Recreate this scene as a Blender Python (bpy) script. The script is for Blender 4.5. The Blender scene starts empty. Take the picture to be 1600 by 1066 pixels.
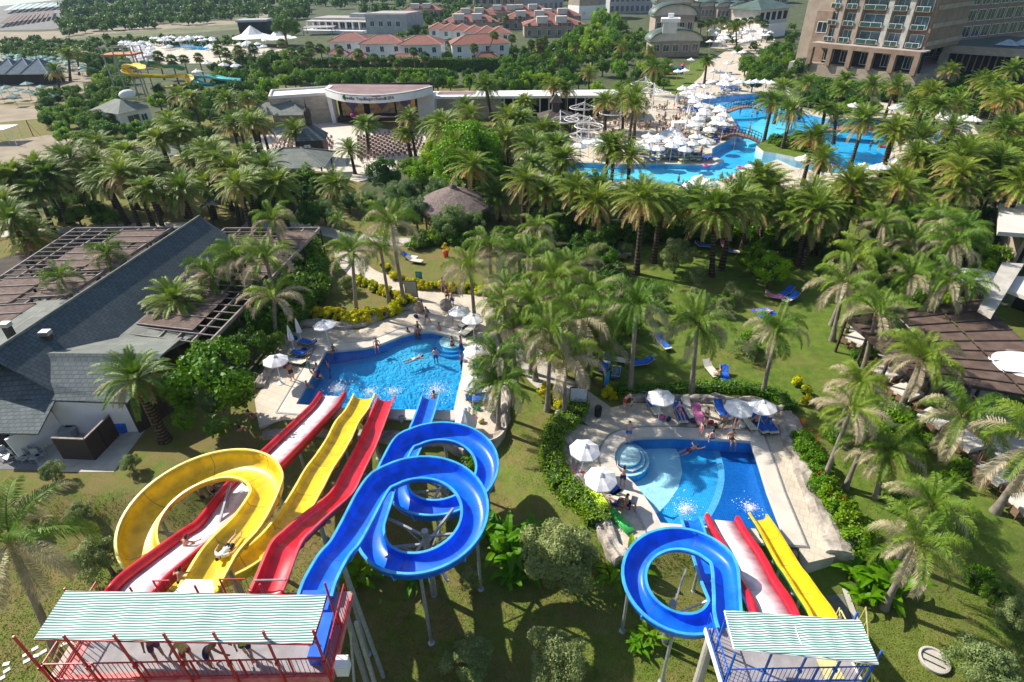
import bpy, bmesh, math, random
from mathutils import Vector, Matrix, Euler
from mathutils.geometry import delaunay_2d_cdt
rnd = random.Random(7)
SC = bpy.context.scene
COL = SC.collection
# ---------------------------------------------------------------- camera
FPX, TH, RO, CH = 915.0, math.radians(33.22), math.radians(1.23), 27.0
_R0, _U0 = Vector((1, 0, 0)), Vector((0, math.sin(TH), math.cos(TH)))
CF = Vector((0, math.cos(TH), -math.sin(TH)))
CR = math.cos(RO) * _R0 - math.sin(RO) * _U0
CU = math.cos(RO) * _U0 + math.sin(RO) * _R0
cam = bpy.data.cameras.new('camera')
camo = bpy.data.objects.new('camera', cam)
COL.objects.link(camo)
cam.sensor_width = 36.0
cam.lens = 36.0 * FPX / 1600.0
cam.clip_start, cam.clip_end = 0.5, 20000
mw = Matrix.Identity(4)
for i in range(3):
 mw[i][0], mw[i][1], mw[i][2] = CR[i], CU[i], -CF[i]
mw[2][3] = CH
camo.matrix_world = mw
SC.camera = camo
# ---------------------------------------------------------------- light
SUN_EL, SUN_AZ = math.radians(41), math.atan2(.48, -.877)
SDIR = Vector((math.cos(SUN_AZ) * math.cos(SUN_EL), math.sin(SUN_AZ) * math.cos(SUN_EL), math.sin(SUN_EL)))
sun = bpy.data.lights.new('sun', 'SUN')
sun.energy, sun.angle, sun.color = 4.9, math.radians(.55), (1, .93, .82)
suno = bpy.data.objects.new('sun', sun)
COL.objects.link(suno)
suno.rotation_euler = (-SDIR).to_track_quat('-Z', 'Y').to_euler()
suno.location = (0, 0, 200)
W = bpy.data.worlds.new('World')
SC.world = W
W.use_nodes = True
_n = W.node_tree.nodes
_sky = _n.new('ShaderNodeTexSky')
_sky.sky_type = 'NISHITA'
_sky.sun_disc = False
_sky.sun_elevation = SUN_EL
_sky.sun_rotation = math.atan2(SDIR.x, SDIR.y)
_sky.air_density, _sky.dust_density = 1.0, 1.2
W.node_tree.links.new(_sky.outputs[0], _n['Background'].inputs[0])
_n['Background'].inputs[1].default_value = .105
SC.view_settings.view_transform = 'Standard'
SC.view_settings.look = 'None'
SC.view_settings.exposure = 0.45
SC.view_settings.gamma = 1
SC.cycles.max_bounces = 6
SC.cycles.diffuse_bounces = 3
SC.cycles.glossy_bounces = 2
SC.cycles.transmission_bounces = 3
SC.cycles.transparent_max_bounces = 8
SC.cycles.use_adaptive_sampling = True
SC.cycles.adaptive_threshold = .02
# ---------------------------------------------------------------- pixel -> place
def ray(u, v):
 return CF + CR * ((u - 800) / FPX) - CU * ((v - 533) / FPX)
def P(u, v, z=0.0):
 d = ray(u, v)
 k = (z - CH) / d.z
 return Vector((d.x * k, d.y * k, z))
_KN = [(-60, 25), (-20, 25), (-17.5, 31.6), (-2.2, 31.6), (3.5, 20.8), (60, 20.8)]
def _yb(x):
 if x <= _KN[0][0]: return _KN[0][1]
 for (a, p), (b, q) in zip(_KN, _KN[1:]):
  if x <= b: return p + (q - p) * (x - a) / (b - a)
 return _KN[-1][1]
LOW = -1.3
def gz(x, y):
 t = (_yb(x) - y) / 2.2
 t = max(0, min(1, t))
 return LOW * t * t * (3 - 2 * t)
def G(u, v):
 z = 0.0
 for _ in range(12):
  p = P(u, v, z)
  z = .5 * z + .5 * gz(p.x, p.y)
 return P(u, v, z)
def XY(pts, z=0):
 return [P(u, v, z).to_2d() for u, v in pts]
def project(p):
 d = Vector(p) - Vector((0, 0, CH))
 w = d.dot(CF)
 return 800 + FPX * d.dot(CR) / w, 533 - FPX * d.dot(CU) / w
# ---------------------------------------------------------------- materials
MATS = {}
def _nt(name):
 m = bpy.data.materials.new(name)
 m.use_nodes = True
 return m, m.node_tree, m.node_tree.nodes['Principled BSDF']
def mat(name, c1, c2=None, rough=.6, scale=4, detail=3, bump=0.0, bscale=None, metal=0.0, spec=.4, var=0.0, world=False, lo=.4, hi=.62, coat=0.0, warp=None, stretch=None):
 if name in MATS: return MATS[name]
 m, t, b = _nt(name)
 L = t.links.new
 b.inputs['Roughness'].default_value = rough
 b.inputs['Metallic'].default_value = metal
 b.inputs['Specular IOR Level'].default_value = spec
 if coat: b.inputs['Coat Weight'].default_value = coat
 if world:
  g = t.nodes.new('ShaderNodeNewGeometry'); co = g.outputs['Position']
 else:
  g = t.nodes.new('ShaderNodeTexCoord'); co = g.outputs['Object']
 if stretch:
  mp = t.nodes.new('ShaderNodeMapping'); mp.inputs['Scale'].default_value = stretch
  L(co, mp.inputs[0]); co = mp.outputs[0]
 out = None
 c2 = c2 or tuple(x * .82 for x in c1)
 n = t.nodes.new('ShaderNodeTexNoise'); n.inputs['Scale'].default_value = scale; n.inputs['Detail'].default_value = detail
 L(co, n.inputs['Vector'])
 r = t.nodes.new('ShaderNodeValToRGB')
 r.color_ramp.elements[0].position, r.color_ramp.elements[1].position = lo, hi
 r.color_ramp.elements[0].color, r.color_ramp.elements[1].color = (*c1, 1), (*c2, 1)
 L(n.outputs['Fac'], r.inputs[0]); out = r.outputs[0]
 if var:
  oi = t.nodes.new('ShaderNodeObjectInfo')
  mr = t.nodes.new('ShaderNodeMapRange'); mr.inputs[3].default_value = 1 - var; mr.inputs[4].default_value = 1 + var
  L(oi.outputs['Random'], mr.inputs[0])
  h = t.nodes.new('ShaderNodeHueSaturation'); L(out, h.inputs['Color']); L(mr.outputs[0], h.inputs['Value']); out = h.outputs[0]
 L(out, b.inputs['Base Color'])
 if bump:
  n2 = t.nodes.new('ShaderNodeTexNoise'); n2.inputs['Scale'].default_value = bscale or scale * 4; n2.inputs['Detail'].default_value = 4
  L(co, n2.inputs['Vector'])
  bp = t.nodes.new('ShaderNodeBump'); bp.inputs['Strength'].default_value = bump; bp.inputs['Distance'].default_value = .05
  L(n2.outputs['Fac'], bp.inputs['Height']); L(bp.outputs[0], b.inputs['Normal'])
 MATS[name] = m
 return m
def leaf(name, c1, c2, scale=1.2, var=.18, trans=.31, hue=.02, rough=.5, sat=1.18):
 if name in MATS: return MATS[name]
 m, t, b = _nt(name)
 L = t.links.new
 tc = t.nodes.new('ShaderNodeTexCoord')
 n = t.nodes.new('ShaderNodeTexNoise'); n.inputs['Scale'].default_value = scale; n.inputs['Detail'].default_value = 6; n.inputs['Roughness'].default_value = .7
 L(tc.outputs['Object'], n.inputs['Vector'])
 r = t.nodes.new('ShaderNodeValToRGB')
 r.color_ramp.elements[0].position, r.color_ramp.elements[1].position = .36, .64
 r.color_ramp.elements[0].color, r.color_ramp.elements[1].color = (*c1, 1), (*c2, 1)
 L(n.outputs['Fac'], r.inputs[0])
 oi = t.nodes.new('ShaderNodeObjectInfo')
 h = t.nodes.new('ShaderNodeHueSaturation')
 a = t.nodes.new('ShaderNodeMapRange'); a.inputs[3].default_value = 1 - var; a.inputs[4].default_value = 1 + var
 L(oi.outputs['Random'], a.inputs[0]); L(a.outputs[0], h.inputs['Value'])
 a2 = t.nodes.new('ShaderNodeMapRange'); a2.inputs[3].default_value = .5 + hue; a2.inputs[4].default_value = .5 - hue
 L(oi.outputs['Random'], a2.inputs[0]); L(a2.outputs[0], h.inputs['Hue']); h.inputs['Saturation'].default_value = sat
 L(r.outputs[0], h.inputs['Color'])
 L(h.outputs[0], b.inputs['Base Color'])
 b.inputs['Roughness'].default_value = rough
 b.inputs['Specular IOR Level'].default_value = .35
 tr = t.nodes.new('ShaderNodeBsdfTranslucent'); L(h.outputs[0], tr.inputs[0])
 mx = t.nodes.new('ShaderNodeMixShader'); mx.inputs[0].default_value = trans
 L(b.outputs[0], mx.inputs[1]); L(tr.outputs[0], mx.inputs[2])
 L(mx.outputs[0], t.nodes['Material Output'].inputs[0])
 MATS[name] = m
 return m
def stripe_mat(name, c1, c2, axis, freq, duty=.5, rough=.6, bump=0, wob=0.0):
 """stripes across one local axis (awning cloth, boards, tiles)"""
 if name in MATS: return MATS[name]
 m, t, b = _nt(name)
 L = t.links.new
 tc = t.nodes.new('ShaderNodeTexCoord')
 s = t.nodes.new('ShaderNodeSeparateXYZ'); L(tc.outputs['Object'], s.inputs[0])
 mu = t.nodes.new('ShaderNodeMath'); mu.operation = 'MULTIPLY'; mu.inputs[1].default_value = freq
 L(s.outputs[axis], mu.inputs[0])
 fr = t.nodes.new('ShaderNodeMath'); fr.operation = 'FRACT'; L(mu.outputs[0], fr.inputs[0])
 gt = t.nodes.new('ShaderNodeMath'); gt.operation = 'GREATER_THAN'; gt.inputs[1].default_value = duty; L(fr.outputs[0], gt.inputs[0])
 n = t.nodes.new('ShaderNodeTexNoise'); n.inputs['Scale'].default_value = 1.3; n.inputs['Detail'].default_value = 5
 L(tc.outputs['Object'], n.inputs['Vector'])
 mr = t.nodes.new('ShaderNodeMapRange'); mr.inputs[3].default_value = .7; mr.inputs[4].default_value = 1.25; L(n.outputs['Fac'], mr.inputs[0])
 mx = t.nodes.new('ShaderNodeMix'); mx.data_type = 'RGBA'
 mx.inputs[6].default_value, mx.inputs[7].default_value = (*c1, 1), (*c2, 1)
 L(gt.outputs[0], mx.inputs[0])
 h = t.nodes.new('ShaderNodeHueSaturation'); L(mx.outputs[2], h.inputs['Color']); L(mr.outputs[0], h.inputs['Value'])
 L(h.outputs[0], b.inputs['Base Color'])
 b.inputs['Roughness'].default_value = rough
 if bump:
  bp = t.nodes.new('ShaderNodeBump'); bp.inputs['Strength'].default_value = bump; bp.inputs['Distance'].default_value = .04
  L(fr.outputs[0], bp.inputs['Height']); L(bp.outputs[0], b.inputs['Normal'])
 MATS[name] = m
 return m
def brick_mat(name, c1, c2, mortar, sx, sy, rough=.7, ms=.02, axis='XY', world=False, bump=.3, rot=0, off=.5, gloss=0):
 if name in MATS: return MATS[name]
 m, t, b = _nt(name)
 L = t.links.new
 if world: co = t.nodes.new('ShaderNodeNewGeometry').outputs['Position']
 else: co = t.nodes.new('ShaderNodeTexCoord').outputs['Object']
 mp = t.nodes.new('ShaderNodeMapping'); L(co, mp.inputs[0])
 if axis == 'XZ': mp.inputs['Rotation'].default_value = (math.pi / 2, 0, 0)
 elif axis == 'YZ': mp.inputs['Rotation'].default_value = (math.pi / 2, 0, math.pi / 2)
 else: mp.inputs['Rotation'].default_value = (0, 0, rot)
 k = t.nodes.new('ShaderNodeTexBrick'); L(mp.outputs[0], k.inputs['Vector'])
 k.offset = off
 k.inputs['Scale'].default_value = 1
 k.inputs['Brick Width'].default_value, k.inputs['Row Height'].default_value = sx, sy
 k.inputs['Mortar Size'].default_value = ms
 k.inputs['Color1'].default_value, k.inputs['Color2'].default_value, k.inputs['Mortar'].default_value = (*c1, 1), (*c2, 1), (*mortar, 1)
 n = t.nodes.new('ShaderNodeTexNoise'); n.inputs['Scale'].default_value = .6; n.inputs['Detail'].default_value = 6
 L(co, n.inputs['Vector'])
 mr = t.nodes.new('ShaderNodeMapRange'); mr.inputs[3].default_value = .72; mr.inputs[4].default_value = 1.25; L(n.outputs['Fac'], mr.inputs[0])
 h = t.nodes.new('ShaderNodeHueSaturation'); L(k.outputs['Color'], h.inputs['Color']); L(mr.outputs[0], h.inputs['Value'])
 L(h.outputs[0], b.inputs['Base Color'])
 b.inputs['Roughness'].default_value = rough
 if bump:
  bp = t.nodes.new('ShaderNodeBump'); bp.inputs['Strength'].default_value = bump; bp.inputs['Distance'].default_value = .02
  bp.invert = True
  L(k.outputs['Fac'], bp.inputs['Height']); L(bp.outputs[0], b.inputs['Normal'])
 MATS[name] = m
 return m
def water_mat(name, tint, bump=.25, scale=1.2, rough=.04, ior=1.27):
 m, t, b = _nt(name)
 L = t.links.new
 t.nodes.remove(b)
 g = t.nodes.new('ShaderNodeNewGeometry')
 n = t.nodes.new('ShaderNodeTexNoise'); n.inputs['Scale'].default_value = scale; n.inputs['Detail'].default_value = 4; n.inputs['Distortion'].default_value = 1.2
 L(g.outputs['Position'], n.inputs['Vector'])
 bp = t.nodes.new('ShaderNodeBump'); bp.inputs['Strength'].default_value = bump; bp.inputs['Distance'].default_value = .35
 L(n.outputs['Fac'], bp.inputs['Height'])
 tr = t.nodes.new('ShaderNodeBsdfTransparent'); tr.inputs[0].default_value = (*tint, 1)
 gl = t.nodes.new('ShaderNodeBsdfGlossy'); gl.inputs['Roughness'].default_value = rough
 L(bp.outputs[0], gl.inputs['Normal'])
 fr = t.nodes.new('ShaderNodeFresnel'); fr.inputs[0].default_value = ior; L(bp.outputs[0], fr.inputs['Normal'])
 mx = t.nodes.new('ShaderNodeMixShader')
 L(fr.outputs[0], mx.inputs[0]); L(tr.outputs[0], mx.inputs[1]); L(gl.outputs[0], mx.inputs[2])
 L(mx.outputs[0], t.nodes['Material Output'].inputs[0])
 MATS[name] = m
 return m
# ---------------------------------------------------------------- mesh builder
class MB:
 def __init__(s):
  s.v, s.f, s.m = [], [], []
 def add(s, vs, fs, mi=0):
  o = len(s.v)
  s.v += [tuple(p) for p in vs]
  s.f += [tuple(i + o for i in f) for f in fs]
  s.m += [mi] * len(fs)
  return s
 def box(s, c, sz, rz=0, mi=0):
  x, y, z = sz[0] / 2, sz[1] / 2, sz[2] / 2
  ca, sa = math.cos(rz), math.sin(rz)
  vs = []
  for dz in (-z, z):
   for dx, dy in ((-x, -y), (x, -y), (x, y), (-x, y)):
    vs.append((c[0] + dx * ca - dy * sa, c[1] + dx * sa + dy * ca, c[2] + dz))
  return s.add(vs, [(3, 2, 1, 0), (4, 5, 6, 7), (0, 1, 5, 4), (1, 2, 6, 5), (2, 3, 7, 6), (3, 0, 4, 7)], mi)
 def b2(s, p, q, mi=0):
  return s.box([(a + b) / 2 for a, b in zip(p, q)], [abs(b - a) for a, b in zip(p, q)], 0, mi)
 def beam(s, p, q, w, h=None, mi=0):
  p, q = Vector(p), Vector(q)
  h = h or w
  d = (q - p).normalized()
  up = Vector((0, 0, 1)) if abs(d.z) < .95 else Vector((0, 1, 0))
  a = d.cross(up).normalized() * (w / 2)
  b = a.normalized().cross(d).normalized() * (h / 2)
  vs = [p - a - b, p + a - b, p + a + b, p - a + b, q - a - b, q + a - b, q + a + b, q - a + b]
  return s.add(vs, [(0, 1, 2, 3), (7, 6, 5, 4), (4, 5, 1, 0), (5, 6, 2, 1), (6, 7, 3, 2), (7, 4, 0, 3)], mi)
 def tube(s, pts, r, n=8, cap=True, mi=0, closed=False):
  pts = [Vector(p) for p in pts]
  k = len(pts)
  rs = r if isinstance(r, (list, tuple)) else [r] * k
  vs, fs = [], []
  prev = None
  for i, p in enumerate(pts):
   if closed: d = pts[(i + 1) % k] - pts[i - 1]
   else: d = pts[min(i + 1, k - 1)] - pts[max(i - 1, 0)]
   d = d.normalized() if d.length > 1e-9 else Vector((0, 0, 1))
   if prev is None:
    up = Vector((0, 0, 1)) if abs(d.z) < .9 else Vector((1, 0, 0))
    a = d.cross(up).normalized()
   else:
    a = (prev - d * prev.dot(d)).normalized()
   prev = a
   b = d.cross(a)
   for j in range(n):
    t = 2 * math.pi * j / n
    vs.append(p + (a * math.cos(t) + b * math.sin(t)) * rs[i])
  kk = k if closed else k - 1
  for i in range(kk):
   i2 = (i + 1) % k
   for j in range(n):
    j2 = (j + 1) % n
    fs.append((i * n + j, i2 * n + j, i2 * n + j2, i * n + j2))
  if cap and not closed:
   fs.append(tuple(range(n))); fs.append(tuple(reversed(range((k - 1) * n, k * n))))
  return s.add(vs, fs, mi)
 def lathe(s, prof, n=12, c=(0, 0, 0), mi=0):
  vs, fs = [], []
  for r, z in prof:
   for j in range(n):
    t = 2 * math.pi * j / n
    vs.append((c[0] + r * math.cos(t), c[1] + r * math.sin(t), c[2] + z))
  for i in range(len(prof) - 1):
   for j in range(n):
    j2 = (j + 1) % n
    fs.append((i * n + j, i * n + j2, (i + 1) * n + j2, (i + 1) * n + j))
  fs.append(tuple(reversed(range(n)))); fs.append(tuple(range((len(prof) - 1) * n, len(prof) * n)))
  return s.add(vs, fs, mi)
 def ell(s, c, r, n=10, k=6, mi=0, jit=0, rg=None):
  vs, fs = [], []
  for i in range(k + 1):
   a = -math.pi / 2 + math.pi * i / k
   for j in range(n):
    t = 2 * math.pi * j / n
    q = 1 + (rg.uniform(-jit, jit) if rg else 0)
    vs.append((c[0] + r[0] * q * math.cos(a) * math.cos(t), c[1] + r[1] * q * math.cos(a) * math.sin(t), c[2] + r[2] * q * math.sin(a)))
  for i in range(k):
   for j in range(n):
    j2 = (j + 1) % n
    fs.append((i * n + j, i * n + j2, (i + 1) * n + j2, (i + 1) * n + j))
  return s.add(vs, fs, mi)
 def prism(s, poly, z0, z1, mi=0, ms=None):
  vs2, fs2 = tri(poly, [])
  k = len(vs2)
  s.add([(x, y, z1) for x, y in vs2], fs2, mi)
  s.add([(x, y, z0) for x, y in vs2], [tuple(reversed(f)) for f in fs2], mi)
  s.wall(poly, z0, z1, mi if ms is None else ms)
  return s
 def wall(s, poly, z0, z1, mi=0, inward=False):
  poly = ccw(poly)
  if inward: poly = poly[::-1]
  n = len(poly)
  vs = [(p[0], p[1], z0) for p in poly] + [(p[0], p[1], z1) for p in poly]
  return s.add(vs, [(i, (i + 1) % n, n + (i + 1) % n, n + i) for i in range(n)], mi)
 def slab(s, outer, holes, z0, z1, mi=0, mw_=None):
  vs2, fs2 = tri(outer, holes)
  s.add([(x, y, z1) for x, y in vs2], fs2, mi)
  s.wall(outer, z0, z1, mi if mw_ is None else mw_)
  for h in holes: s.wall(h, z0, z1, mi if mw_ is None else mw_, True)
  return s
 def build(s, name, m, parent=None, smooth=False, loc=None):
  me = bpy.data.meshes.new(name)
  me.from_pydata(s.v, [], s.f)
  ms = m if isinstance(m, (list, tuple)) else [m]
  for x in ms: me.materials.append(x)
  if len(ms) > 1: me.polygons.foreach_set('material_index', s.m)
  if smooth: me.polygons.foreach_set('use_smooth', [True] * len(s.f))
  me.update()
  o = bpy.data.objects.new(name, me)
  COL.objects.link(o)
  if parent: o.parent = parent
  if loc is not None: o.location = loc
  return o
def area(p):
 return sum(a[0] * b[1] - b[0] * a[1] for a, b in zip(p, list(p[1:]) + [p[0]])) / 2
def ccw(p):
 p = [tuple(q)[:2] for q in p]
 return p if area(p) > 0 else p[::-1]
def inside(x, y, poly):
 c = False
 n = len(poly)
 j = n - 1
 for i in range(n):
  xi, yi = poly[i][0], poly[i][1]
  xj, yj = poly[j][0], poly[j][1]
  if (yi > y) != (yj > y) and x < (xj - xi) * (y - yi) / (yj - yi) + xi: c = not c
  j = i
 return c
def tri(outer, holes, extra=()):
 vs, es = [], []
 for loop in [outer] + list(holes):
  o = len(vs)
  loop = ccw(loop)
  vs += [Vector(p) for p in loop]
  es += [(o + i, o + (i + 1) % len(loop)) for i in range(len(loop))]
 vs += [Vector(p) for p in extra]
 r = delaunay_2d_cdt(vs, es, [], 0, 1e-5)
 out = []
 for f in r[2]:
  cx = sum(r[0][i].x for i in f) / len(f); cy = sum(r[0][i].y for i in f) / len(f)
  if inside(cx, cy, outer) and not any(inside(cx, cy, h) for h in holes):
   f = list(f)
   if area([r[0][i] for i in f]) < 0: f.reverse()
   out.append(tuple(f))
 return [tuple(p) for p in r[0]], out
def smooth_loop(pts, k=4):
 pts = [Vector(p) for p in pts]
 n, out = len(pts), []
 for i in range(n):
  a, b, c, d = pts[i - 1], pts[i], pts[(i + 1) % n], pts[(i + 2) % n]
  for j in range(k):
   t = j / k
   out.append(.5 * ((2 * b) + (c - a) * t + (2 * a - 5 * b + 4 * c - d) * t * t + (3 * b - a - 3 * c + d) * t ** 3))
 return out
def smooth_path(pts, k=6):
 pts = [Vector(p) for p in pts]
 n, out = len(pts), []
 for i in range(n - 1):
  a, b, c, d = pts[max(i - 1, 0)], pts[i], pts[i + 1], pts[min(i + 2, n - 1)]
  for j in range(k):
   t = j / k
   out.append(.5 * ((2 * b) + (c - a) * t + (2 * a - 5 * b + 4 * c - d) * t * t + (3 * b - a - 3 * c + d) * t ** 3))
 out.append(pts[-1])
 return out
# ---------------------------------------------------------------- things
def tag(o, label=None, cat=None, group=None, kind=None):
 if label: o['label'] = label
 if cat: o['category'] = cat
 if group: o['group'] = group
 if kind: o['kind'] = kind
 return o
def thing(name, label, cat, loc=(0, 0, 0), rz=0, group=None, scale=1):
 o = bpy.data.objects.new(name, None)
 o.empty_display_size = .2
 COL.objects.link(o)
 o.location, o.rotation_euler, o.scale = loc, (0, 0, rz), (scale,) * 3
 return tag(o, label, cat, group)
CH_ = {}
def kids(o):
 if o.name not in CH_: CH_[o.name] = list(o.children)
 return CH_[o.name]
def dup(src, loc, rz=0, scale=1, label=None, group=None, mats=None):
 def cp(o, par):
  c = o.copy()
  COL.objects.link(c)
  if par: c.parent = par
  for k in kids(o): cp(k, c)
  return c
 r = cp(src, None)
 r.location, r.rotation_euler = loc, (0, 0, rz)
 r.scale = (scale,) * 3 if not isinstance(scale, (tuple, list)) else scale
 if label: r['label'] = label
 if group: r['group'] = group
 if mats:
  for c in [r] + list(r.children_recursive):
   b = c.name.split('.')[0]
   if b in mats and c.type == 'MESH':
    c.material_slots[0].link = 'OBJECT'
    c.material_slots[0].material = mats[b]
 return r
ORD = ['', 'second', 'third', 'fourth', 'fifth', 'sixth', 'seventh', 'eighth', 'ninth', 'tenth', 'eleventh', 'twelfth', 'thirteenth', 'fourteenth', 'fifteenth', 'sixteenth', 'seventeenth', 'eighteenth', 'nineteenth', 'twentieth']
TEN = {20: 'twenty', 30: 'thirty', 40: 'forty', 50: 'fifty', 60: 'sixty', 70: 'seventy', 80: 'eighty', 90: 'ninety'}
def ordw(i):
 i += 1
 if i == 1: return 'first'
 if i <= 20: return ORD[i - 1]
 if i >= 100: return 'hundredth' if i == 100 else 'hundred and ' + ordw(i - 101)
 t, u = i // 10 * 10, i % 10
 return (TEN[t][:-1] + 'ieth') if u == 0 else TEN[t] + '-' + ordw(u - 1)
# landmarks: what a repeat is told by
LMK = []
def landmark(phrase, p):
 LMK.append((phrase, Vector((p[0], p[1]))))
PEND = []
def later(o, look):
 """label it at the end: look + how many out from which landmark"""
 PEND.append((o, look))
 return o
def label_all():
 by = {}
 for o, look in PEND:
  p = o.location.to_2d()
  d = sorted(((p - q).length, ph) for ph, q in LMK)[0]
  by.setdefault((look, d[1]), []).append((d[0], o))
 for (look, ph), rows in by.items():
  rows.sort(key=lambda r: r[0])
  for i, (_, o) in enumerate(rows):
   o['label'] = f'{look}, {ordw(i)} out from {ph}' if len(rows) > 1 else f'{look}, near {ph}'
# ---------------------------------------------------------------- vegetation kinds
L_date = leaf('date_leaf', (.115, .19, .035), (.27, .345, .09), 1.0, .2)
L_date_old = leaf('date_leaf_old', (.33, .27, .12), (.48, .38, .18), 1.5, .15)
L_queen = leaf('queen_leaf', (.10, .19, .035), (.26, .36, .085), .9, .2)
L_queen_dry = leaf('queen_leaf_dry', (.42, .38, .24), (.60, .54, .38), 2, .12)
L_fan = leaf('fan_leaf', (.08, .16, .05), (.16, .26, .08), 1, .2)
L_banana = leaf('banana_leaf', (.095, .25, .025), (.19, .37, .05), .8, .12, .45)
L_bright = leaf('bright_leaf', (.18, .34, .025), (.32, .50, .05), .7, .15)
L_dark = leaf('dark_leaf', (.055, .13, .025), (.13, .235, .045), .8, .25)
L_mid = leaf('mid_leaf', (.085, .19, .028), (.18, .31, .05), .8, .22)
L_olive = leaf('olive_leaf', (.17, .23, .09), (.38, .44, .21), 1.6, .12, .35)
L_cedar = leaf('cedar_leaf', (.11, .20, .075), (.23, .33, .13), 1.2, .15, .25)
L_yellow = leaf('yellow_leaf', (.50, .50, .02), (.68, .64, .04), 1.4, .12)
L_hedge = leaf('hedge_leaf', (.12, .26, .025), (.25, .40, .045), 1.0, .2)
L_flower = leaf('red_flower', (.55, .09, .05), (.65, .16, .08), 3, .1, .2)
L_purple = leaf('purple_flower', (.40, .20, .45), (.50, .28, .55), 3, .1, .2)
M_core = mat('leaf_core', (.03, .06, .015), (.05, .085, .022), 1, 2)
M_trunk_date = brick_mat('date_trunk', (.16, .115, .075), (.10, .07, .045), (.03, .02, .014), .16, .05, .9, .012, 'XZ', bump=1)
M_trunk_grey = mat('palm_trunk_grey', (.22, .185, .15), (.31, .27, .225), .85, 3, 4, .6, 20, stretch=(1, 1, 5))
M_bark = mat('bark', (.13, .09, .06), (.2, .15, .11), .9, 6, 4, .7, 20)
M_fruit = mat('date_fruit', (.62, .27, .03), (.75, .42, .06), .5, 12, 2, .5, 40)
M_boot = mat('palm_boot', (.28, .19, .09), (.38, .29, .14), .9, 6, 4, .6, 20)
def frond(mb, rg, L, az, el, droop, nst, ll, lw, mi, hang=.35, seg=2, rw=.025, vee=.5):
 """one feather leaf: a bent rib with two rows of leaflets"""
 pts, p, e = [], Vector((math.cos(az) * .08, math.sin(az) * .08, 0)), el
 n = 9
 side = Vector((-math.sin(az), math.cos(az), 0))
 tw = rg.uniform(-.35, .35)
 for i in range(n + 1):
  pts.append(p.copy())
  d = Vector((math.cos(az) * math.cos(e), math.sin(az) * math.cos(e), math.sin(e))) + side * (tw * i / n * .35)
  p = p + d.normalized() * (L / n)
  e -= droop / n * (.5 + i / n)
 mb.tube(pts, [rw * (1 - .8 * i / n) for i in range(n + 1)], 3, False, mi)
 for k in range(nst):
  t = .12 + .88 * (k + rg.random() * .6) / nst
  f = t * n
  i = min(int(f), n - 1)
  q = pts[i].lerp(pts[i + 1], f - i)
  d = (pts[i + 1] - pts[i]).normalized()
  up = side.cross(d).normalized()
  if up.z < 0: up = -up
  l = ll * (math.sin(min(1, t * 1.25 + .12) * math.pi * .5) * (1 - max(0, t - .55) * 1.25)) * rg.uniform(.85, 1.15)
  if l < .05: l = .05
  for s in (-1, 1):
   a = d * (.55 + .5 * t) + side * s * 1.0 + up * rg.uniform(-vee * .3 if vee > .8 else vee * .4, vee)
   a.normalize()
   w = d * (lw * .5)
   m1 = q + a * l * .5
   m2 = q + a * l * .55 + (a + Vector((0, 0, -hang * 2.2))).normalized() * l * .5
   vs = [q - w * .6, q + w * .6, m1 + w, m1 - w, m2]
   mb.add(vs, [(0, 1, 2, 3), (3, 2, 4)], mi)
def palm_root(name, label, cat, group):
 return thing(name, label, cat, (0, 0, -500), 0, group)
def date_crown(seed, nf=58, L=2.9, old=.22):
 rg = random.Random(seed)
 mb = MB()
 for i in range(nf):
  t = i / nf
  el = math.radians(84 - 112 * t ** .9 + rg.uniform(-7, 7))
  az = i * 2.39996 + rg.uniform(-.2, .2)
  isold = t > 1 - old
  frond(mb, rg, L * rg.uniform(.85, 1.08) * (.8 + .2 * min(1, t * 4)), az, el, math.radians(rg.uniform(55, 85)) * (.55 + .6 * (1 - abs(t - .3))), 32, .56, .075, 1 if isold and rg.random() < .75 else 0, .18)
 mb.lathe([(.30, -.75), (.42, -.45), (.38, -.1), (.2, .12), (.05, .35)], 10, mi=2)
 return mb
def queen_crown(seed, nf=20, L=2.85, dry=.3):
 rg = random.Random(seed)
 mb = MB()
 for i in range(nf):
  t = i / nf
  el = math.radians(80 - 92 * t + rg.uniform(-10, 10))
  az = i * 2.39996 + rg.uniform(-.3, .3)
  dr = t > .35 and rg.random() < dry
  frond(mb, rg, L * rg.uniform(.8, 1.1), az, el, math.radians(rg.uniform(100, 145)), 84, .70, .032, 1 if dr else 0, .75, vee=.9, rw=.035)
 mb.lathe([(.12, -.55), (.17, -.2), (.13, .15), (.04, .5)], 8, mi=2)
 return mb
def fan_crown(seed, nf=34, L=1.3):
 rg = random.Random(seed)
 mb = MB()
 for i in range(nf):
  t = i / nf
  el = math.radians(80 - 130 * t + rg.uniform(-8, 8))
  az = i * 2.39996
  d = Vector((math.cos(az) * math.cos(el), math.sin(az) * math.cos(el), math.sin(el)))
  side = Vector((-math.sin(az), math.cos(az), 0))
  up = side.cross(d)
  c = d * L * .6
  mb.beam((0, 0, 0), c, .04, .03, 1)
  for k in range(11):
   a = math.radians(-80 + 16 * k)
   e = (d * math.cos(a) + side * math.sin(a)) * L * .75 + Vector((0, 0, -.22 * L))
   w = (side * math.cos(a) - d * math.sin(a)) * .05
   mb.add([c - w, c + w, c + e * .7 + w * 1.6, c + e + Vector((0, 0, -.1)), c + e * .7 - w * 1.6], [(0, 1, 2, 3, 4)], 1 if t > .75 else 0)
 return mb
def taper(r0, r1, n=10, k=8, bulge=.0, seed=1):
 mb = MB()
 rg = random.Random(seed)
 prof = []
 for i in range(k + 1):
  t = i / k
  r = r0 + (r1 - r0) * t + bulge * math.exp(-t * 9)
  prof.append((r * rg.uniform(.96, 1.04), t))
 return mb.lathe(prof, n)
PK = {}
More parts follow.
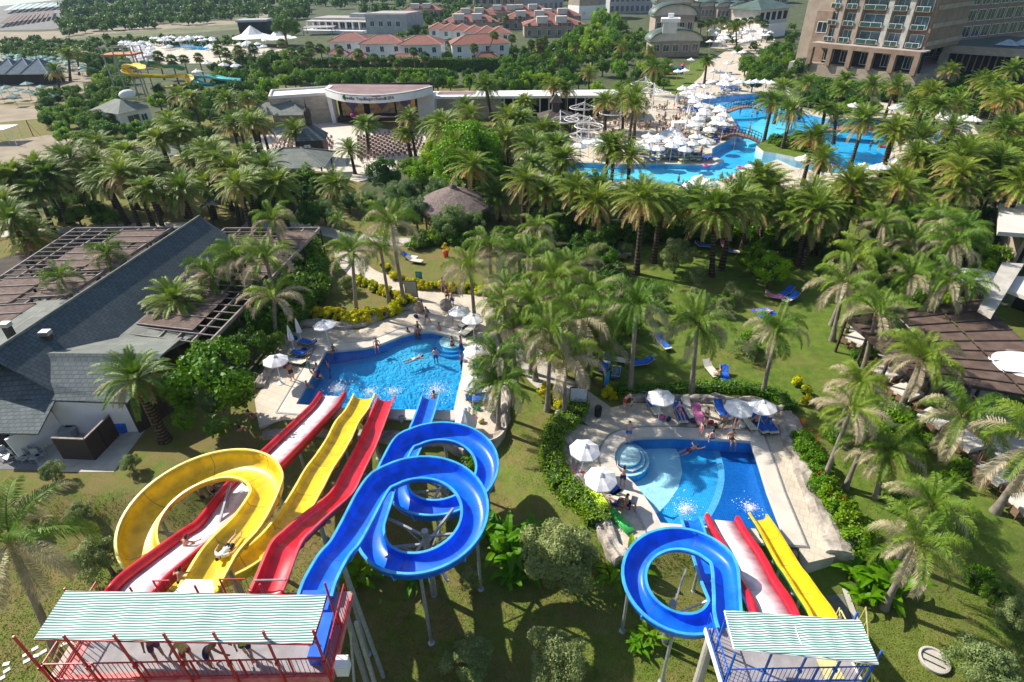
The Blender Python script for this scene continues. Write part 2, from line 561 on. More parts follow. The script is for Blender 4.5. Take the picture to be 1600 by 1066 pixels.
def make_palms():
 tr_date = taper(.26, .22, 12, 14, .12, 3).build('trunk', M_trunk_date, None, True).data
 tr_q = taper(.17, .12, 10, 8, .12, 4).build('trunk', M_trunk_grey, None, True).data
 tr_f = taper(.2, .13, 10, 8, .12, 5).build('trunk', M_bark, None, True).data
 for o in [o for o in COL.objects if o.name.startswith('trunk')]: bpy.data.objects.remove(o)
 for k in range(4):
  PK.setdefault('date', []).append((tr_date, date_crown(20 + k, [58, 52, 62, 48][k], [2.9, 3.1, 2.7, 2.9][k], [.22, .3, .15, .35][k]), (L_date, L_date_old, M_boot)))
 for k in range(4):
  PK.setdefault('queen', []).append((tr_q, queen_crown(40 + k, [24, 20, 26, 17][k], 2.85, [.4, .6, .45, .9][k]), (L_queen, L_queen_dry, M_boot)))
 PK['fan'] = [(tr_f, fan_crown(60), (L_fan, L_date_old))]
 for key in PK:
  out = []
  for tm, cm, ms in PK[key]:
   o = cm.build('crown', ms)
   cme = o.data
   bpy.data.objects.remove(o)
   out.append((tm, cme))
  PK[key] = out
 mb = MB()
 rg = random.Random(5)
 for a in range(5):
  az = a * 1.3 + .3
  c = Vector((math.cos(az) * .55, math.sin(az) * .55, -.75))
  mb.tube([(0, 0, -.1), (math.cos(az) * .45, math.sin(az) * .45, -.1), c + Vector((0, 0, .3))], .03, 4)
  for q in range(16):
   mb.ell(c + Vector((rg.gauss(0, .13), rg.gauss(0, .13), rg.uniform(-.4, .25))), (.1, .1, .13), 6, 4)
 o = mb.build('fruit_cluster', M_fruit)
 PK['fruit'] = o.data
 bpy.data.objects.remove(o)
make_palms()
NAMES = {'date': ('date_palm', 'palm'), 'queen': ('feather_palm', 'palm'), 'fan': ('fan_palm', 'palm')}
def palm(kind, base, top, r=None, var=None, label=None, look=None, group=None, fruit=None, tw=1):
 """base: foot on the ground; top: where the fronds leave the trunk; r: crown size factor"""
 base, top = Vector(base), Vector(top)
 var = rnd.randrange(4) if var is None else var
 tm, cm = PK[kind][var % len(PK[kind])]
 d = top - base
 s = (r or 1) * rnd.uniform(.86, 1.14)
 root = thing(NAMES[kind][0], None, 'palm', base, 0, group)
 t = bpy.data.objects.new('trunk', tm)
 COL.objects.link(t); t.parent = root
 ts = 1.0 if kind != 'date' else .95 + .3 * ((var * 7) % 3) / 3
 t.scale = (ts * tw * s ** .5, ts * tw * s ** .5, d.length)
 t.rotation_euler = d.to_track_quat('Z', 'Y').to_euler()
 c = bpy.data.objects.new('crown', cm)
 COL.objects.link(c); c.parent = root
 c.location = d
 c.scale = (s, s, s * rnd.uniform(.82, 1.15))
 c.rotation_euler = (d.x * .04 + rnd.uniform(-.15, .15), rnd.uniform(-.15, .15), rnd.uniform(0, 6.28))
 if kind == 'date' and (fruit or (fruit is None and rnd.random() < .6)):
  f = bpy.data.objects.new('fruit_cluster', PK['fruit'])
  COL.objects.link(f); f.parent = root; f.location = d; f.scale = (s, s, s)
  f.rotation_euler = (0, 0, rnd.uniform(0, 6))
  fr = True
 else: fr = False
 if label: root['label'] = label
 else: later(root, look or (('tall ' if d.length > 6.5 else 'short ' if d.length < 3.2 else '') + {'date': 'date palm with orange fruit' if fr else 'grey-green date palm', 'queen': ['bright feathery palm', 'shaggy feathery palm with pale fronds', 'drooping feathery palm', 'withered pale feathery palm'][var % 4], 'fan': 'fan-leaved palm'}[kind]))
 return root
def palm_px(kind, cu, cv, bu=None, bv=None, h=None, r=None, var=None, **k):
 """crown pixel + foot pixel (or a height when the foot is hidden)"""
 if bu is None:
  top = P(cu, cv, h)
  return palm(kind, (top.x + rnd.uniform(-.3, .3), top.y + rnd.uniform(-.3, .3), gz(top.x, top.y)), top, r, var, **k)
 b = G(bu, bv)
 d = ray(cu, cv)
 q = b.y / d.y
 top = Vector((d.x * q, b.y, CH + d.z * q))
 return palm(kind, b, top, r, var, **k)
# ---- leafy crowns
def leafcloud(seed, rad, ncl, rcl, nleaf, size, zsq=1.0, flat=0, core=True, jit=.35, up=0.15):
 rg = random.Random(seed)
 mb = MB()
 cl = []
 for _ in range(ncl):
  while True:
   v = Vector((rg.gauss(0, 1), rg.gauss(0, 1), rg.gauss(0, 1))).normalized()
   if v.z > -.55: break
  q = rg.uniform(.45, .92)
  cl.append((Vector((v.x * rad[0] * q, v.y * rad[1] * q, v.z * rad[2] * q)), rcl * rg.uniform(.7, 1.35)))
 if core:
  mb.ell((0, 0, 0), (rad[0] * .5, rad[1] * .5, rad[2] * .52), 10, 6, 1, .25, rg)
 for i in range(nleaf):
  c, r = cl[rg.randrange(ncl)]
  v = Vector((rg.gauss(0, 1), rg.gauss(0, 1), rg.gauss(0, 1))).normalized()
  out = c.normalized()
  v = (v + out * .55).normalized()
  p = c + v * r * rg.uniform(.62, 1.08)
  nrm = (v + Vector((rg.uniform(-1, 1), rg.uniform(-1, 1), rg.uniform(-1, 1))) * .9 + Vector((0, 0, up))).normalized()
  a = nrm.orthogonal().normalized()
  a = (Matrix.Rotation(rg.uniform(0, 6.28), 3, nrm) @ a)
  b = nrm.cross(a)
  s = size * rg.uniform(.6, 1.4)
  a = a * s * .5; b = b * s * (.28 + flat)
  mb.add([p - a, p + b, p + a, p - b], [(0, 1, 2, 3)], 0)
 return mb
TK = {}
def tree_kind(key, m, rads, seeds, ncl, rcl, nleaf, size, th, **k):
 """crown variants + a forked trunk, th = height of the crown's middle"""
 out = []
 for sd in seeds:
  mb = leafcloud(sd, rads, ncl, rcl, nleaf, size, **k)
  o = mb.build('crown', (m, M_core))
  cm = o.data
  bpy.data.objects.remove(o)
  t = MB()
  rg = random.Random(sd)
  rt = rads[0] * .075
  t.tube([(0, 0, -.2), (0, 0, th * .35), (rg.uniform(-.1, .1), rg.uniform(-.1, .1), th * .6)], [rt * 1.3, rt, rt * .85], 8)
  for a in range(5):
   az = a * 1.257 + rg.uniform(-.3, .3)
   e = Vector((math.cos(az) * rads[0] * .5, math.sin(az) * rads[1] * .5, th + rads[2] * rg.uniform(-.1, .4)))
   t.tube([(0, 0, th * .5), e * .5 + Vector((0, 0, th * .42)), e], [rt * .6, rt * .4, rt * .15], 5)
  o = t.build('trunk', M_bark, None, True)
  tm = o.data
  bpy.data.objects.remove(o)
  out.append((tm, cm, th))
 TK[key] = out
tree_kind('big_bright', L_bright, (5.2, 4.6, 3.6), (1, 2), 60, 1.1, 15000, .26, 4.2, flat=.1)
tree_kind('round_dark', L_dark, (3, 3, 2.8), (3, 4, 5), 34, .8, 6500, .24, 3.2, flat=.08)
tree_kind('round_mid', L_mid, (2.6, 2.6, 2.3), (6, 7, 8), 30, .7, 5200, .22, 2.7, flat=.08)
tree_kind('round_bright', L_bright, (2.4, 2.4, 2.1), (9, 10), 30, .65, 4800, .22, 2.5, flat=.08)
tree_kind('olive', L_olive, (1.5, 1.5, 1.45), (11, 12, 13), 42, .40, 15000, .12, 1.7, core=False, flat=-.06)
tree_kind('cedar', L_cedar, (1.9, 1.9, 2.3), (14, 15), 34, .5, 9500, .14, 2.4, flat=-.08)
tree_kind('pine', L_dark, (5.2, 5.2, 3.6), (16,), 55, 1.0, 12000, .3, 7.0)
def shrub_kind(key, m, rads, seeds, ncl, rcl, nleaf, size, **k):
 out = []
 for sd in seeds:
  mb = leafcloud(sd, rads, ncl, rcl, nleaf, size, **k)
  mb.v = [(x, y, z + rads[2] * .7) for x, y, z in mb.v]
  o = mb.build('shrub', (m, M_core))
  out.append(o.data)
  bpy.data.objects.remove(o)
 TK[key] = out
shrub_kind('sh_mid', L_mid, (1.1, 1.1, .9), (21, 22), 18, .38, 1700, .16, flat=.08)
shrub_kind('sh_dark', L_dark, (1.2, 1.1, 1.0), (23, 24), 18, .4, 1700, .17, flat=.08)
shrub_kind('sh_hedge', L_hedge, (1.0, 1.0, .8), (25, 26), 18, .36, 1700, .13, flat=.08)
shrub_kind('sh_yellow', L_yellow, (.55, .5, .42), (27, 28), 9, .2, 700, .15, flat=.1)
shrub_kind('sh_olive', L_olive, (1.0, 1.0, .95), (29, 30), 22, .3, 3000, .1, core=False, flat=-.08)
def put_mesh(name, me, loc, rz=0, s=1):
 o = bpy.data.objects.new(name, me)
 COL.objects.link(o)
 o.location, o.rotation_euler = loc, (0, 0, rz)
 o.scale = (s,) * 3 if not isinstance(s, (tuple, list)) else s
 return o
LOOK = {'big_bright': 'broad bright green tree', 'round_dark': 'dense dark green tree', 'round_mid': 'round leafy green tree', 'round_bright': 'light green leafy tree', 'olive': 'silvery olive tree', 'cedar': 'soft grey-green conifer', 'pine': 'dark umbrella pine',
  'sh_mid': 'leafy green shrub', 'sh_dark': 'dark green shrub', 'sh_hedge': 'fresh green shrub', 'sh_yellow': 'yellow-leaved shrub', 'sh_olive': 'silvery green shrub'}
def tree(kind, base, s=1, h=None, var=None, label=None, look=None, group=None, name=None):
 base = Vector(base)
 k = TK[kind][rnd.randrange(len(TK[kind])) if var is None else var % len(TK[kind])]
 if not isinstance(k, tuple):
  o = put_mesh(name or 'shrub', k, base, rnd.uniform(0, 6.28), s)
  tag(o, label, 'shrub', group)
  if not label: later(o, look or LOOK[kind])
  return o
 root = thing(name or {'olive': 'olive_tree', 'cedar': 'conifer', 'pine': 'pine_tree'}.get(kind, 'leafy_tree'), label, 'tree', base, rnd.uniform(0, 6.28), group)
 hh = (h if h else k[2] * s)
 t = put_mesh('trunk', k[0], (0, 0, 0), 0, (s, s, hh / k[2])); t.parent = root
 c = put_mesh('crown', k[1], (0, 0, hh), 0, s); c.parent = root
 if not label: later(root, look or LOOK[kind])
 return root
def tree_px(kind, cu, cv, wpx, h=None, **k):
 """crown middle pixel and crown width in pixels"""
 rad = {'big_bright': 5.6, 'round_dark': 3.4, 'round_mid': 2.95, 'round_bright': 2.7, 'olive': 1.75, 'cedar': 2.1, 'pine': 5.6, 'sh_mid': 1.35, 'sh_dark': 1.4, 'sh_hedge': 1.25, 'sh_yellow': .68, 'sh_olive': 1.2}[kind]
 th = TK[kind][0][2] if isinstance(TK[kind][0], tuple) else rad * .6
 z, s = 1.0, 1
 for _ in range(6):
  p = P(cu, cv, z)
  dist = (p - Vector((0, 0, CH))).dot(CF)
  s = wpx * dist / FPX / (2 * rad)
  z = gz(p.x, p.y) + (h if h else th * s)
 p = P(cu, cv, z)
 return tree(kind, (p.x, p.y, gz(p.x, p.y)), s, h, **k)
def hedge(name, label, pts, w, h, m, size=.12, dens=110, z0=None, group=None, cat='hedge', seed=0, rough=.12):
 """clipped or loose hedge along a path of ground points: a solid heart under a skin of leaves"""
 rg = random.Random(seed + len(pts))
 mb = MB()
 pts = [Vector((p[0], p[1], 0)) for p in pts]
 for a, b in zip(pts, pts[1:]):
  L = (b - a).length
  za = gz(a.x, a.y) if z0 is None else z0; zb = gz(b.x, b.y) if z0 is None else z0
  d = (b - a).normalized()
  sd = Vector((-d.y, d.x, 0))
  A, B = a + d * w * .1 + Vector((0, 0, za + h * .42)), b - d * w * .1 + Vector((0, 0, zb + h * .42))
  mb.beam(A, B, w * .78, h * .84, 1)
  n = int(dens * L * (w + 2 * h))
  for _ in range(n):
   t = rg.random()
   c = a + (b - a) * t
   z = za + (zb - za) * t
   q = rg.uniform(-1, 1)
   f = rg.random()
   if f < w / (w + 2 * h): p = c + sd * q * w * .5 + Vector((0, 0, z + h * (1 - .12 * q * q) + rg.gauss(0, rough * .6))); nr = Vector((0, 0, 1))
   else:
    s = 1 if rg.random() < .5 else -1
    p = c + sd * s * (w * .5 + rg.gauss(0, rough * .5)) + Vector((0, 0, z + h * rg.random() * .95)); nr = sd * s
   p += d * rg.gauss(0, .05)
   nr = (nr + Vector((rg.uniform(-1, 1), rg.uniform(-1, 1), rg.uniform(-.6, 1))) * .8).normalized()
   u = (Matrix.Rotation(rg.uniform(0, 6.28), 3, nr) @ nr.orthogonal().normalized())
   v = nr.cross(u)
   s = size * rg.uniform(.6, 1.4)
   u, v = u * s * .5, v * s * .36
   mb.add([p - u, p + v, p + u, p - v], [(0, 1, 2, 3)], 0)
 o = mb.build(name, (m, M_core))
 return tag(o, label, cat, group)
# ---- banana clumps
def banana_mesh(seed, n=14, L=1.7):
 rg = random.Random(seed)
 mb = MB()
 for i in range(n):
  az = i * 2.4 + rg.uniform(-.3, .3)
  el = math.radians(rg.uniform(35, 80))
  ox, oy = rg.uniform(-.5, .5), rg.uniform(-.5, .5)
  p, e = Vector((ox, oy, .3)), el
  side = Vector((-math.sin(az), math.cos(az), 0))
  prev = None
  k = 7
  l = L * rg.uniform(.5, 1.0)
  for j in range(k + 1):
   t = j / k
   w = .19 * math.sin(math.pi * min(1, t * .9 + .08)) * (l / 1.7) + .02
   if t < .18: w = .03
   d = Vector((math.cos(az) * math.cos(e), math.sin(az) * math.cos(e), math.sin(e)))
   up = side.cross(d)
   if up.z < 0: up = -up
   cur = [p - side * w + up * w * .25, p, p + side * w + up * w * .25]
   if prev: mb.add(prev + cur, [(0, 1, 4, 3), (1, 2, 5, 4)], 0)
   prev = cur
   p = p + d * l / k
   e -= math.radians(rg.uniform(10, 17))
  mb.tube([(ox, oy, 0), (ox, oy, .4)], .06, 6, mi=1)
 return mb
_b = [banana_mesh(s, n).build('banana_plant', (L_banana, L_hedge)) for s, n in ((1, 24), (2, 30), (3, 20))]
TK['banana'] = [o.data for o in _b]
for o in _b: bpy.data.objects.remove(o)
def banana(u, v, s=1, label=None):
 p = G(u, v)
 o = put_mesh('banana_plant', TK['banana'][rnd.randrange(3)], p, rnd.uniform(0, 6), s)
 tag(o, label, 'plant', 'banana plants')
 if not label: later(o, 'broad-leaved banana plant')
 return o
# ---------------------------------------------------------------- ground
def ground_mat():
 m, t, b = _nt('lawn')
 L = t.links.new
 g = t.nodes.new('ShaderNodeNewGeometry')
 def noise(s, d=4, dist=0):
  n = t.nodes.new('ShaderNodeTexNoise'); n.inputs['Scale'].default_value = s; n.inputs['Detail'].default_value = d; n.inputs['Distortion'].default_value = dist
  L(g.outputs['Position'], n.inputs['Vector']); return n.outputs['Fac']
 def ramp(f, a, b_, ca, cb):
  r = t.nodes.new('ShaderNodeValToRGB'); r.color_ramp.elements[0].position, r.color_ramp.elements[1].position = a, b_
  r.color_ramp.elements[0].color, r.color_ramp.elements[1].color = (*ca, 1), (*cb, 1); L(f, r.inputs[0]); return r.outputs[0]
 def mix(f, a, b_):
  x = t.nodes.new('ShaderNodeMix'); x.data_type = 'RGBA'; L(f, x.inputs[0]); L(a, x.inputs[6]); L(b_, x.inputs[7]); return x.outputs[2]
 green = ramp(noise(1.3, 8), .35, .65, (.085, .175, .018), (.16, .26, .032))
 dry = ramp(noise(2.6, 8), .35, .65, (.22, .21, .06), (.27, .20, .09))
 k = ramp(noise(.16, 5, .6), .46, .60, (0, 0, 0), (1, 1, 1))
 # the lawn left of the towers is drier than the one by the small pool
 s = t.nodes.new('ShaderNodeSeparateXYZ'); L(g.outputs['Position'], s.inputs[0])
 mr = t.nodes.new('ShaderNodeMapRange'); mr.inputs[1].default_value = -10; mr.inputs[2].default_value = 13; mr.inputs[3].default_value = 1.0; mr.inputs[4].default_value = .22
 L(s.outputs[0], mr.inputs[0])
 mu = t.nodes.new('ShaderNodeMath'); mu.operation = 'MULTIPLY_ADD'; L(k, mu.inputs[0]); mu.inputs[1].default_value = .45; L(mr.outputs[0], mu.inputs[2])
 mu2 = t.nodes.new('ShaderNodeMath'); mu2.operation = 'MULTIPLY'; mu2.use_clamp = True; L(mu.outputs[0], mu2.inputs[0]); L(ramp(noise(.9, 6), .3, .62, (.25, .25, .25), (1, 1, 1)), mu2.inputs[1])
 c = mix(mu2.outputs[0], green, dry)
 fine = ramp(noise(14, 6), .3, .7, (.6, .6, .6), (1, 1, 1))
 x = t.nodes.new('ShaderNodeMix'); x.data_type = 'RGBA'; x.blend_type = 'MULTIPLY'; x.inputs[0].default_value = .8; L(c, x.inputs[6]); L(fine, x.inputs[7])
 L(x.outputs[2], b.inputs['Base Color'])
 b.inputs['Roughness'].default_value = .9
 b.inputs['Specular IOR Level'].default_value = .15
 bp = t.nodes.new('ShaderNodeBump'); bp.inputs['Strength'].default_value = .8; bp.inputs['Distance'].default_value = .06
 L(noise(22, 5), bp.inputs['Height']); L(bp.outputs[0], b.inputs['Normal'])
 return m
M_lawn = ground_mat()
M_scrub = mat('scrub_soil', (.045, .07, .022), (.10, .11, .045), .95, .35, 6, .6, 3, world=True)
M_sand = mat('sand', (.27, .22, .155), (.35, .29, .21), .95, .25, 8, .3, 4, world=True)
M_drygrass = mat('dry_grass', (.10, .13, .05), (.20, .19, .10), .95, .12, 8, .5, 3, world=True)
M_pave = brick_mat('paving', (.56, .49, .39), (.64, .57, .46), (.42, .36, .28), .5, .5, .75, .012, world=True, rot=.5)
M_pave2 = brick_mat('paving_grey', (.50, .46, .40), (.56, .52, .46), (.38, .34, .3), .6, .3, .75, .015, world=True, rot=.3)
M_redpave = brick_mat('red_paving', (.52, .30, .22), (.60, .42, .32), (.45, .38, .3), 1.2, .8, .8, .02, world=True, rot=.9)
M_coping = brick_mat('coping', (.62, .57, .49), (.70, .65, .57), (.6, .55, .48), .6, .6, .55, .006, world=True)
M_asphalt = mat('asphalt', (.17, .17, .18), (.21, .21, .215), .85, 3, 6, .4, 60, world=True)
M_conc = mat('concrete', (.44, .41, .36), (.54, .51, .45), .85, 1.2, 6, .3, 12, world=True)
M_white = mat('white_wall', (.80, .79, .78), (.87, .86, .85), .7, .8, 4)
M_rock = mat('rock', (.30, .26, .22), (.50, .45, .39), .9, 1.6, 8, 1.0, 6, world=True)
def tile_mat(name, c1, c2, mort):
 return brick_mat(name, c1, c2, mort, .12, .12, .25, .01, world=True, bump=0, off=0)
T_blue = tile_mat('tile_blue', (.03, .34, .74), (.05, .42, .82), (.1, .4, .75))
T_light = tile_mat('tile_light', (.72, .93, .95), (.88, .98, .98), (.85, .94, .95))
T_mid = tile_mat('tile_mid', (.015, .36, .78), (.03, .46, .86), (.15, .55, .8))
T_deep = tile_mat('tile_deep', (.004, .11, .44), (.008, .16, .53), (.03, .2, .5))
T_band = tile_mat('tile_band', (.1, .5, .8), (.2, .6, .85), (.3, .6, .8))
T_cyan = tile_mat('tile_cyan', (.012, .46, .90), (.03, .58, .94), (.1, .5, .9))
T_cyanlight = tile_mat('tile_cyan_light', (.10, .68, .90), (.18, .76, .94), (.25, .7, .9))
WATER = water_mat('pool_water', (.86, .97, 1.0), .16, 1.3, .04, 1.22)
WATERL = water_mat('lagoon_water', (.80, .97, 1.0), .12, 1.0, .06, 1.12)
WATER1 = water_mat('pool_water_ruffled', (.84, .97, 1.0), .22, 2.0, .07)
# pools
pool1 = smooth_loop(XY([(461, 633), (485, 591), (509, 549), (540, 547), (575, 543), (597, 537), (612, 531), (627, 525), (650, 519), (675, 518), (700, 524), (718, 532), (728, 544), (725, 564), (722, 590), (716, 614), (710, 643), (650, 642), (600, 641), (530, 639)]), 1)
pool2 = smooth_loop(XY([(1007, 683), (1050, 682), (1110, 685), (1174, 689)]), 1)
pool2 = XY([(1007, 683), (1050, 682), (1110, 685), (1174, 689), (1187, 727), (1200, 769), (1212, 800), (1224, 831), (1064, 822), (1031, 819), (1020, 798), (1000, 769), (990, 757), (977, 745), (968, 738), (962, 729), (959, 718), (960, 707), (964, 699), (970, 692), (978, 688), (990, 685)])
main_px = [(880, 258), (905, 254), (960, 257), (1029, 256), (1116, 258), (1131, 251), (1112, 244), (1112, 233), (1121, 227), (1150, 214), (1156, 206), (1142, 182), (1133, 172), (1110, 164), (1090, 159), (1110, 152), (1149, 148), (1175, 146.5), (1205, 147), (1220, 152), (1216, 163), (1230, 172), (1262, 178), (1300, 186), (1340, 187), (1380, 188), (1411, 187), (1442, 194), (1470, 204), (1476, 212), (1465, 222), (1438, 222), (1408, 214), (1396, 222), (1390, 240), (1372, 262), (1330, 273), (1285, 270), (1240, 262), (1215, 250), (1190, 258), (1163, 264), (1142, 275), (1110, 287), (1077, 292), (1050, 290), (1010, 285), (960, 283), (905, 284), (882, 272)]
mainp = XY(main_px)
far_pool = XY([(255, 67), (300, 66), (330, 68), (336, 74), (318, 79), (290, 76), (262, 74)])
vil_pool = XY([(695, 98), (705, 88), (728, 88), (736, 98)])
ramp_pool = XY([(1150, 60), (1150, 66), (1110, 66), (1105, 60)])
_grid = []
for iy in range(-3, 100):
 y = 5 + iy * 1.1 if iy < 36 else 45 + (iy - 36) * 12
 for ix in range(-46, 47):
  x = ix * (1.1 if iy < 36 else 12)
  if iy >= 36 or abs(x) < 48: _grid.append((x + rnd.uniform(-.05, .05), y + rnd.uniform(-.05, .05)))
gp = [pool1, pool2, mainp, far_pool, vil_pool]
big = [(-1250, -120), (1250, -120), (1250, 1400), (-1250, 1400)]
vs2, fs2 = tri(big, gp, _grid)
gm = MB()
gm.add([(x, y, gz(x, y)) for x, y in vs2], fs2)
go = gm.build('ground', M_lawn, None, True)
tag(go, kind='structure')
def sheet(name, poly, m, z, holes=(), kind='structure', label=None, cat=None):
 v2, f2 = tri(poly, holes)
 mb = MB()
 mb.add([(x, y, z) for x, y in v2], f2)
 o = mb.build(name, m)
 return tag(o, label, cat, kind=kind)
def band(pts, w):
 """polygon of a path of width w round a centre line"""
 pts = smooth_path([Vector(p) for p in pts], 5)
 l, r = [], []
 for i, p in enumerate(pts):
  d = (pts[min(i + 1, len(pts) - 1)] - pts[max(i - 1, 0)]).normalized()
  n = Vector((-d.y, d.x)) * w * .5
  l.append(p + n); r.append(p - n)
 return l + r[::-1]
def water_body(poly, z0, z1, base, col, dens):
 m = base.copy(); m.name = 'pool_water_body'
 t = m.node_tree; v = t.nodes.new('ShaderNodeVolumeAbsorption'); v.inputs[0].default_value = (*col, 1); v.inputs[1].default_value = dens
 t.links.new(v.outputs[0], t.nodes['Material Output'].inputs['Volume'])
 mb = MB(); mb.slab(poly, [], z0, z1); o = mb.build('pool_water', m); return tag(o, kind='structure')
def basin(label, poly, wz, zones, m_wall, depth, name='swimming_pool'):
 """zones: list of (polygon or None, floor z, material); the first is the whole floor"""
 root = thing(name, label, 'pool', (0, 0, 0))
 mb = MB()
 v2, f2 = tri(poly, [])
 mb.add([(x, y, -depth) for x, y in v2], f2, 1)
 mb.wall(poly, -depth, .0, 0, True)
 mb.build('basin', (m_wall, zones[0][2]), root)
 for zp, z, m in zones[1:]:
  b = MB()
  b.prism(zp, -depth - .02, z)
  b.build('floor_step', m, root)
 return root
from mathutils import noise as NZ
def offset(poly, d):
 p = [Vector(q) for q in ccw(poly)]
 n, out = len(p), []
 for i in range(n):
  a, b, c = p[i - 1], p[i], p[(i + 1) % n]
  n1 = Vector(((b - a).y, -(b - a).x)).normalized(); n2 = Vector(((c - b).y, -(c - b).x)).normalized()
  m = n1 + n2
  m = m.normalized() if m.length > 1e-6 else n1
  k = d / max(.5, m.dot(n1))
  out.append(b + m * k)
 return out
def ringband(mb, poly, d0, d1, z0, z1, mi=0):
 a, b = offset(poly, d0), offset(poly, d1)
 n = len(a)
 vs = [(p.x, p.y, z1) for p in a] + [(p.x, p.y, z1) for p in b] + [(p.x, p.y, z0) for p in a] + [(p.x, p.y, z0) for p in b]
 fs = []
 for i in range(n):
  j = (i + 1) % n
  fs += [(i, n + i, n + j, j), (2 * n + i, i, j, 2 * n + j), (n + i, 3 * n + i, 3 * n + j, n + j)]
 return mb.add(vs, fs, mi)
def coping(root, poly, w, m, top=.06, drain=None):
 mb = MB(); ringband(mb, poly, -.06, w, -.2, top); mb.build('coping', m, root)
 if drain:
  mb = MB(); ringband(mb, poly, drain, drain + .09, 0, .075); mb.build('drain_channel', M_steel, root)
M_steel = mat('steel', (.42, .42, .43), (.5, .5, .51), .4, 5, 2, metal=.7)
M_galv = mat('galvanised', (.34, .36, .38), (.44, .46, .48), .45, 6, 3, metal=.4)
def clipin(poly, base):
 return poly
deck1_px = [(405, 668), (398, 625), (418, 596), (424, 562), (440, 540), (448, 524), (475, 514), (520, 511), (560, 517), (585, 505), (615, 496), (633, 486), (628, 463), (655, 455), (700, 460), (760, 462), (764, 500), (770, 530), (780, 570), (785, 618), (788, 660), (768, 687), (737, 682), (716, 654), (560, 654), (440, 657)]
deck2_px = [(876, 655), (925, 668), (945, 640), (985, 630), (1120, 632), (1180, 640), (1222, 650), (1232, 690), (1248, 725), (1266, 760), (1275, 800), (1292, 830), (1305, 870), (1262, 880), (1240, 842), (1064, 836), (1030, 835), (1000, 868), (972, 880), (950, 850), (938, 800), (925, 772), (890, 755), (884, 707), (872, 680)]
deck1, deck2 = XY(deck1_px), XY(deck2_px)
o = MB().slab(deck1, [offset(pool1, .02)], -2.2, .03, 0, 1).build('pool_deck', (M_pave, M_conc)); tag(o, kind='structure')
o = MB().slab(deck2, [offset(pool2, .02)], -2.2, .03, 0, 1).build('pool_deck', (M_pave, M_conc)); tag(o, kind='structure')
r1 = basin('blue swimming pool that the red, yellow and blue slides of the tall tower run into', pool1, 0,
 [(None, -1.6, T_blue)], T_blue, 1.6)
t_pool1 = tile_mat('tile_pale_blue', (.20, .66, .90), (.30, .76, .95), (.3, .65, .85))
v2, f2 = tri(pool1, [], [(x * .7 - 16.5, 32.4 + y * .7) for x in range(20) for y in range(14) if inside(x * .7 - 16.5, 32.4 + y * .7, pool1)])
c_ = P(665, 548, -1)
mb = MB(); mb.add([(x, y, -.75 - .7 * min(1, max(0, (math.hypot((x - c_.x) * .8, y - c_.y) - 2.0) / 5.5)) ** .8) for x, y in v2], f2)
mb.build('sloping_floor', t_pool1, r1)
coping(r1, pool1, .95, M_coping, .06, 1.0)
c = P(706, 533, -.2)
for k, (r, z, m) in enumerate(((1.75, -.6, T_mid), (1.4, -.42, T_cyan), (1.05, -.22, T_light))):
 b = MB(); b.prism([(c.x + r * math.cos(a * .3142), c.y + r * math.sin(a * .3142)) for a in range(20)], -1.6, z); b.build('step', m, r1)
r2 = basin('small blue pool with a pale round shallow end and a dark deep end', pool2, 0, [(None, -1.1, T_mid)], T_blue, 1.1)
def floor_patch(px, z, m, nm='tile_patch'):
 v2, f2 = tri(XY(px, z), []); b = MB(); b.add([(x, y, z) for x, y in v2], f2); b.build(nm, m, r2)
FZ = -1.1
floor_patch([(1106, 690), (1178, 692), (1206, 770), (1228, 833), (1092, 826), (1112, 802), (1125, 772), (1129, 740), (1121, 705)], FZ + .006, T_deep)
floor_patch([(985, 687), (1000, 684), (1030, 684), (1050, 690), (1062, 712), (1066, 738), (1060, 762), (1045, 784), (1024, 806), (1010, 800), (985, 772), (964, 742), (955, 720), (958, 700), (970, 690)], FZ + .006, T_light)
bp_ = smooth_path([P(u, v, FZ).to_2d() for u, v in [(1103, 688), (1119, 705), (1127, 740), (1122, 772), (1108, 802), (1088, 828)]], 5)
bm2 = MB()
for q1, q2 in zip(bp_, bp_[1:]):
 dd = (q2 - q1).normalized(); nn = Vector((-dd.y, dd.x)) * .2
 bm2.add([(*(q1 - nn), FZ + .012), (*(q2 - nn), FZ + .012), (*(q2 + nn), FZ + .012), (*(q1 + nn), FZ + .012)], [(0, 1, 2, 3)])
bm2.build('tile_band', T_band, r2)
coping(r2, pool2, .9, M_coping, .06, .95)
c = P(977, 712, -.3)
for r, z, m in ((1.62, -.55, T_mid), (1.58, -.53, T_light), (1.34, -.42, T_mid), (1.3, -.40, T_light), (1.06, -.27, T_mid), (1.0, -.25, T_light)):
 b = MB(); b.prism([(c.x + r * math.cos(a * .2618), c.y + r * math.sin(a * .2618)) for a in range(24)], -1.6, z); b.build('step', m, r2)
r3 = basin('large turquoise lagoon pool with bridges and planted islands', mainp, 0,
 [(None, -1.2, T_cyan),
     (XY([(1030, 262), (1120, 263), (1165, 262), (1150, 272), (1110, 284), (1060, 287), (1020, 280), (960, 280), (900, 270), (900, 262)], -.7), -.7, T_cyanlight),
     (XY([(1150, 214), (1190, 186), (1230, 186), (1240, 200), (1200, 220), (1170, 226)], -.8), -.8, T_cyanlight),
     (XY([(1105, 163), (1130, 152), (1200, 149), (1216, 158), (1200, 168), (1130, 172)], -1.15), -1.15, T_mid),
     (XY([(1384, 190), (1440, 197), (1470, 207), (1462, 219), (1440, 219), (1400, 212)], -1.0), -1.05, T_mid)], T_cyan, 1.25)
coping(r3, mainp, .55, M_coping, .05)
r4 = basin('distant blue pool among white parasols', far_pool, 0, [(None, -1.2, T_cyan)], T_cyan, 1.2)
coping(r4, far_pool, .8, M_coping, .05)
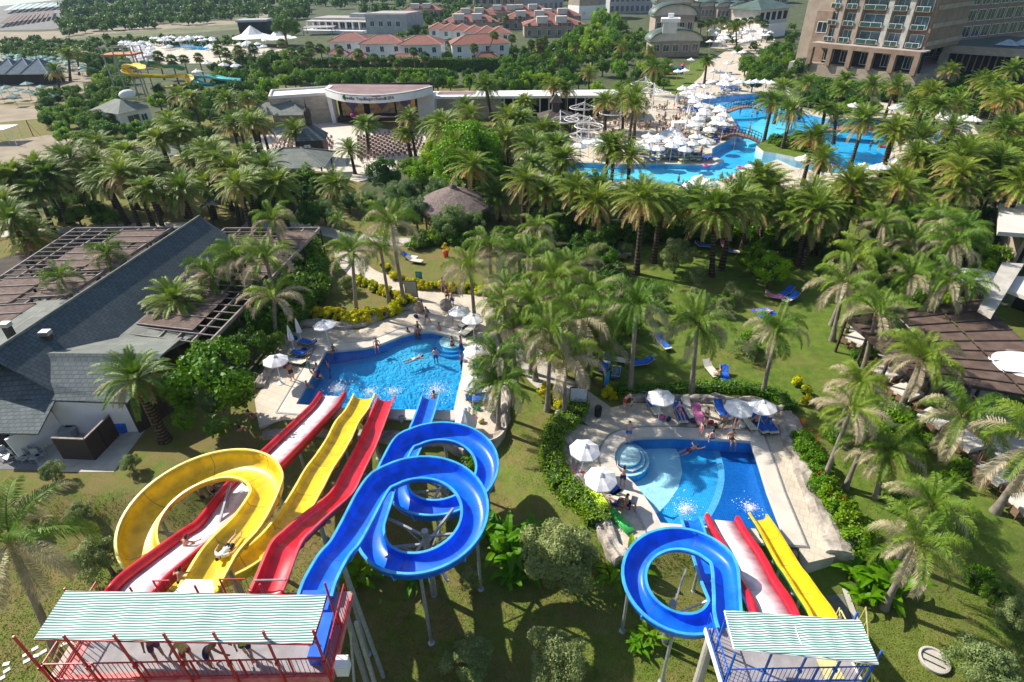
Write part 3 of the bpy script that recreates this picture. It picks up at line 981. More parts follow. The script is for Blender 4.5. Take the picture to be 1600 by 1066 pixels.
r5 = basin('little blue pool between the red-roofed villas', vil_pool, 0, [(None, -1.2, T_cyan)], T_cyan, 1.2)
coping(r5, vil_pool, .8, M_coping, .05)
for nm, poly, wm, z in (('pool_water', mainp, WATERL, -.1), ('pool_water', far_pool, WATER, -.1), ('pool_water', vil_pool, WATER, -.1)):
 sheet(nm, poly, wm, z)
water_body(offset(pool2, -.01), -1.12, -.13, WATER, (.25, .78, .96), .2)
water_body(offset(pool1, -.01), -1.62, -.13, WATER1, (.05, .80, .97), .55)
# paths, sheets
main_deck = XY([(820, 290), (850, 250), (862, 238), (880, 212), (900, 200), (960, 175), (990, 165), (1005, 135), (1060, 150), (1095, 120), (1110, 95), (1150, 70), (1175, 126), (1232, 136), (1245, 165), (1300, 180), (1368, 181), (1374, 160), (1420, 165), (1520, 195), (1532, 215), (1490, 235), (1445, 236), (1398, 256), (1374, 277), (1328, 295), (1240, 296), (1180, 300), (1120, 308), (1050, 310), (960, 305), (860, 320), (825, 305)])
sheet('paved_terrace', main_deck, M_pave, .02, [mainp])
sheet('path', band(XY([(700, 462), (640, 450), (600, 440), (568, 428), (548, 408), (540, 390)]), 2.6), M_pave, .012)
sheet('path', band(XY([(750, 468), (790, 500), (820, 545), (850, 588), (885, 612), (930, 645), (950, 660)]), 2.6), M_pave2, .012)
sheet('path', band(XY([(380, 352), (450, 352), (500, 360), (560, 372), (640, 378), (720, 372)]), 2.2), M_pave2, .012)
sheet('path', band(XY([(860, 345), (940, 346), (1020, 352), (1080, 354), (1140, 358), (1200, 361), (1260, 360)]), 2.2), M_pave, .012)
sheet('path', band(XY([(1325, 300), (1330, 318), (1345, 335), (1375, 350)]), 4.0), M_redpave, .03)
sheet('path', band(XY([(0, 366), (100, 360), (200, 354), (300, 352)]), 2.0), M_pave2, .012)
sheet('path', band(XY([(330, 233), (300, 236), (270, 243), (240, 258), (250, 300)]), 2.2), M_conc, .012)
sheet('path', band(XY([(1480, 470), (1520, 420), (1560, 380), (1590, 350)]), 4.5), M_conc, .012)
# strip beside the pergola restaurant, lower pale path with dining tables
rp = [(1315, 515), (1345, 520), (1400, 590), (1450, 640), (1520, 720), (1600, 800), (1700, 900), (1760, 900), (1700, 760), (1600, 660), (1520, 560), (1440, 480), (1380, 490)]
sheet('paved_terrace', [G(u, v).to_2d() for u, v in rp], M_conc, .015)
# ramp beside the small tower and walkway under the big slides (low ground)
sheet('ramp', [P(u, v, LOW).to_2d() for u, v in [(1268, 868), (1296, 868), (1345, 1010), (1300, 1010)]], M_asphalt, LOW + .01)
sheet('kerb', [P(u, v, LOW).to_2d() for u, v in [(1296, 866), (1303, 866), (1356, 1010), (1345, 1010)]], M_conc, LOW + .09)
sheet('walkway', [P(u, v, LOW).to_2d() for u, v in [(372, 700), (432, 660), (440, 700), (400, 770), (330, 850), (285, 900), (255, 900), (300, 830), (345, 760)]], M_asphalt, LOW + .01)
sheet('kerb', [P(u, v, LOW).to_2d() for u, v in [(366, 700), (372, 700), (345, 760), (300, 830), (255, 900), (247, 900), (294, 826), (340, 756)]], M_conc, LOW + .09)
# far country left: dry track, sand, beach, sea
sheet('dry_field', XY([(-260, 62), (0, 66), (120, 56), (250, 44), (390, 26), (420, 30), (380, 46), (250, 56), (170, 58), (90, 66), (0, 74), (-260, 84)]), M_drygrass, .03)
sheet('sand_track', XY([(-260, 46), (0, 50), (60, 50), (160, 46), (260, 38), (330, 34), (395, 28), (420, 18), (440, 20), (400, 36), (300, 42), (200, 50), (90, 60), (0, 66), (-260, 74)]), M_sand, .05)
sheet('beach', XY([(-400, 10), (0, 8), (150, -4), (130, 30), (85, 46), (0, 48), (-400, 46)]), mat('beach_sand', (.15, .15, .15), (.22, .21, .20), .9, .2, 6, world=True), .06)
sheet('sea', [Vector(p) for p in [P(-300, 14).to_2d(), P(0, 10).to_2d(), P(110, -2).to_2d(), Vector((-100, 1300)), Vector((-1200, 1300)), Vector((-1200, 500))]], mat('sea_water', (.12, .25, .36), (.16, .30, .42), .12, .01, 3, .4, .3, world=True, spec=.6), .1)
sheet('sand', XY([(-60, 222), (0, 222), (70, 212), (150, 208), (170, 220), (135, 240), (90, 262), (0, 275), (-60, 280)]), M_sand, .03)
sheet('sand', XY([(-60, 160), (0, 165), (70, 165), (60, 186), (0, 192), (-60, 196)]), M_sand, .03)
sheet('sand', XY([(-200, 74), (0, 76), (150, 78), (152, 150), (70, 160), (0, 162), (-200, 160)]), M_sand, .02)
sheet('paved_terrace', XY([(395, 215), (425, 200), (470, 186), (560, 196), (660, 210), (690, 235), (650, 258), (560, 285), (500, 268), (420, 262), (385, 240)]), mat('stage_paving', (.60, .54, .47), (.68, .62, .54), .8, .8, 5, world=True), .025)
sheet('paved_terrace', XY([(182, 70), (250, 60), (345, 64), (470, 80), (400, 98), (250, 100), (190, 96)]), M_pave, .02, [far_pool])
sheet('scrub_ground', XY([(-300, 2), (150, -2), (460, 2), (800, -14), (1500, -34), (1700, 40), (1700, 130), (1250, 125), (1100, 90), (960, 160), (830, 145), (700, 132), (425, 135), (330, 175), (150, 208), (152, 78), (0, 76), (-600, 84)]), M_scrub, .01, [far_pool, vil_pool])
sheet('paved_terrace', XY([(1128, 45), (1200, 40), (1215, 70), (1190, 92), (1170, 80), (1110, 75)]), M_pave, .03)
# rockwork borders
def rock_border(label, pts, w=.9, h=.75, z=0.0, seed=1, group='rockwork borders of the pools', zlow=-1.5):
 mb = MB()
 pts = smooth_path([Vector((p[0], p[1])) for p in pts], 8)
 N = 9
 vs = []
 for i, p in enumerate(pts):
  d = (pts[min(i + 1, len(pts) - 1)] - pts[max(i - 1, 0)]).normalized()
  n = Vector((-d.y, d.x))
  for j in range(N):
   t = math.pi * j / (N - 1)
   q = NZ.noise(Vector((p.x * .9, p.y * .9, j * .35 + seed)))
   q2 = NZ.noise(Vector((p.x * 2.6, p.y * 2.6, j * 1.1 + seed)))
   ww = w * (.5 + .22 * q + .10 * q2)
   hh = h * (.75 + .55 * q + .25 * q2)
   x = -math.cos(t) * ww
   zz = zlow if j in (0, N - 1) else z + math.sin(t) ** .6 * hh
   vs.append((p.x + n.x * x, p.y + n.y * x, zz))
 fs = []
 for i in range(len(pts) - 1):
  for j in range(N - 1):
   fs.append((i * N + j, i * N + j + 1, (i + 1) * N + j + 1, (i + 1) * N + j))
 fs += [tuple(range(N)), tuple(reversed(range((len(pts) - 1) * N, len(pts) * N)))]
 mb.add(vs, fs)
 o = mb.build('rock_border', M_rock)
 return tag(o, label, 'rockwork', group)
rock_border('low brown rockwork curving behind the big pool deck', XY([(468, 510), (500, 507), (540, 512), (572, 506), (600, 494), (630, 484), (655, 486)]), .8, .6)
rock_border('rockwork beside the palms at the corner of the big pool deck', XY([(764, 508), (776, 545), (786, 600), (790, 650), (778, 684), (752, 690), (735, 684)]), .8, .6, seed=4)
rock_border('grey boulders left of the white parasol by the shady tree', XY([(452, 522), (442, 545), (424, 575), (405, 606)]), .8, .6, seed=7)
rock_border('pale rockwork between the low green hedge and the small pool', XY([(880, 648), (878, 680), (888, 710), (890, 745), (918, 768), (938, 790), (944, 822), (955, 850), (972, 876)]), 1.0, .55, seed=9)
rock_border('broad pale rockwork along the flower bed side of the small pool', XY([(1225, 650), (1240, 690), (1256, 725), (1272, 765), (1284, 805), (1302, 838), (1312, 868)]), 1.5, .5, seed=12)
rock_border('grey rock wall behind the sunbeds of the small pool', XY([(985, 624), (1030, 622), (1080, 626), (1130, 628), (1190, 634), (1222, 645)]), .7, .6, seed=14)
rock_border('rockwork at the foot of the pool where the slides end', XY([(408, 672), (430, 668), (470, 662), (520, 664)]), 1.2, .3, z=-.5, seed=16)
rock_border('rockwork under the ends of the small red and white slide', XY([(1070, 848), (1130, 850), (1190, 848), (1245, 852)]), .8, .2, z=-.4, seed=18)
rock_border('rock edge under the end of the blue slide at the big pool', XY([(560, 668), (620, 672), (690, 674), (730, 690)]), .9, .3, z=-.6, seed=20)
for i, (u, v, s) in enumerate([(697, 483, .9), (655, 487, .8)]):
 p = G(u, v)
 mb = MB(); mb.ell((0, 0, .4 * s), (.6 * s, .5 * s, .8 * s), 12, 8, 0, .12, random.Random(i + 3))
 o = mb.build('boulder', M_rock, loc=p); tag(o, ['pale boulder pillar where the path reaches the big pool', 'dark boulder beside the grey sign board'][i], 'boulder')
# islands of the lagoon
def island(label, px, h=.45):
 mb = MB(); mb.slab(XY(px), [], -1.3, h, 0, 1)
 o = mb.build('planted_island', (M_lawn, M_coping)); return tag(o, label, 'island')
island('planted island beside the wooden bridge in the lagoon', [(1181, 232), (1192, 241), (1212, 244), (1245, 251), (1284, 257), (1290, 236), (1280, 216), (1262, 214), (1230, 218), (1200, 222)])
island('small bushy island where two arms of the lagoon meet', [(1406, 204), (1430, 198), (1446, 204), (1450, 215), (1430, 223), (1410, 218)])
# ridge of dark reddish flagging seen under the lagoon water
# ---------------------------------------------------------------- slides
def plastic(name, c, rough=.36):
 return mat(name, tuple(min(1, x * 1.05) for x in c), tuple(x * .74 for x in c), rough, 1.6, 5, .06, 3, spec=.4, coat=.12)
S_blue = plastic('slide_blue', (.005, .16, .92)); S_blue2 = plastic('slide_blue_rim', (.07, .45, .95))
S_yel = plastic('slide_yellow', (.86, .60, .015)); S_yel2 = plastic('slide_yellow_rim', (.95, .80, .16))
S_red = plastic('slide_red', (.70, .012, .035)); S_red2 = plastic('slide_red_rim', (.80, .09, .10))
S_white = plastic('slide_white', (.85, .85, .87)); S_green = plastic('slide_green', (.01, .28, .16)); S_teal = plastic('slide_teal', (.02, .45, .5))
S_under = plastic('slide_back', (.55, .52, .42), .6)
M_seam = mat('seam_line', (.08, .08, .10), (.14, .14, .16), .6, 8, 2)
M_splash = mat('splash', (.85, .9, .93), (.95, .97, 1), .3, 20, 2)
def resample(pts, step):
 out, acc = [pts[0].copy()], 0
 for a, b in zip(pts, pts[1:]):
  L = (b - a).length
  t = step - acc
  while t <= L:
   out.append(a.lerp(b, t / L)); t += step
  acc = L - (t - step)
 if (out[-1] - pts[-1]).length > step * .3: out.append(pts[-1].copy())
 return out
def frames(pts):
 fr = []
 for i, p in enumerate(pts):
  d = (pts[min(i + 1, len(pts) - 1)] - pts[max(i - 1, 0)]).normalized()
  n = Vector((-d.y, d.x, 0)).normalized()
  fr.append((p, n, n.cross(d) * -1 if False else d.cross(n) * -1))
 out = []
 for p, n, u in fr:
  if u.z < 0: u = -u
  out.append((p, n, u))
 return out
def sweep(mb, fr, prof, mi=0, cap=True):
 k = len(prof(0)) if callable(prof) else len(prof)
 vs, fs = [], []
 for i, (p, n, u) in enumerate(fr):
  pr = prof(i / (len(fr) - 1)) if callable(prof) else prof
  for x, z in pr: vs.append(p + n * x + u * z)
 for i in range(len(fr) - 1):
  for j in range(k):
   j2 = (j + 1) % k
   fs.append((i * k + j, (i + 1) * k + j, (i + 1) * k + j2, i * k + j2))
 if cap: fs += [tuple(range(k)), tuple(reversed(range((len(fr) - 1) * k, len(fr) * k)))]
 return mb.add(vs, fs, mi)
def uprof(w, hl, hr, th=.06):
 """closed U section; +x is to the left of the travel direction"""
 a = [(w * .5, hl), (w * .485, hl * .6), (w * .43, hl * .28), (w * .33, .07), (w * .17, .015), (0, 0), (-w * .17, .015), (-w * .33, .07), (-w * .43, hr * .28), (-w * .485, hr * .6), (-w * .5, hr)]
 b = [(x * (1 + 2 * th / w), z - (th if abs(x) < w * .45 else th * .2)) for x, z in a]
 return a + b[::-1]
def flume(name, label, ctrl, w, m_in, m_rim, hl=.42, hr=.42, m_back=None, step=.3, k=8, hfun=None, joints=True):
 pts = resample(smooth_path(ctrl, k), step)
 fr = frames(pts)
 root = thing(name, label, 'water slide', (pts[-1].x, pts[-1].y, 0))
 off = -root.location
 fr = [(p + off, n, u) for p, n, u in fr]
 H = hfun or (lambda t: (hl, hr))
 mb = MB()
 kk = 22
 sweep(mb, fr, lambda t: uprof(w, *H(t)))
 mb.m = []
 nseg = len(fr) - 1
 for i in range(nseg): mb.m += [0 if j < 10 else 1 for j in range(kk)]
 mb.m += [0, 0]
 mb.build('channel', (m_in, m_back or m_in), root, True)
 for s in (1, -1):
  rb = MB()
  def pr(t):
   h = H(t)[0 if s > 0 else 1]
   x = s * w * .5
   return [(x - s * .01, h - .05), (x - s * .015, h + .035), (x + s * .10, h + .035), (x + s * .12, h - .03), (x + s * .07, h - .06)]
  sweep(rb, fr, pr)
  rb.build('rim', m_rim, root, False)
 if joints:
  jb = MB()
  for i in range(8, len(fr) - 4, 9):
   p, n, u = fr[i]
   q = fr[i + 1][0]
   d = (q - p).normalized()
   hL, hR = H(i / nseg)
   pr = [(w * .5 + .10, hL - .1), (w * .5 + .02, .1), (w * .3, -.05), (-w * .3, -.05), (-w * .5 - .02, .1), (-w * .5 - .10, hR - .1)]
   jb.tube([p + n * x + u * (z - .05) for x, z in pr], .035, 5)
  jb.build('joint_flange', m_back or m_rim, root)
  sb = MB()
  for i in range(8, len(fr) - 4, 9):
   p, n, u = fr[i]; d = (fr[i + 1][0] - p).normalized() * .012
   q = uprof(w, *H(i / nseg))[:11]
   a = [p + n * x * .992 + u * (z + .006) - d for x, z in q]; b = [v + d * 2 for v in a]
   for k in range(10): sb.add([a[k], a[k + 1], b[k + 1], b[k]], [(0, 1, 2, 3)])
  sb.build('channel_seam', M_seam, root)
 return root, fr, off
def support(root, p, top, base_z, w=.14, arm=.9, n=None, m=None):
 """a steel column with a cradle arm under the channel; p is in the root's own space"""
 m = m or M_galv
 mb = MB()
 mb.tube([(p.x, p.y, base_z), (p.x, p.y, top)], w, 10)
 mb.lathe([(w * 2.2, 0), (w * 2.2, .05), (w * 1.3, .12)], 10, (p.x, p.y, base_z))
 if n is not None:
  mb.beam(Vector((p.x, p.y, top)) - n * arm * .5, Vector((p.x, p.y, top)) + n * arm * .5, .12, .12)
 mb.build('support_post', m, root, False)
def V(*a): return Vector(a)
def arc(c, R, a0, a1, z0, z1, n=14, ry=None):
 out = []
 for i in range(n + 1):
  t = i / n
  a = math.radians(a0 + (a1 - a0) * t)
  out.append(Vector((c[0] + R * math.cos(a), c[1] + (ry or R) * math.sin(a), z0 + (z1 - z0) * t)))
 return out
GL = LOW
# red and white wide slide
def wide_slide(label, ctrl, w, hw=.34, back=S_under):
 pts = resample(smooth_path(ctrl, 8), .3)
 fr = frames(pts)
 root = thing('wide_slide', label, 'water slide', (pts[-1].x, pts[-1].y, 0))
 fr = [(p - root.location, n, u) for p, n, u in fr]
 mb = MB(); sweep(mb, fr, [(w * .5, 0), (-w * .5, 0), (-w * .5, -.08), (w * .5, -.08)]); mb.build('slide_bed', S_white, root, True)
 for s in (1, -1):
  b = MB(); x = s * w * .5
  sweep(b, fr, [(x - s * .02, -.06), (x - s * .02, .10), (x + s * .03, .30), (x + s * .12, hw + .06), (x + s * .24, hw + .04), (x + s * .30, .2), (x + s * .28, -.1)])
  b.build('side_wall', S_red, root, True)
 return root, fr
rw, rfr = wide_slide('wide white slide with red side walls, dropping from the tall tower to the pool', [V(-14.6, 13.4, 6.95), V(-14.55, 14.0, 6.85), V(-14.5, 14.8, 6.5), V(-14.35, 17.4, 5.2), V(-14.25, 18.6, 4.55), V(-14.12, 20.2, 4.35), V(-14.0, 22.0, 3.95), V(-13.75, 26, 2.55), V(-13.45, 30.3, 1.15), V(-13.3, 32.3, .55), V(-13.22, 33.9, .32)], 1.5)
for i in (14, 26, 38, 50): support(rw, rfr[i][0], rfr[i][0].z - .1, GL, .11, 1.9, rfr[i][1])
# yellow looping slide
cy = (-14.5, 18.6)
ctrl = [V(-12.0, 13.5, 6.95), V(-12.0, 14.1, 6.9), V(-11.95, 15.4, 6.75), V(-11.6, 17.2, 6.35)] + arc(cy, 2.95, -8, 352 - 14, 6.05, 3.8, 18, 2.75)[1:] + [V(-11.35, 18.9, 3.55), V(-11.15, 20.8, 3.2), V(-11.05, 22.2, 3.0), V(-10.98, 23.6, 2.8), V(-10.92, 25.2, 2.3), V(-10.87, 27.2, 1.8), V(-10.83, 29, 1.55), V(-10.8, 31.2, .75), V(-10.8, 33.5, .3)]
def hy(t):
 k = max(0, min(1, (t - .08) / .06)) * max(0, min(1, (.62 - t) / .06))
 return (.42, .42 + .42 * k)
ys, yfr, _ = flume('looping_slide', 'yellow slide that makes one full loop beside the tall tower', ctrl, 1.42, S_yel, S_yel2, hfun=hy, m_back=S_yel)
p = Vector((cy[0] + .2, cy[1] - .2, 0)) - ys.location
mb = MB(); mb.tube([(p.x, p.y, GL), (p.x, p.y, 4.6)], .16, 12); mb.build('support_post', M_galv, ys)
for a, z, zz in ((90, 4.2, 5.2), (180, 3.9, 4.6), (262, 3.2, 4.0), (20, 3.4, 3.6)):
 q = p + Vector((2.6 * math.cos(math.radians(a)), 2.5 * math.sin(math.radians(a)), 0))
 mb = MB(); mb.beam((p.x, p.y, z), (q.x, q.y, zz), .1); mb.beam((p.x, p.y, z - 1.1), (q.x, q.y, zz), .06); mb.build('support_arm', M_galv, ys)
for q in ((-11.2, 22.5, 2.8), (-10.9, 28, 1.4), (-11.9, 15.2, 6.6), (-17.4, 19.4, 4.6)):
 q = Vector(q) - ys.location; support(ys, q, q.z, GL, .09)
# red single slide
rs, sfr, _ = flume('red_slide', 'narrow straight red slide between the yellow and the blue ones', [V(-9.35, 13.2, 7.05), V(-9.35, 13.9, 7.0), V(-9.34, 15.3, 6.95), V(-9.33, 16.3, 6.4), V(-9.3, 18.2, 5.2), V(-9.28, 21, 3.3), V(-9.27, 22.3, 2.65), V(-9.25, 24, 2.2), V(-9.22, 27, 1.35), V(-9.19, 30, .85), V(-9.16, 33.2, .3)], 1.12, S_red, S_red2, .40, .40)
for q in ((-9.3, 18.6, 4.9), (-9.25, 24.5, 2.0), (-9.2, 29, .95)):
 q = Vector(q) - rs.location; support(rs, q, q.z - .1, GL, .1, 1.1, Vector((1, 0, 0)))
# blue double-ring slide
c1, c2 = (-4.42, 18.7), (-4.15, 23.75)
ctrl = [V(-7.5, 13.0, 6.95), V(-7.5, 13.7, 6.9), V(-7.42, 15.0, 6.5), V(-7.3, 16.0, 6.0), V(-7.1, 17.2, 5.75)] + arc(c1, 2.5, 172, -172, 5.45, 3.95, 18)[1:] + [V(-6.95, 19.0, 3.85), V(-6.9, 20.4, 3.65), V(-6.85, 22.0, 3.45)] + arc(c2, 2.6, 170, -172, 3.2, 1.85, 18)[1:] + [V(-6.7, 24.2, 1.7), V(-6.55, 25.8, 1.4), V(-6.3, 28, 1.05), V(-6.05, 30.8, .65), V(-5.95, 33.3, .3)]
def hb(t):
 k = max(0, min(1, (t - .06) / .05)) * max(0, min(1, (.86 - t) / .05))
 return (.42 + .26 * k, .42)
bs, bfr, _ = flume('looping_slide', 'long blue slide winding through two full rings, one behind the other', ctrl, 1.15, S_blue, S_blue2, hfun=hb)
for cc, zt in ((c1, 3.9), (c2, 2.2)):
 p = Vector((cc[0], cc[1], 0)) - bs.location
 mb = MB(); mb.tube([(p.x, p.y, GL), (p.x, p.y, zt)], .17, 14); mb.build('support_post', M_galv, bs)
 for a in (5, 62, 150, 185, 250, 300):
  z = zt - .45 - (.55 if a in (62, 185, 300) else 0)
  q = p + Vector((2.45 * math.cos(math.radians(a)), 2.45 * math.sin(math.radians(a)), 0))
  mb = MB(); mb.beam((p.x, p.y, z), (q.x, q.y, z + .05), .11, .13); mb.beam((p.x, p.y, z - .9), (p.x * .45 + q.x * .55, p.y * .45 + q.y * .55, z), .05); mb.build('support_arm', M_galv, bs)
for q in ((-7.35, 15.6, 6.0), (-4.3, 16.1, 4.2), (-1.95, 19, 4.4), (-4.2, 21.1, 2.2), (-1.6, 24, 2.3), (-4.2, 26.4, 2.7), (-6.45, 27.2, 1.1)):
 q = Vector(q) - bs.location; support(bs, q, q.z, GL, .085)
q = Vector((-6.6, 14.9, 5.9)) - bs.location
mb = MB(); mb.tube([q + V(-.6, .4, .2), (q.x + .2, q.y - .4, -1.3)], .1, 8); mb.build('support_post', M_galv, bs)
# small tower slides
c3 = (7.2, 15.95)
ctrl = [V(8.35, 12.9, 4.55), V(8.4, 13.5, 4.5), V(8.75, 14.6, 4.25)] + arc(c3, 1.95, -14, 350 - 8, 4.1, 2.45, 18, 1.85)[1:] + [V(9.05, 16.5, 2.3), V(9.15, 17.6, 1.95), V(9.4, 19.2, 1.25), V(9.75, 21.9, .3)]
def hc(t):
 k = max(0, min(1, (t - .08) / .06)) * max(0, min(1, (.74 - t) / .06))
 return (.36, .36 + .2 * k)
b3, f3, _ = flume('looping_slide', 'short blue slide making a single ring beside the small tower', ctrl, .95, S_blue, S_blue2, hfun=hc)
p = Vector((c3[0], c3[1], 0)) - b3.location
mb = MB(); mb.tube([(p.x, p.y, GL), (p.x, p.y, 1.9)], .17, 14); mb.build('support_post', M_galv, b3)
for a in (150, 215, 280, 60, 0):
 q = p + Vector((1.9 * math.cos(math.radians(a)), 1.8 * math.sin(math.radians(a)), 0))
 mb = MB(); mb.beam((p.x, p.y, .9), (q.x, q.y, 2.2), .08); mb.build('support_arm', M_galv, b3)
for q in ((5.2, 16.5, 2.9), (6.6, 14.0, 2.6), (9.3, 18.6, 1.3)):
 q = Vector(q) - b3.location; support(b3, q, q.z, GL, .08)
w2, f2_ = wide_slide('short white slide with red side walls beside the small tower', [V(10.3, 13.0, 4.6), V(10.35, 13.6, 4.55), V(10.5, 14.4, 4.2), V(10.75, 16, 3.25), V(10.95, 17.2, 2.7), V(11.15, 18.5, 2.05), V(11.4, 20.4, 1.0), V(11.6, 21.9, .3)], 1.35, .3)
for i in (8, 20): support(w2, f2_[i][0], f2_[i][0].z - .1, GL, .1, 1.6, f2_[i][1])
y2, g2, _ = flume('yellow_slide', 'short straight yellow slide with a green underside by the grey ramp', [V(12.0, 12.8, 4.7), V(12.05, 13.4, 4.65), V(12.2, 14.5, 4.1), V(12.45, 15.9, 3.35), V(12.6, 16.7, 2.85), V(12.95, 18.6, 1.95), V(13.3, 20.3, 1.1), V(13.55, 21.9, .3)], .85, S_yel, S_yel, .38, .38, m_back=S_green)
for i in (8, 18): support(y2, g2[i][0], g2[i][0].z - .1, GL, .08, .9, g2[i][1])
# splashes where riders land
def splash(x, y, s, label, seed):
 rg = random.Random(seed)
 mb = MB()
 for _ in range(int(1300 * s)):
  a = rg.uniform(0, 6.28); r = abs(rg.gauss(0, .30)) * s
  z = -.1 + abs(rg.gauss(0, .22)) * s * max(0, 1 - r / s)
  q = rg.uniform(.004, .015) * (1.6 if rg.random() < .2 else 1)
  mb.ell((x + r * math.cos(a), y + r * math.sin(a) * .8 + r * .4, z), (q, q, q * .7), 4, 2)
 for _ in range(int(260 * s)):
  a = rg.uniform(0, 6.28); r = abs(rg.gauss(0, .6)) * s; q = rg.uniform(.008, .035)
  mb.ell((x + r * math.cos(a) * .9, y + r * math.sin(a) + .3, -.12), (q * rg.uniform(.6, 1.6), q, .012), 7, 3)
 o = mb.build('water_splash', M_splash); o['label'] = label; o['category'] = 'splash'
 return o
splash(-5.75, 34.6, 1.5, 'white splash at the foot of the long blue slide', 1)
splash(-9.0, 34.6, .9, 'spray at the foot of the narrow red slide', 2)
splash(-10.7, 34.6, .9, 'spray at the foot of the yellow looping slide', 3)
splash(-13.2, 35.0, 1.2, 'foam at the foot of the wide red and white slide', 4)
splash(9.9, 22.9, 1.0, 'foam at the foot of the short blue slide', 5)
splash(13.7, 22.9, .7, 'spray at the foot of the short yellow slide', 6)
# ---------------------------------------------------------------- towers
M_red = mat('red_paint', (.50, .012, .02), (.58, .03, .035), .4, 8, 3)
M_bluep = mat('blue_paint', (.015, .10, .55), (.03, .15, .62), .4, 8, 3)
M_pink = mat('faded_red_paint', (.62, .12, .12), (.72, .24, .22), .6, 3, 5)
M_deckfloor = mat('platform_floor', (.30, .28, .29), (.38, .35, .36), .8, 2, 5, .2, 30)
M_yelp = mat('yellow_paint', (.62, .55, .22), (.72, .66, .32), .5, 6, 3)
M_awn = stripe_mat('awning_cloth', (.70, .80, .77), (.05, .20, .165), 1, 1 / .088, .5, .8)
def awning(root, c, z, m_frame, wob=.03):
 """c: four plan corners far-left, far-right, near-right, near-left"""
 a, b, d, e = [Vector(q) for q in c]
 nx, ny = 46, 14
 vs, fs = [], []
 # local y runs across the stripes
 for j in range(ny + 1):
  for i in range(nx + 1):
   s, t = i / nx, j / ny
   p = (a * (1 - s) + b * s) * (1 - t) + (e * (1 - s) + d * s) * t
   zz = z[0] * (1 - t) + z[1] * t + .035 * NZ.noise(Vector((p.x * 1.3, p.y * 1.6, 3))) - .05 * math.sin(t * math.pi * 1) * abs(math.sin(s * math.pi * 7))
   p = p + Vector((0, .03 * NZ.noise(Vector((p.x * 2.0, t * 3, 9)))))
   vs.append((p.x, p.y, zz))
 for j in range(ny):
  for i in range(nx):
   k = j * (nx + 1) + i
   fs.append((k, k + nx + 1, k + nx + 2, k + 1))
 n = len(vs)
 vs += [(x, y, zz - .012) for x, y, zz in vs]
 fs += [tuple(q + n for q in reversed(f)) for f in fs]
 mb = MB(); mb.add(vs, fs); mb.build('awning', M_awn, root, True)
 mb = MB()
 P4 = [Vector((a.x, a.y, z[0])), Vector((b.x, b.y, z[0])), Vector((d.x, d.y, z[1])), Vector((e.x, e.y, z[1]))]
 for i in range(4): mb.tube([P4[i] - V(0, 0, .05), P4[(i + 1) % 4] - V(0, 0, .05)], .035, 6)
 for s in (.25, .5, .75):
  mb.tube([P4[0].lerp(P4[1], s) - V(0, 0, .06), P4[3].lerp(P4[2], s) - V(0, 0, .06)], .022, 6)
 mb.build('awning_frame', m_frame, root)
def railing(root, p, q, h, m, gap=.16, post=1.6, r=.03, name='railing'):
 p, q = Vector(p), Vector(q)
 L = (q - p).length
 mb = MB()
 up = V(0, 0, 1)
 for z in (h, .12): mb.tube([p + up * z, q + up * z], r, 6)
 n = max(2, int(L / gap))
 for i in range(n + 1):
  a = p.lerp(q, i / n)
  mb.tube([a + up * .12, a + up * h], r * .45, 4, False)
 for i in range(int(L / post) + 1):
  a = p.lerp(q, min(1, i * post / L)); mb.tube([a, a + up * (h + .03)], r * 1.1, 6)
 return mb.build(name, m, root)
X0, X1, Y0, Y1, ZP = -15.5, -6.3, 10.35, 13.35, 7.0
tw = thing('slide_tower', 'tall slide tower with red railings under a green and white striped awning', 'slide tower', (-11, 12, LOW))
def toff(root, x, y, z): return Vector((x, y, z)) - root.location
mb = MB()
mb.b2(toff(tw, X0, Y0, ZP - .18), toff(tw, X1, Y1 + .1, ZP)); mb.build('platform', M_deckfloor, tw)
mb = MB()
for a, b in (((X0 - .06, Y0 - .08), (X1 + .06, Y0)), ((X0 - .08, Y0), (X0, Y1)), ((X1, Y0), (X1 + .08, Y1))):
 mb.b2(toff(tw, a[0], a[1], ZP - .24), toff(tw, b[0], b[1], ZP + .06))
mb.b2(toff(tw, X0, Y0 + .02, ZP + .002), toff(tw, X0 + .35, Y1, ZP + .02)); mb.b2(toff(tw, X0 + .36, Y0 + .02, ZP + .002), toff(tw, X0 + 4.2, Y0 + .22, ZP + .02))
mb.build('platform_edge', M_pink, tw)
railing(tw, toff(tw, X0, Y0, ZP), toff(tw, X1, Y0, ZP), 1.05, M_red)
railing(tw, toff(tw, X0, Y0, ZP), toff(tw, X0, Y1, ZP), 1.05, M_red)
railing(tw, toff(tw, X1, Y0, ZP), toff(tw, X1, Y1 - .3, ZP), 1.05, M_red)
railing(tw, toff(tw, -10.95, Y1, ZP), toff(tw, -10.0, Y1, ZP), 1.05, M_red)
railing(tw, toff(tw, -13.4, Y1, ZP), toff(tw, -12.8, Y1, ZP), 1.05, M_red)
for i in range(7):
 x = X0 + (X1 - X0) * i / 6
 mb = MB(); mb.beam(toff(tw, x, Y0 - .1, ZP - .3), toff(tw, x, Y0 - .1, ZP + 2.85), .06); mb.box(toff(tw, x, Y0 - .1, ZP + 1.0), (.11, .11, .16)); mb.build('post', M_red, tw)
for i in range(5):
 x = X0 + .2 + (X1 - X0 - .4) * i / 4
 mb = MB(); mb.tube([toff(tw, x, 12.15, ZP), toff(tw, x, 12.15, ZP + 2.45)], .035, 6); mb.build('post', M_red, tw)
awning(tw, [(-4.15, .02), (4.7, -.35), (4.65, -1.95), (-4.15, -1.6)], (ZP + 2.5 - LOW, ZP + 2.45 - LOW), M_red)
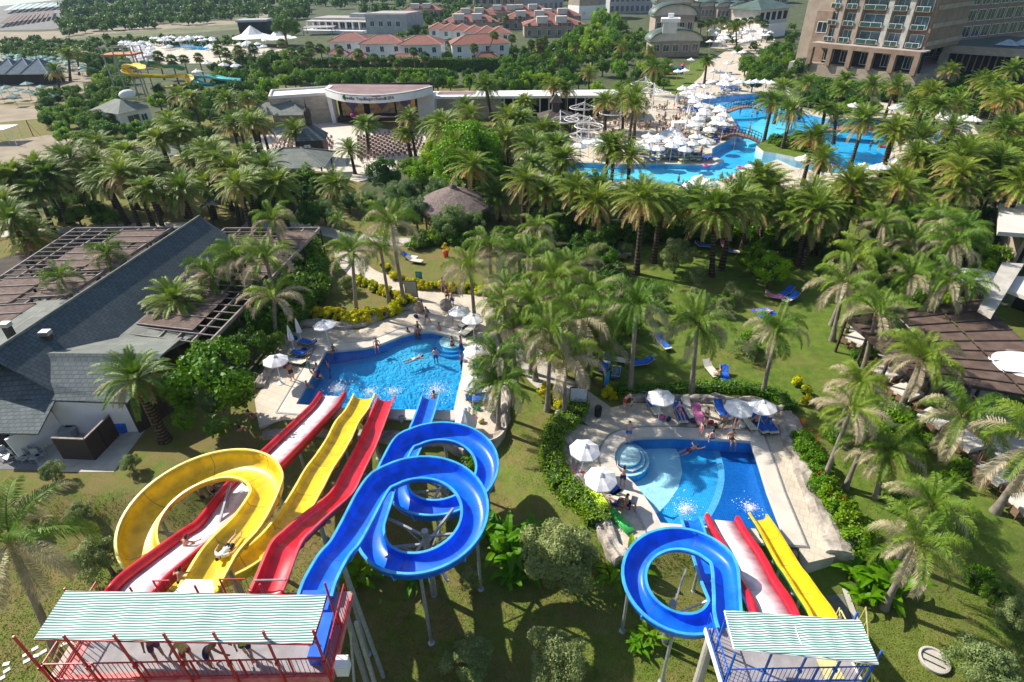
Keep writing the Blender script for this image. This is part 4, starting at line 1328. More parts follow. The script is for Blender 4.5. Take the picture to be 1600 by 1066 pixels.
for x in (-15.2, -12.4, -9.4, -6.6):
 for y in (Y0 + .15, Y1 - .2):
  mb = MB(); mb.beam(toff(tw, x, y, LOW - .2), toff(tw, x, y, ZP - .2), .17); mb.build('column', M_galv, tw)
for x in (-15.2, -12.4, -9.4, -6.6):
 mb = MB(); mb.beam(toff(tw, x, Y0 + .15, LOW + .4), toff(tw, x, Y1 - .2, ZP - 2), .09); mb.beam(toff(tw, x, Y1 - .2, LOW + .4), toff(tw, x, Y0 + .15, ZP - 2), .09); mb.build('cross_brace', M_galv, tw)
for x in (-5.95,):
 mb = MB(); mb.beam(toff(tw, x, 12.4, ZP - .3), toff(tw, x + .8, 11.0, LOW), .13); mb.build('brace', M_galv, tw)
# launch box of the blue slide, loudspeaker and hood over the yellow slide
mb = MB(); mb.b2(toff(tw, -8.1, 12.5, ZP), toff(tw, -6.9, 13.3, ZP + .35)); mb.build('launch_tub', S_blue, tw)
mb = MB(); mb.b2(toff(tw, -7.1, 10.7, ZP), toff(tw, -6.6, 12.3, ZP + .5)); mb.build('bench', S_blue, tw)
# hood cloth over the yellow slide's start
mb = MB()
hp = [(-12.9, 12.9, .45), (-11.1, 12.9, .45), (-11.45, 13.65, .62), (-12.5, 13.7, .62)]
mb.add([toff(tw, x, y, ZP + z) for x, y, z in hp] + [toff(tw, x, y, ZP + z - .04) for x, y, z in hp], [(0, 1, 2, 3), (7, 6, 5, 4), (0, 4, 5, 1), (1, 5, 6, 2), (2, 6, 7, 3), (3, 7, 4, 0)])
mb.build('hood', M_white, tw)
mb = MB(); mb.tube([toff(tw, -9.95, 13.7, ZP + .45), toff(tw, -8.75, 13.7, ZP + .45)], .04, 8); mb.build('start_bar', M_steel, tw)
sp = MB(); sp.b2((-.2, -.2, 0), (.2, .2, .62)); sp.b2((-.14, -.22, .08), (.14, -.2, .54))
s_ = sp.build('loudspeaker', M_white, loc=(-5.95, 10.6, ZP - .2)); tag(s_, 'white loudspeaker hung beside the railing of the tall tower', 'loudspeaker')
# yellow stair rail going down in front of the tall tower
st = thing('staircase', 'stairs with yellow railings leading up to the tall slide tower', 'stairs', (-17.5, 11.2, LOW))
mb = MB()
for i in range(24):
 t = i / 24
 mb.box((1.6 - 5.2 * t, 0, 8.0 - 8.0 * t), (.3, 1.3, .05))
mb.build('step', M_conc, st)
for y in (-.7, .7):
 mb = MB(); mb.beam((1.8, y, 8.15), (-3.8, y, -.1), .1, .2); mb.build('stringer', M_yelp, st)
 mb = MB()
 mb.tube([(1.8, y, 9.1), (-3.8, y, .9)], .03, 6); mb.tube([(1.8, y, 8.5), (-3.8, y, .3)], .02, 6)
 for i in range(22):
  t = i / 21; mb.tube([(1.8 - 5.6 * t, y, 8.15 - 8.2 * t), (1.8 - 5.6 * t, y, 9.1 - 8.2 * t)], .02, 5)
 mb.build('handrail', M_yelp, st)
# small tower
zq = 4.6
t2 = thing('slide_tower', 'small slide tower with blue railings under a striped awning', 'slide tower', (10, 11.8, LOW))
x0, x1, y0, y1 = 7.45, 12.5, 10.95, 13.1
mb = MB(); mb.b2(toff(t2, x0, y0, zq - .16), toff(t2, x1, y1, zq)); mb.build('platform', M_deckfloor, t2)
mb = MB()
for a, b in (((x0 - .07, y0 - .07), (x1 + .07, y0)), ((x0 - .07, y0), (x0, y1)), ((x1, y0), (x1 + .07, y1))): mb.b2(toff(t2, a[0], a[1], zq - .2), toff(t2, b[0], b[1], zq + .06))
mb.build('platform_edge', M_white, t2)
mb = MB(); mb.b2(toff(t2, x1 - 1.25, y0 + .1, zq + .002), toff(t2, x1 - .55, y1, zq + .025)); mb.b2(toff(t2, x0 + 1.0, y1 - .5, zq + .002), toff(t2, x0 + 2.9, y1 - .42, zq + .02)); mb.build('floor_strip', M_yelp, t2)
railing(t2, toff(t2, x0, y0, zq), toff(t2, x1, y0, zq), 1.05, M_bluep)
railing(t2, toff(t2, x0, y0, zq), toff(t2, x0, y1, zq), 1.05, M_bluep)
railing(t2, toff(t2, x1, y0, zq), toff(t2, x1, y1, zq), 1.05, M_yelp)
for i in range(5):
 x = x0 + (x1 - x0) * i / 4
 mb = MB(); mb.beam(toff(t2, x, y0 - .08, zq - .3), toff(t2, x, y0 - .08, zq + 2.22), .06); mb.box(toff(t2, x, y0 - .08, zq + 1.0), (.11, .11, .15)); mb.build('post', M_bluep, t2)
for x in (x0 + .1, x1 - .2):
 mb = MB(); mb.beam(toff(t2, x, 12.2, zq), toff(t2, x, 12.2, zq + 2.35), .06); mb.build('post', M_bluep, t2)
awning(t2, [(-2.45, .6), (2.25, .1), (2.1, -1.4), (-2.55, -.8)], (zq + 2.35 - LOW, zq + 2.32 - LOW), M_white)
for x in (x0 + .2, x1 - .3):
 for y in (y0 + .2, y1 - .2):
  mb = MB(); mb.tube([toff(t2, x, y, LOW - .2), toff(t2, x, y, zq - .16)], .2, 12); mb.lathe([(.42, 0), (.42, .12), (.3, .18)], 14, toff(t2, x, y, LOW)); mb.build('column', M_conc, t2)
st = thing('staircase', 'stairs with yellow railings on the ramp side of the small slide tower', 'stairs', (13.1, 11.2, LOW))
mb = MB()
for i in range(18): mb.box((0, 2.0 - 4.6 * i / 18, 5.7 - 5.7 * i / 18), (1.0, .28, .05))
mb.build('step', M_conc, st)
for x in (-.52, .52):
 mb = MB(); mb.tube([(x, 2.1, 6.8), (x, -2.6, 1.0)], .03, 6); mb.tube([(x, 2.1, 5.9), (x, -2.6, .1)], .05, 6)
 for i in range(16): t = i / 15; mb.tube([(x, 2.1 - 4.7 * t, 5.9 - 5.8 * t), (x, 2.1 - 4.7 * t, 6.8 - 5.8 * t)], .02, 5)
 mb.build('handrail', M_yelp, st)
# ---------------------------------------------------------------- buildings
B_beige = mat('render_beige', (.34, .275, .215), (.42, .345, .275), .85, .5, 5)
B_brown = mat('render_brown', (.25, .17, .122), (.31, .22, .162), .85, .6, 5)
B_grey = mat('render_grey', (.36, .37, .39), (.44, .45, .47), .85, .5, 5)
B_cream = mat('render_cream', (.62, .58, .52), (.70, .67, .61), .85, .5, 5)
B_stone = brick_mat('stone_cladding', (.40, .33, .26), (.50, .43, .35), (.30, .25, .2), 1.0, .45, .85, .012, 'XZ', bump=.3)
B_roofred = brick_mat('red_roof_tiles', (.27, .095, .07), (.35, .14, .10), (.15, .05, .04), .35, .3, .7, .03, bump=.6)
B_ridge = mat('roof_ridge', (.45, .26, .2), (.52, .33, .26), .7, 3, 3)
B_shingle = brick_mat('green_shingle', (.082, .108, .118), (.115, .145, .155), (.05, .065, .072), .42, .30, .85, .022, bump=.7)
B_shinglelight = brick_mat('pale_shingle', (.17, .19, .17), (.225, .245, .215), (.12, .13, .12), 1.0, .9, .85, .02, bump=.3)
B_green = mat('green_metal_roof', (.075, .12, .10), (.12, .17, .145), .5, .4, 4)
B_glass = mat('window_glass', (.015, .028, .038), (.04, .065, .08), .12, .5, 3, spec=.8)
B_glassg = mat('balcony_glass', (.015, .06, .055), (.03, .09, .085), .15, .5, 3, spec=.8)
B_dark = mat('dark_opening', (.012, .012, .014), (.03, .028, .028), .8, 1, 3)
B_flat = mat('flat_roof', (.38, .35, .33), (.46, .43, .41), .9, .4, 5)
B_flatred = mat('stage_roof_felt', (.23, .15, .15), (.29, .20, .195), .9, .5, 6, .2, 8)
B_wood = stripe_mat('dark_boards', (.060, .042, .038), (.022, .016, .014), 0, 6, .9, .7)
B_woodpale = stripe_mat('weathered_boards', (.30, .225, .185), (.10, .07, .06), 1, 5.0, .86, .8, .3)
B_woodpale_x = stripe_mat('weathered_boards_across', (.27, .205, .17), (.09, .065, .055), 0, 5.0, .86, .8, .3)
B_beam = mat('pergola_beam', (.26, .21, .19), (.36, .31, .28), .8, 2, 4)
B_beamd = mat('dark_beam', (.055, .04, .034), (.085, .062, .052), .8, 2, 4)
B_thatch = mat('thatch', (.16, .12, .11), (.25, .20, .18), .95, 5, 8, 1, 14)
def zat(p, v):
 """height above point p that shows at row v"""
 lo, hi = -5, 80
 for _ in range(40):
  m = (lo + hi) / 2
  if project((p.x, p.y, m))[1] > v: lo = m
  else: hi = m
 return (lo + hi) / 2
def hip(mb, x0, x1, y0, y1, z, h, ov=.4, mi=0, rm=None):
 x0 -= ov; x1 += ov; y0 -= ov; y1 += ov
 w, d = x1 - x0, y1 - y0
 if w >= d: r = [(x0 + d / 2, (y0 + y1) / 2), (x1 - d / 2, (y0 + y1) / 2)]
 else: r = [((x0 + x1) / 2, y0 + w / 2), ((x0 + x1) / 2, y1 - w / 2)]
 c = [(x0, y0, z), (x1, y0, z), (x1, y1, z), (x0, y1, z)]
 R = [(r[0][0], r[0][1], z + h), (r[1][0], r[1][1], z + h)]
 vs = c + R
 fs = [(0, 1, 5, 4), (1, 2, 5), (2, 3, 4, 5), (3, 0, 4)] if w >= d else [(0, 1, 4), (1, 2, 5, 4), (2, 3, 5), (3, 0, 4, 5)]
 mb.add(vs, fs + [(3, 2, 1, 0)], mi)
 if rm is not None:
  for a, b in ((0, 4), (1, 5 if w >= d else 4), (2, 5), (3, 4 if w >= d else 5), (4, 5)):
   rm.tube([vs[a], vs[b]], .13, 5)
 return mb
class Bld:
 """local x along the front line A->B, local y away from it"""
 def __init__(s, name, label, A, B, cat='building', z=0, group=None):
  A, B = Vector(A), Vector(B)
  s.w = (B - A).to_2d().length
  s.r = thing(name, label, cat, (A.x, A.y, z), math.atan2(B.y - A.y, B.x - A.x), group)
  s.n = 0
 def box(s, part, x0, x1, y0, y1, z0, z1, m):
  mb = MB(); mb.b2((x0, y0, z0), (x1, y1, z1)); return mb.build(part, m, s.r)
 def win(s, x, z, w, h, y=0, m=None, sill=True, frame=True, side=None, depth=.12, bars=1):
  if s.n >= 96: return
  s.n += 1
  mb = MB()
  if side is None:
   mb.b2((x - w / 2, y - .03, z), (x + w / 2, y + .1, z + h), 0)
   if frame:
    for a in (x - w / 2 - .05, x + w / 2 + .05): mb.box((a, y - .04, z + h / 2), (.1, .1, h + .2), 0, 1)
    for b in (z - .05, z + h + .05): mb.box((x, y - .045, b), (w, .11, .1), 0, 1)
    for k in range(bars): mb.box((x - w / 2 + w * (k + 1) / (bars + 1), y - .05, z + h / 2), (.06, .06, h), 0, 1)
  else:
   mb.b2((side - .05, x - w / 2, z), (side + .04, x + w / 2, z + h), 0)
  return mb.build('window', (m or B_glass, M_white), s.r)
def quadslab(mb, pts, th, mi=0):
 """thick sheet from 3-D corner points"""
 n = len(pts)
 vs = [tuple(p) for p in pts] + [(p[0], p[1], p[2] - th) for p in pts]
 mb.add(vs, [tuple(range(n)), tuple(reversed(range(n, 2 * n)))] + [(i, n + i, n + (i + 1) % n, (i + 1) % n) for i in range(n)], mi)
 return mb
def up_order(pts):
 pts = [Vector(p) for p in pts]
 return pts if area([(p.x, p.y) for p in pts]) > 0 else pts[::-1]
# ---- left restaurant
REST = thing('restaurant_building', 'low restaurant with a long dark green shingle roof beside the slat pergolas', 'building', P(100, 600, 0))
ro = REST.location
def rel(*pts): return [Vector(p) - ro for p in pts]
ZR, ZE = 6.0, 3.3
ra, rb = P(312, 338, ZR), P(-20, 556, ZR)
ea, eb = P(346, 359, ZE + .6), P(136, 532, ZE)
la, lb = P(285, 350, ZE), P(-60, 540, ZE)
nrm = (ra - rb).to_2d().normalized()
def lane(p, off, z): # point beside the ridge
 n2 = Vector((nrm.y, -nrm.x)); q = p.to_2d() + n2 * off; return Vector((q.x, q.y, z))
W_ = 3.4
for s, nm in ((1, 'roof_slope'), (-1, 'roof_slope')):
 mb = MB(); quadslab(mb, up_order(rel(ra, rb, lane(rb, s * W_, ZE), lane(ra, s * W_, ZE))), .12); mb.build(nm, B_shingle, REST)
mb = MB(); mb.tube(rel(ra + V(0, 0, .03), rb + V(0, 0, .03)), .12, 6); mb.build('ridge_cap', B_shinglelight, REST)
mb = MB(); a, b, c = rel(ra + V(.0, -.0, -.15), lane(ra, W_ - .1, ZE), lane(ra, -W_ + .1, ZE)); quadslab(mb, [c, b, a], .0); mb.build('gable', B_wood, REST)
# walls below the long roof
mb = MB()
for s in (1, -1): mb.beam(*rel(lane(ra, s * (W_ - .5), 1.6), lane(rb, s * (W_ - .5), 1.6)), .2, 3.2)
mb.build('wall', B_wood, REST)
# low pale roofs either side
mb = MB(); quadslab(mb, up_order(rel(P(135, 532, 3.5), P(232, 466, 3.5), P(300, 500, 3.2), P(312, 520, 3.1), P(262, 546, 3.0), P(240, 556, 3.0))), .2); mb.build('side_roof', B_shinglelight, REST)
mb = MB(); quadslab(mb, up_order(rel(P(-30, 505, 3.4), P(60, 470, 3.4), P(108, 468, 3.4), P(20, 545, 3.4), P(-60, 560, 3.4))), .2); mb.build('side_roof', B_shinglelight, REST)
# front wing
f1, f2, f3, f4 = P(-90, 551, 4.9), P(254, 553, 4.5), P(199, 629, 3.0), P(-90, 620, 3.0)
mb = MB(); quadslab(mb, up_order(rel(f1, f2, f3, f4)), .14); mb.build('roof_slope', B_shingle, REST)
b1, b2_ = P(-90, 520, 3.4), P(285, 527, 3.2)
mb = MB(); quadslab(mb, up_order(rel(f1, f2, b2_, b1)), .14); mb.build('roof_slope', B_shinglelight, REST)
g = [P(24, 622, 2.95), P(86, 626, 2.95), P(59, 678, 2.3), P(-40, 676, 2.3), P(-40, 622, 2.95)]
mb = MB(); quadslab(mb, up_order(rel(*g)), .1); mb.build('lean_to_roof', B_shingle, REST)
w1, w2_ = P(-60, 700, 0), P(75, 700, 0)
mb = MB(); a, b = rel(P(24, 698, 0), P(74, 700, 0)); mb.beam(a + V(0, .3, 1.1), b + V(0, .3, 1.1), .2, 2.2); mb.build('wall', M_white, REST)
mb = MB(); a, b = rel(Vector((f3.x - 5.6, f3.y + .5, 0)), Vector((f3.x - .6, f3.y + .6, 0))); mb.beam(a + V(0, 0, 1.45), b + V(0, 0, 1.45), .2, 2.9); mb.build('wall', M_white, REST)
mb = MB(); a, b = rel(Vector((f3.x - 5.6, f3.y + .4, 0)), Vector((f3.x - 6.9, f3.y - 2.2, 0))); mb.beam(a + V(0, 0, 1.1), b + V(0, 0, .9), .2, 2.2); mb.build('wall', M_white, REST)
mb = MB(); a, b = rel(Vector((f3.x - .5, f3.y + .4, 0)), Vector((f2.x - .3, f2.y - .3, 0))); mb.beam(a + V(0, 0, 1.4), b + V(0, 0, 1.4), .2, 2.8); mb.build('wall', B_wood, REST)
for u in (14, 44):
 mb = MB(); a = rel(P(u, 698, 0))[0]; mb.b2(a + V(-.45, -.1, 0), a + V(.4, .15, 2.0)); mb.build('doorway', B_dark, REST)
mb = MB(); a = rel(Vector((f3.x - 6.3, f3.y - 1.0, 0)))[0]; mb.b2(a + V(.1, -.35, 1.5), a + V(.45, .35, 2.1)); mb.lathe([(.22, 0), (.22, .03)], 12, a + V(.3, 0, 2.1)); mb.build('air_conditioner', B_grey, REST)
# chimneys and vents on the roof
for i, (u, v, h) in enumerate([(84, 545, 1.2), (20, 528, 1.0), (68, 526, .5)]):
 p = P(u, v, 4.3)
 mb = MB(); mb.b2((-.22, -.22, -.8), (.22, .22, h)); mb.build('tmp', B_beamd); o = bpy.data.objects['tmp']; o.name = 'chimney'; o.parent = REST; o.location = p - ro
 mb = MB(); mb.b2((-.32, -.26, h), (.32, .26, h + .3)); o2 = mb.build('chimney_cowl', M_steel, o)
# timber bin yard
fp = [(80, 684), (131, 686), (170, 648)]
base = [P(u, v, 1.85) for u, v in fp]
yard = thing('timber_screen', 'dark brown timber screen with a pale top rail around the restaurant bin yard', 'fence', (base[1].x, base[1].y, 0))
for a, b in ((0, 1), (1, 2)):
 mb = MB(); A_, B_2 = base[a] - yard.location, base[b] - yard.location; mb.beam(V(A_.x, A_.y, .9), V(B_2.x, B_2.y, .9), .07, 1.8); mb.build('panel', B_wood, yard)
 mb = MB(); mb.beam(V(A_.x, A_.y, 1.84), V(B_2.x, B_2.y, 1.84), .13, .07); mb.build('top_rail', B_beam, yard)
sheet('service_yard', XY([(60, 728), (98, 738), (178, 738), (214, 690), (240, 655), (200, 632), (90, 640), (40, 700)]), M_conc, .02)
sheet('service_yard', XY([(-80, 700), (70, 704), (72, 735), (-80, 732)]), M_asphalt, .016)
for i in range(7):
 p = P(8 + i * 10, 716 + (i % 2) * 5, 0)
 mb = MB(); rg = random.Random(i)
 mb.b2((-.25, -.25, .38), (.25, .25, .44)); mb.b2((-.25, .2, .44), (.25, .25, .9))
 for x in (-.22, .22):
  for y in (-.22, .22): mb.tube([(x, y, 0), (x, y, .4)], .02, 5)
 o = mb.build('stacked_chair', M_galv, loc=p); o.rotation_euler[2] = rg.uniform(-.6, .6); tag(o, None, 'chair', 'grey chairs put away behind the restaurant'); later(o, 'grey metal chair on the service yard')
rg = random.Random(4)
for i, (u, v, c) in enumerate([(105, 672, B_brown), (118, 676, M_white), (112, 682, B_grey), (130, 668, B_brown), (143, 660, S_blue), (195, 672, M_bluep), (192, 660, S_yel)]):
 p = P(u, v, 0); mb = MB(); s = .35 + .1 * (i % 3); mb.lathe([(s * .8, 0), (s, .7), (s * 1.05, .72), (s * .9, .8)], 8); o = mb.build('waste_bin', c, loc=p)
 tag(o, None, 'bin'); later(o, {0: 'brown', 1: 'white', 2: 'grey', 3: 'rusty brown', 4: 'blue', 5: 'dark blue', 6: 'yellow'}[i] + ' waste bin behind the restaurant')
# ---- pergolas left (two grids of beams at 3 m with board panels)
def pergola(label, corners, z, nx, ny, panels, posts=True, m_board=B_woodpale, name='pergola', mb_beam=B_beam, edge=B_beam):
 """corners: four ground-plan points a,b,c,d; grid lines a->b (nx cells) and a->d (ny cells); panels (i0,i1,j0,j1)"""
 a, b, c, d = [Vector(q) for q in corners]
 root = thing(name, label, 'pergola', (a.x, a.y, 0))
 def pt(s, t, zz): q = (a * (1 - s) + b * s) * (1 - t) + (d * (1 - s) + c * s) * t; return Vector((q.x - a.x, q.y - a.y, zz))
 mb = MB()
 for i in range(nx + 1): mb.beam(pt(i / nx, 0, z), pt(i / nx, 1, z), .12, .2)
 mb.build('long_beam', mb_beam, root)
 mb = MB()
 for j in range(ny * 2 + 1): mb.beam(pt(0, j / ny / 2, z + .14), pt(1, j / ny / 2, z + .14), .07, .09)
 mb.build('cross_beam', mb_beam, root)
 mb = MB(); mb.beam(pt(0, 0, z + .1), pt(0, 1, z + .1), .14, .22); mb.beam(pt(0, 0, z + .1), pt(1, 0, z + .1), .14, .22); mb.beam(pt(1, 0, z + .1), pt(1, 1, z + .1), .14, .22); mb.build('edge_beam', edge, root)
 for i0, i1, j0, j1 in panels:
  mb = MB()
  # boards laid side by side
  n = max(4, int((pt(i0 / nx, 0, 0) - pt(i1 / nx, 0, 0)).length / .17))
  for k in range(n):
   s0, s1 = i0 / nx + (i1 - i0) / nx * k / n, i0 / nx + (i1 - i0) / nx * (k + .86) / n
   quadslab(mb, [pt(s0, j0 / ny, z + .24), pt(s1, j0 / ny, z + .24), pt(s1, j1 / ny, z + .24), pt(s0, j1 / ny, z + .24)] if area([pt(s0, 0, 0)[:2], pt(s1, 0, 0)[:2], pt(s1, 1, 0)[:2], pt(s0, 1, 0)[:2]]) > 0 else [pt(s0, j1 / ny, z + .24), pt(s1, j1 / ny, z + .24), pt(s1, j0 / ny, z + .24), pt(s0, j0 / ny, z + .24)], .03)
  for q in range(int((j1 - j0) * 1.5) + 1):
   t = (j0 + (j1 - j0) * q / max(1, int((j1 - j0) * 1.5))) / ny
   mb.beam(pt(i0 / nx, t, z + .29), pt(i1 / nx, t, z + .29), .09, .08, 1)
  mb.build('board_panel', (m_board, mb_beam), root)
 if posts:
  for i in range(0, nx + 1, 2):
   for j in range(0, ny + 1, 2):
    mb = MB(); p = pt(i / nx, j / ny, 0); mb.beam(p, p + V(0, 0, z), .16); mb.build('post', B_beamd, root)
 return root
M_boards = mat('grey_brown_boards', (.13, .088, .072), (.20, .145, .12), .85, 3, 5, .3, 9)
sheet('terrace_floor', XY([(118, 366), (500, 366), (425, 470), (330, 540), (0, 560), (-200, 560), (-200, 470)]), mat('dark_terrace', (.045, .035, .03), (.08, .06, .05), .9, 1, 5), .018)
def pc(*px, z=3.2): return [P(u, v, z) for u, v in px]
pa = pc((118, 359), (270, 357), (-20, 545), (-190, 560))
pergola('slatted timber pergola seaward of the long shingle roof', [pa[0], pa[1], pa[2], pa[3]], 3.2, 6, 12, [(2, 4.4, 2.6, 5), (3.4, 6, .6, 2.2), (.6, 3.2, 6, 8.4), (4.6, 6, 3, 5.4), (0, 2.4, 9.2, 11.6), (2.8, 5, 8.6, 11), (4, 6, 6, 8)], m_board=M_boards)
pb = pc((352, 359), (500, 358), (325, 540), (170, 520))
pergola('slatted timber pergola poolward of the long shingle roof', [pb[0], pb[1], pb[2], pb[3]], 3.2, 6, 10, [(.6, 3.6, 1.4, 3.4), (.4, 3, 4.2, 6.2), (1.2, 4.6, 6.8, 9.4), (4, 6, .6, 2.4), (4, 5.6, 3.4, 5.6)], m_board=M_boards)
# ---- right: pergola, modern building, tables
pr = [P(u, v, 3.0) for u, v in [(1322, 500), (1532, 474), (1700, 640), (1430, 594)]]
pergola('brown boarded dining pergola beside the lawn of the small pool', [pr[0], pr[1], pr[2], pr[3]], 3.0, 6, 6, [(0, 1.9, 0, 6), (2, 3.9, 0, 6), (4, 6, 0, 6)], mb_beam=B_beamd, m_board=mat('brown_boards', (.105, .068, .052), (.155, .105, .082), .8, 1.2, 5, .3, 9), edge=B_beamd)
mod = thing('modern_building', 'pale flat-roofed building with a slanting grey fin behind the dining pergola', 'building', P(1600, 400, 0))
def mrel(u, v, z): return P(u, v, z) - mod.location
for part, px, z, th, m in (('roof', [(1562, 318), (1700, 322), (1700, 372), (1560, 362)], 4.6, .4, B_cream), ('canopy', [(1566, 410), (1600, 412), (1552, 490), (1531, 478)], 4.4, .5, M_conc), ('roof', [(1572, 430), (1700, 440), (1700, 500), (1573, 452)], 3.9, .3, B_cream)):
 mb = MB(); quadslab(mb, up_order([mrel(u, v, z) for u, v in px]), th); mb.build(part, m, mod)
for a, b, h, m in (((1562, 400), (1700, 420), 4.4, B_dark), ((1580, 480), (1700, 520), 3.6, B_dark), ((1560, 392), (1575, 430), 4.0, B_beige)):
 mb = MB(); A_, B_2 = mrel(*a, 0), mrel(*b, 0); mb.beam(A_ + V(0, 0, h / 2), B_2 + V(0, 0, h / 2), .3, h); mb.build('wall', m, mod)
for k in range(4):
 mb = MB(); A_ = mrel(1575 + k * 18, 418 + k * 3, 0); mb.beam(A_, A_ + V(0, 0, 4.2), .25); mb.build('column', B_cream, mod)
def sail(label, px, z, h):
 c = P(*px, z)
 root = thing('shade_sail', label, 'parasol', (c.x, c.y, 0))
 mb = MB(); n = 16
 vs = [(0, 0, z + .5)] + [(2.2 * math.cos(6.283 * i / n) * 1, 1.9 * math.sin(6.283 * i / n), z) for i in range(n)]
 fs = [(0, 1 + i, 1 + (i + 1) % n) for i in range(n)]
 mb.add(vs, fs); mb.add([(x, y, q - .03) for x, y, q in vs], [tuple(reversed(f)) for f in fs]); mb.build('canopy', M_white, root)
 mb = MB(); mb.tube([(0, 0, 0), (0, 0, z + .5)], .06, 8); mb.build('pole', M_steel, root)
sail('large white parasol in front of the slanting grey fin', (1530, 434), 3.0, 0)
sail('large white parasol at the far corner of the dining pergola', (1602, 570), 3.2, 0)
M_cloth = mat('table_cloth', (.66, .62, .55), (.74, .70, .63), .85, 2, 4)
M_chair = mat('brown_wicker', (.17, .10, .06), (.26, .17, .10), .8, 12, 3, .4, 30)
def table_set(u, v, rz):
 p = G(u, v)
 t = thing('dining_table', None, 'table', p, rz, 'dining tables under the palms')
 mb = MB(); mb.b2((-.75, -.75, .72), (.75, .75, .75)); mb.b2((-.77, -.77, .45), (.77, -.75, .74)); mb.b2((-.77, .75, .45), (.77, .77, .74)); mb.b2((-.77, -.75, .45), (-.75, .75, .74)); mb.b2((.75, -.75, .45), (.77, .75, .74)); mb.build('tablecloth', M_cloth, t)
 for x in (-.6, .6):
  for y in (-.6, .6):
   mb = MB(); mb.tube([(x, y, 0), (x, y, .72)], .03, 6); mb.build('leg', M_chair, t)
 later(t, 'square dining table under a cream cloth')
 for k in range(8):
  a = math.pi / 2 * (k // 2)
  o = -.38 if k % 2 else .38
  q = Vector((o * math.cos(a) - 1.05 * math.sin(a), o * math.sin(a) + 1.05 * math.cos(a), 0))
  q.rotate(Euler((0, 0, rz)))
  c = dup(CHAIR, p + q, rz + a + math.pi) ; later(c, 'brown wicker dining chair')
CHAIR = thing('dining_chair', 'brown wicker dining chair', 'chair', (0, 0, -300), 0, 'wicker chairs round the dining tables')
mb = MB(); mb.b2((-.24, -.24, .42), (.24, .24, .47)); mb.build('seat', M_chair, CHAIR)
mb = MB(); mb.b2((-.24, -.27, .47), (.24, -.22, .95)); mb.build('backrest', M_chair, CHAIR)
for x in (-.21, .21):
 for y in (-.21, .21): mb = MB(); mb.tube([(x, y, 0), (x, y, .42)], .022, 5); mb.build('leg', M_chair, CHAIR)
for t_ in [(1338, 540, .5), (1382, 592, .5), (1412, 622, .4), (1455, 664, .5), (1505, 700, .3), (1552, 752, .2), (1600, 800, .1), (1490, 640, .4)]: table_set(*t_)
for k, (u, v) in enumerate([(10, 1038), (11, 1048), (41, 1023), (42, 1033), (55, 1014), (57, 1025), (68, 1019), (84, 1004), (96, 1009), (97, 996), (108, 1004), (122, 997), (3, 1060)]):
 p = G(u, v); mb = MB(); mb.b2((-.14, -.09, 0), (.14, .09, .04)); o = mb.build('stepping_stone', M_white, loc=p); o.rotation_euler[2] = .5 + rnd.uniform(-.4, .4); tag(o, None, 'paving stone', 'white stones scattered on the lawn'); later(o, 'loose white paving stone on the grass')
# ---- concrete tank lid bottom right
p = G(1458, 1034)
root = thing('tank_lid', 'round pale concrete tank lid with two dark slots, set in the lawn', 'lid', p, -.6)
mb = MB(); mb.lathe([(.62, 0), (.66, .2), (.56, .22), (.54, .12), (.0, .12)], 28); mb.build('rim', M_conc, root)
for y in (-.18, .18): mb = MB(); mb.b2((-.46, y - .035, .1), (.46, y + .035, .135)); mb.build('slot', B_dark, root)
# ---- stage building
zs = 6.6
fpx = [(507, 138), (532, 145.6), (570, 148.5), (607, 147), (645, 142), (676, 134.4)]
front = [P(u, v, zs) for u, v in fpx]
fr2 = smooth_path(front, 6)
SG = thing('stage_building', 'open-air stage with a curved white fascia and a reddish flat roof', 'building', (front[2].x, front[2].y, 0))
so = SG.location
bk = [P(671, 131.5, zs), P(514, 130.5, zs)]
roofp = [(p.x - so.x, p.y - so.y) for p in fr2 + bk]
mb = MB(); mb.prism(roofp, zs - .25, zs - .12); mb.build('roof', B_flatred, SG)
def ribbon(mb, pts, z0, z1, th, mi=0):
 for a, b in zip(pts, pts[1:]):
  d = (b - a).to_2d().normalized(); n = Vector((d.y, -d.x)) * th
  A, B = a.to_2d(), b.to_2d()
  q = [A, B, B - n, A - n]
  vs = [(p.x, p.y, z) for z in (z0, z1) for p in q]
  mb.add(vs, [(3, 2, 1, 0), (4, 5, 6, 7), (0, 1, 5, 4), (2, 3, 7, 6), (1, 2, 6, 5), (3, 0, 4, 7)], mi)
rp_ = [p - so for p in fr2]
mb = MB(); ribbon(mb, rp_, zs - 1.45, zs, .3); mb.build('fascia', M_white, SG)
e = rp_[-1]; A_ = P(654, 187, 0) - so
pA, pB = P(655, 189, 0) - so, P(677, 188, 0) - so
mb = MB(); quadslab(mb, [V(pA.x, pA.y, zs - 1.4), V(e.x, e.y, zs - 1.4), V(e.x + .3, e.y + 2.5, zs - 1.4), V(pA.x, pA.y + 2.5, zs - 1.4)], zs - 1.4); mb.build('side_wall', M_white, SG)
s0 = rp_[0]; pl = P(520, 193, 0) - so
mb = MB(); mb.add([(s0.x, s0.y, zs), (s0.x + .9, s0.y, zs), (s0.x + .9, s0.y + 3, zs), (s0.x, s0.y + 3, zs), (pl.x, pl.y, 0), (pl.x + .7, pl.y, 0), (pl.x + .7, pl.y + 3, 0), (pl.x, pl.y + 3, 0)], [(0, 1, 2, 3), (4, 7, 6, 5), (4, 5, 1, 0), (5, 6, 2, 1), (6, 7, 3, 2), (7, 4, 0, 3)]); mb.build('pylon', M_white, SG)
by = max(pl.y, 0) + 5.5
mb = MB(); mb.b2((s0.x + .5, by, 0), (e.x - .5, by + .3, zs - .3)); mb.build('back_wall', B_dark, SG)
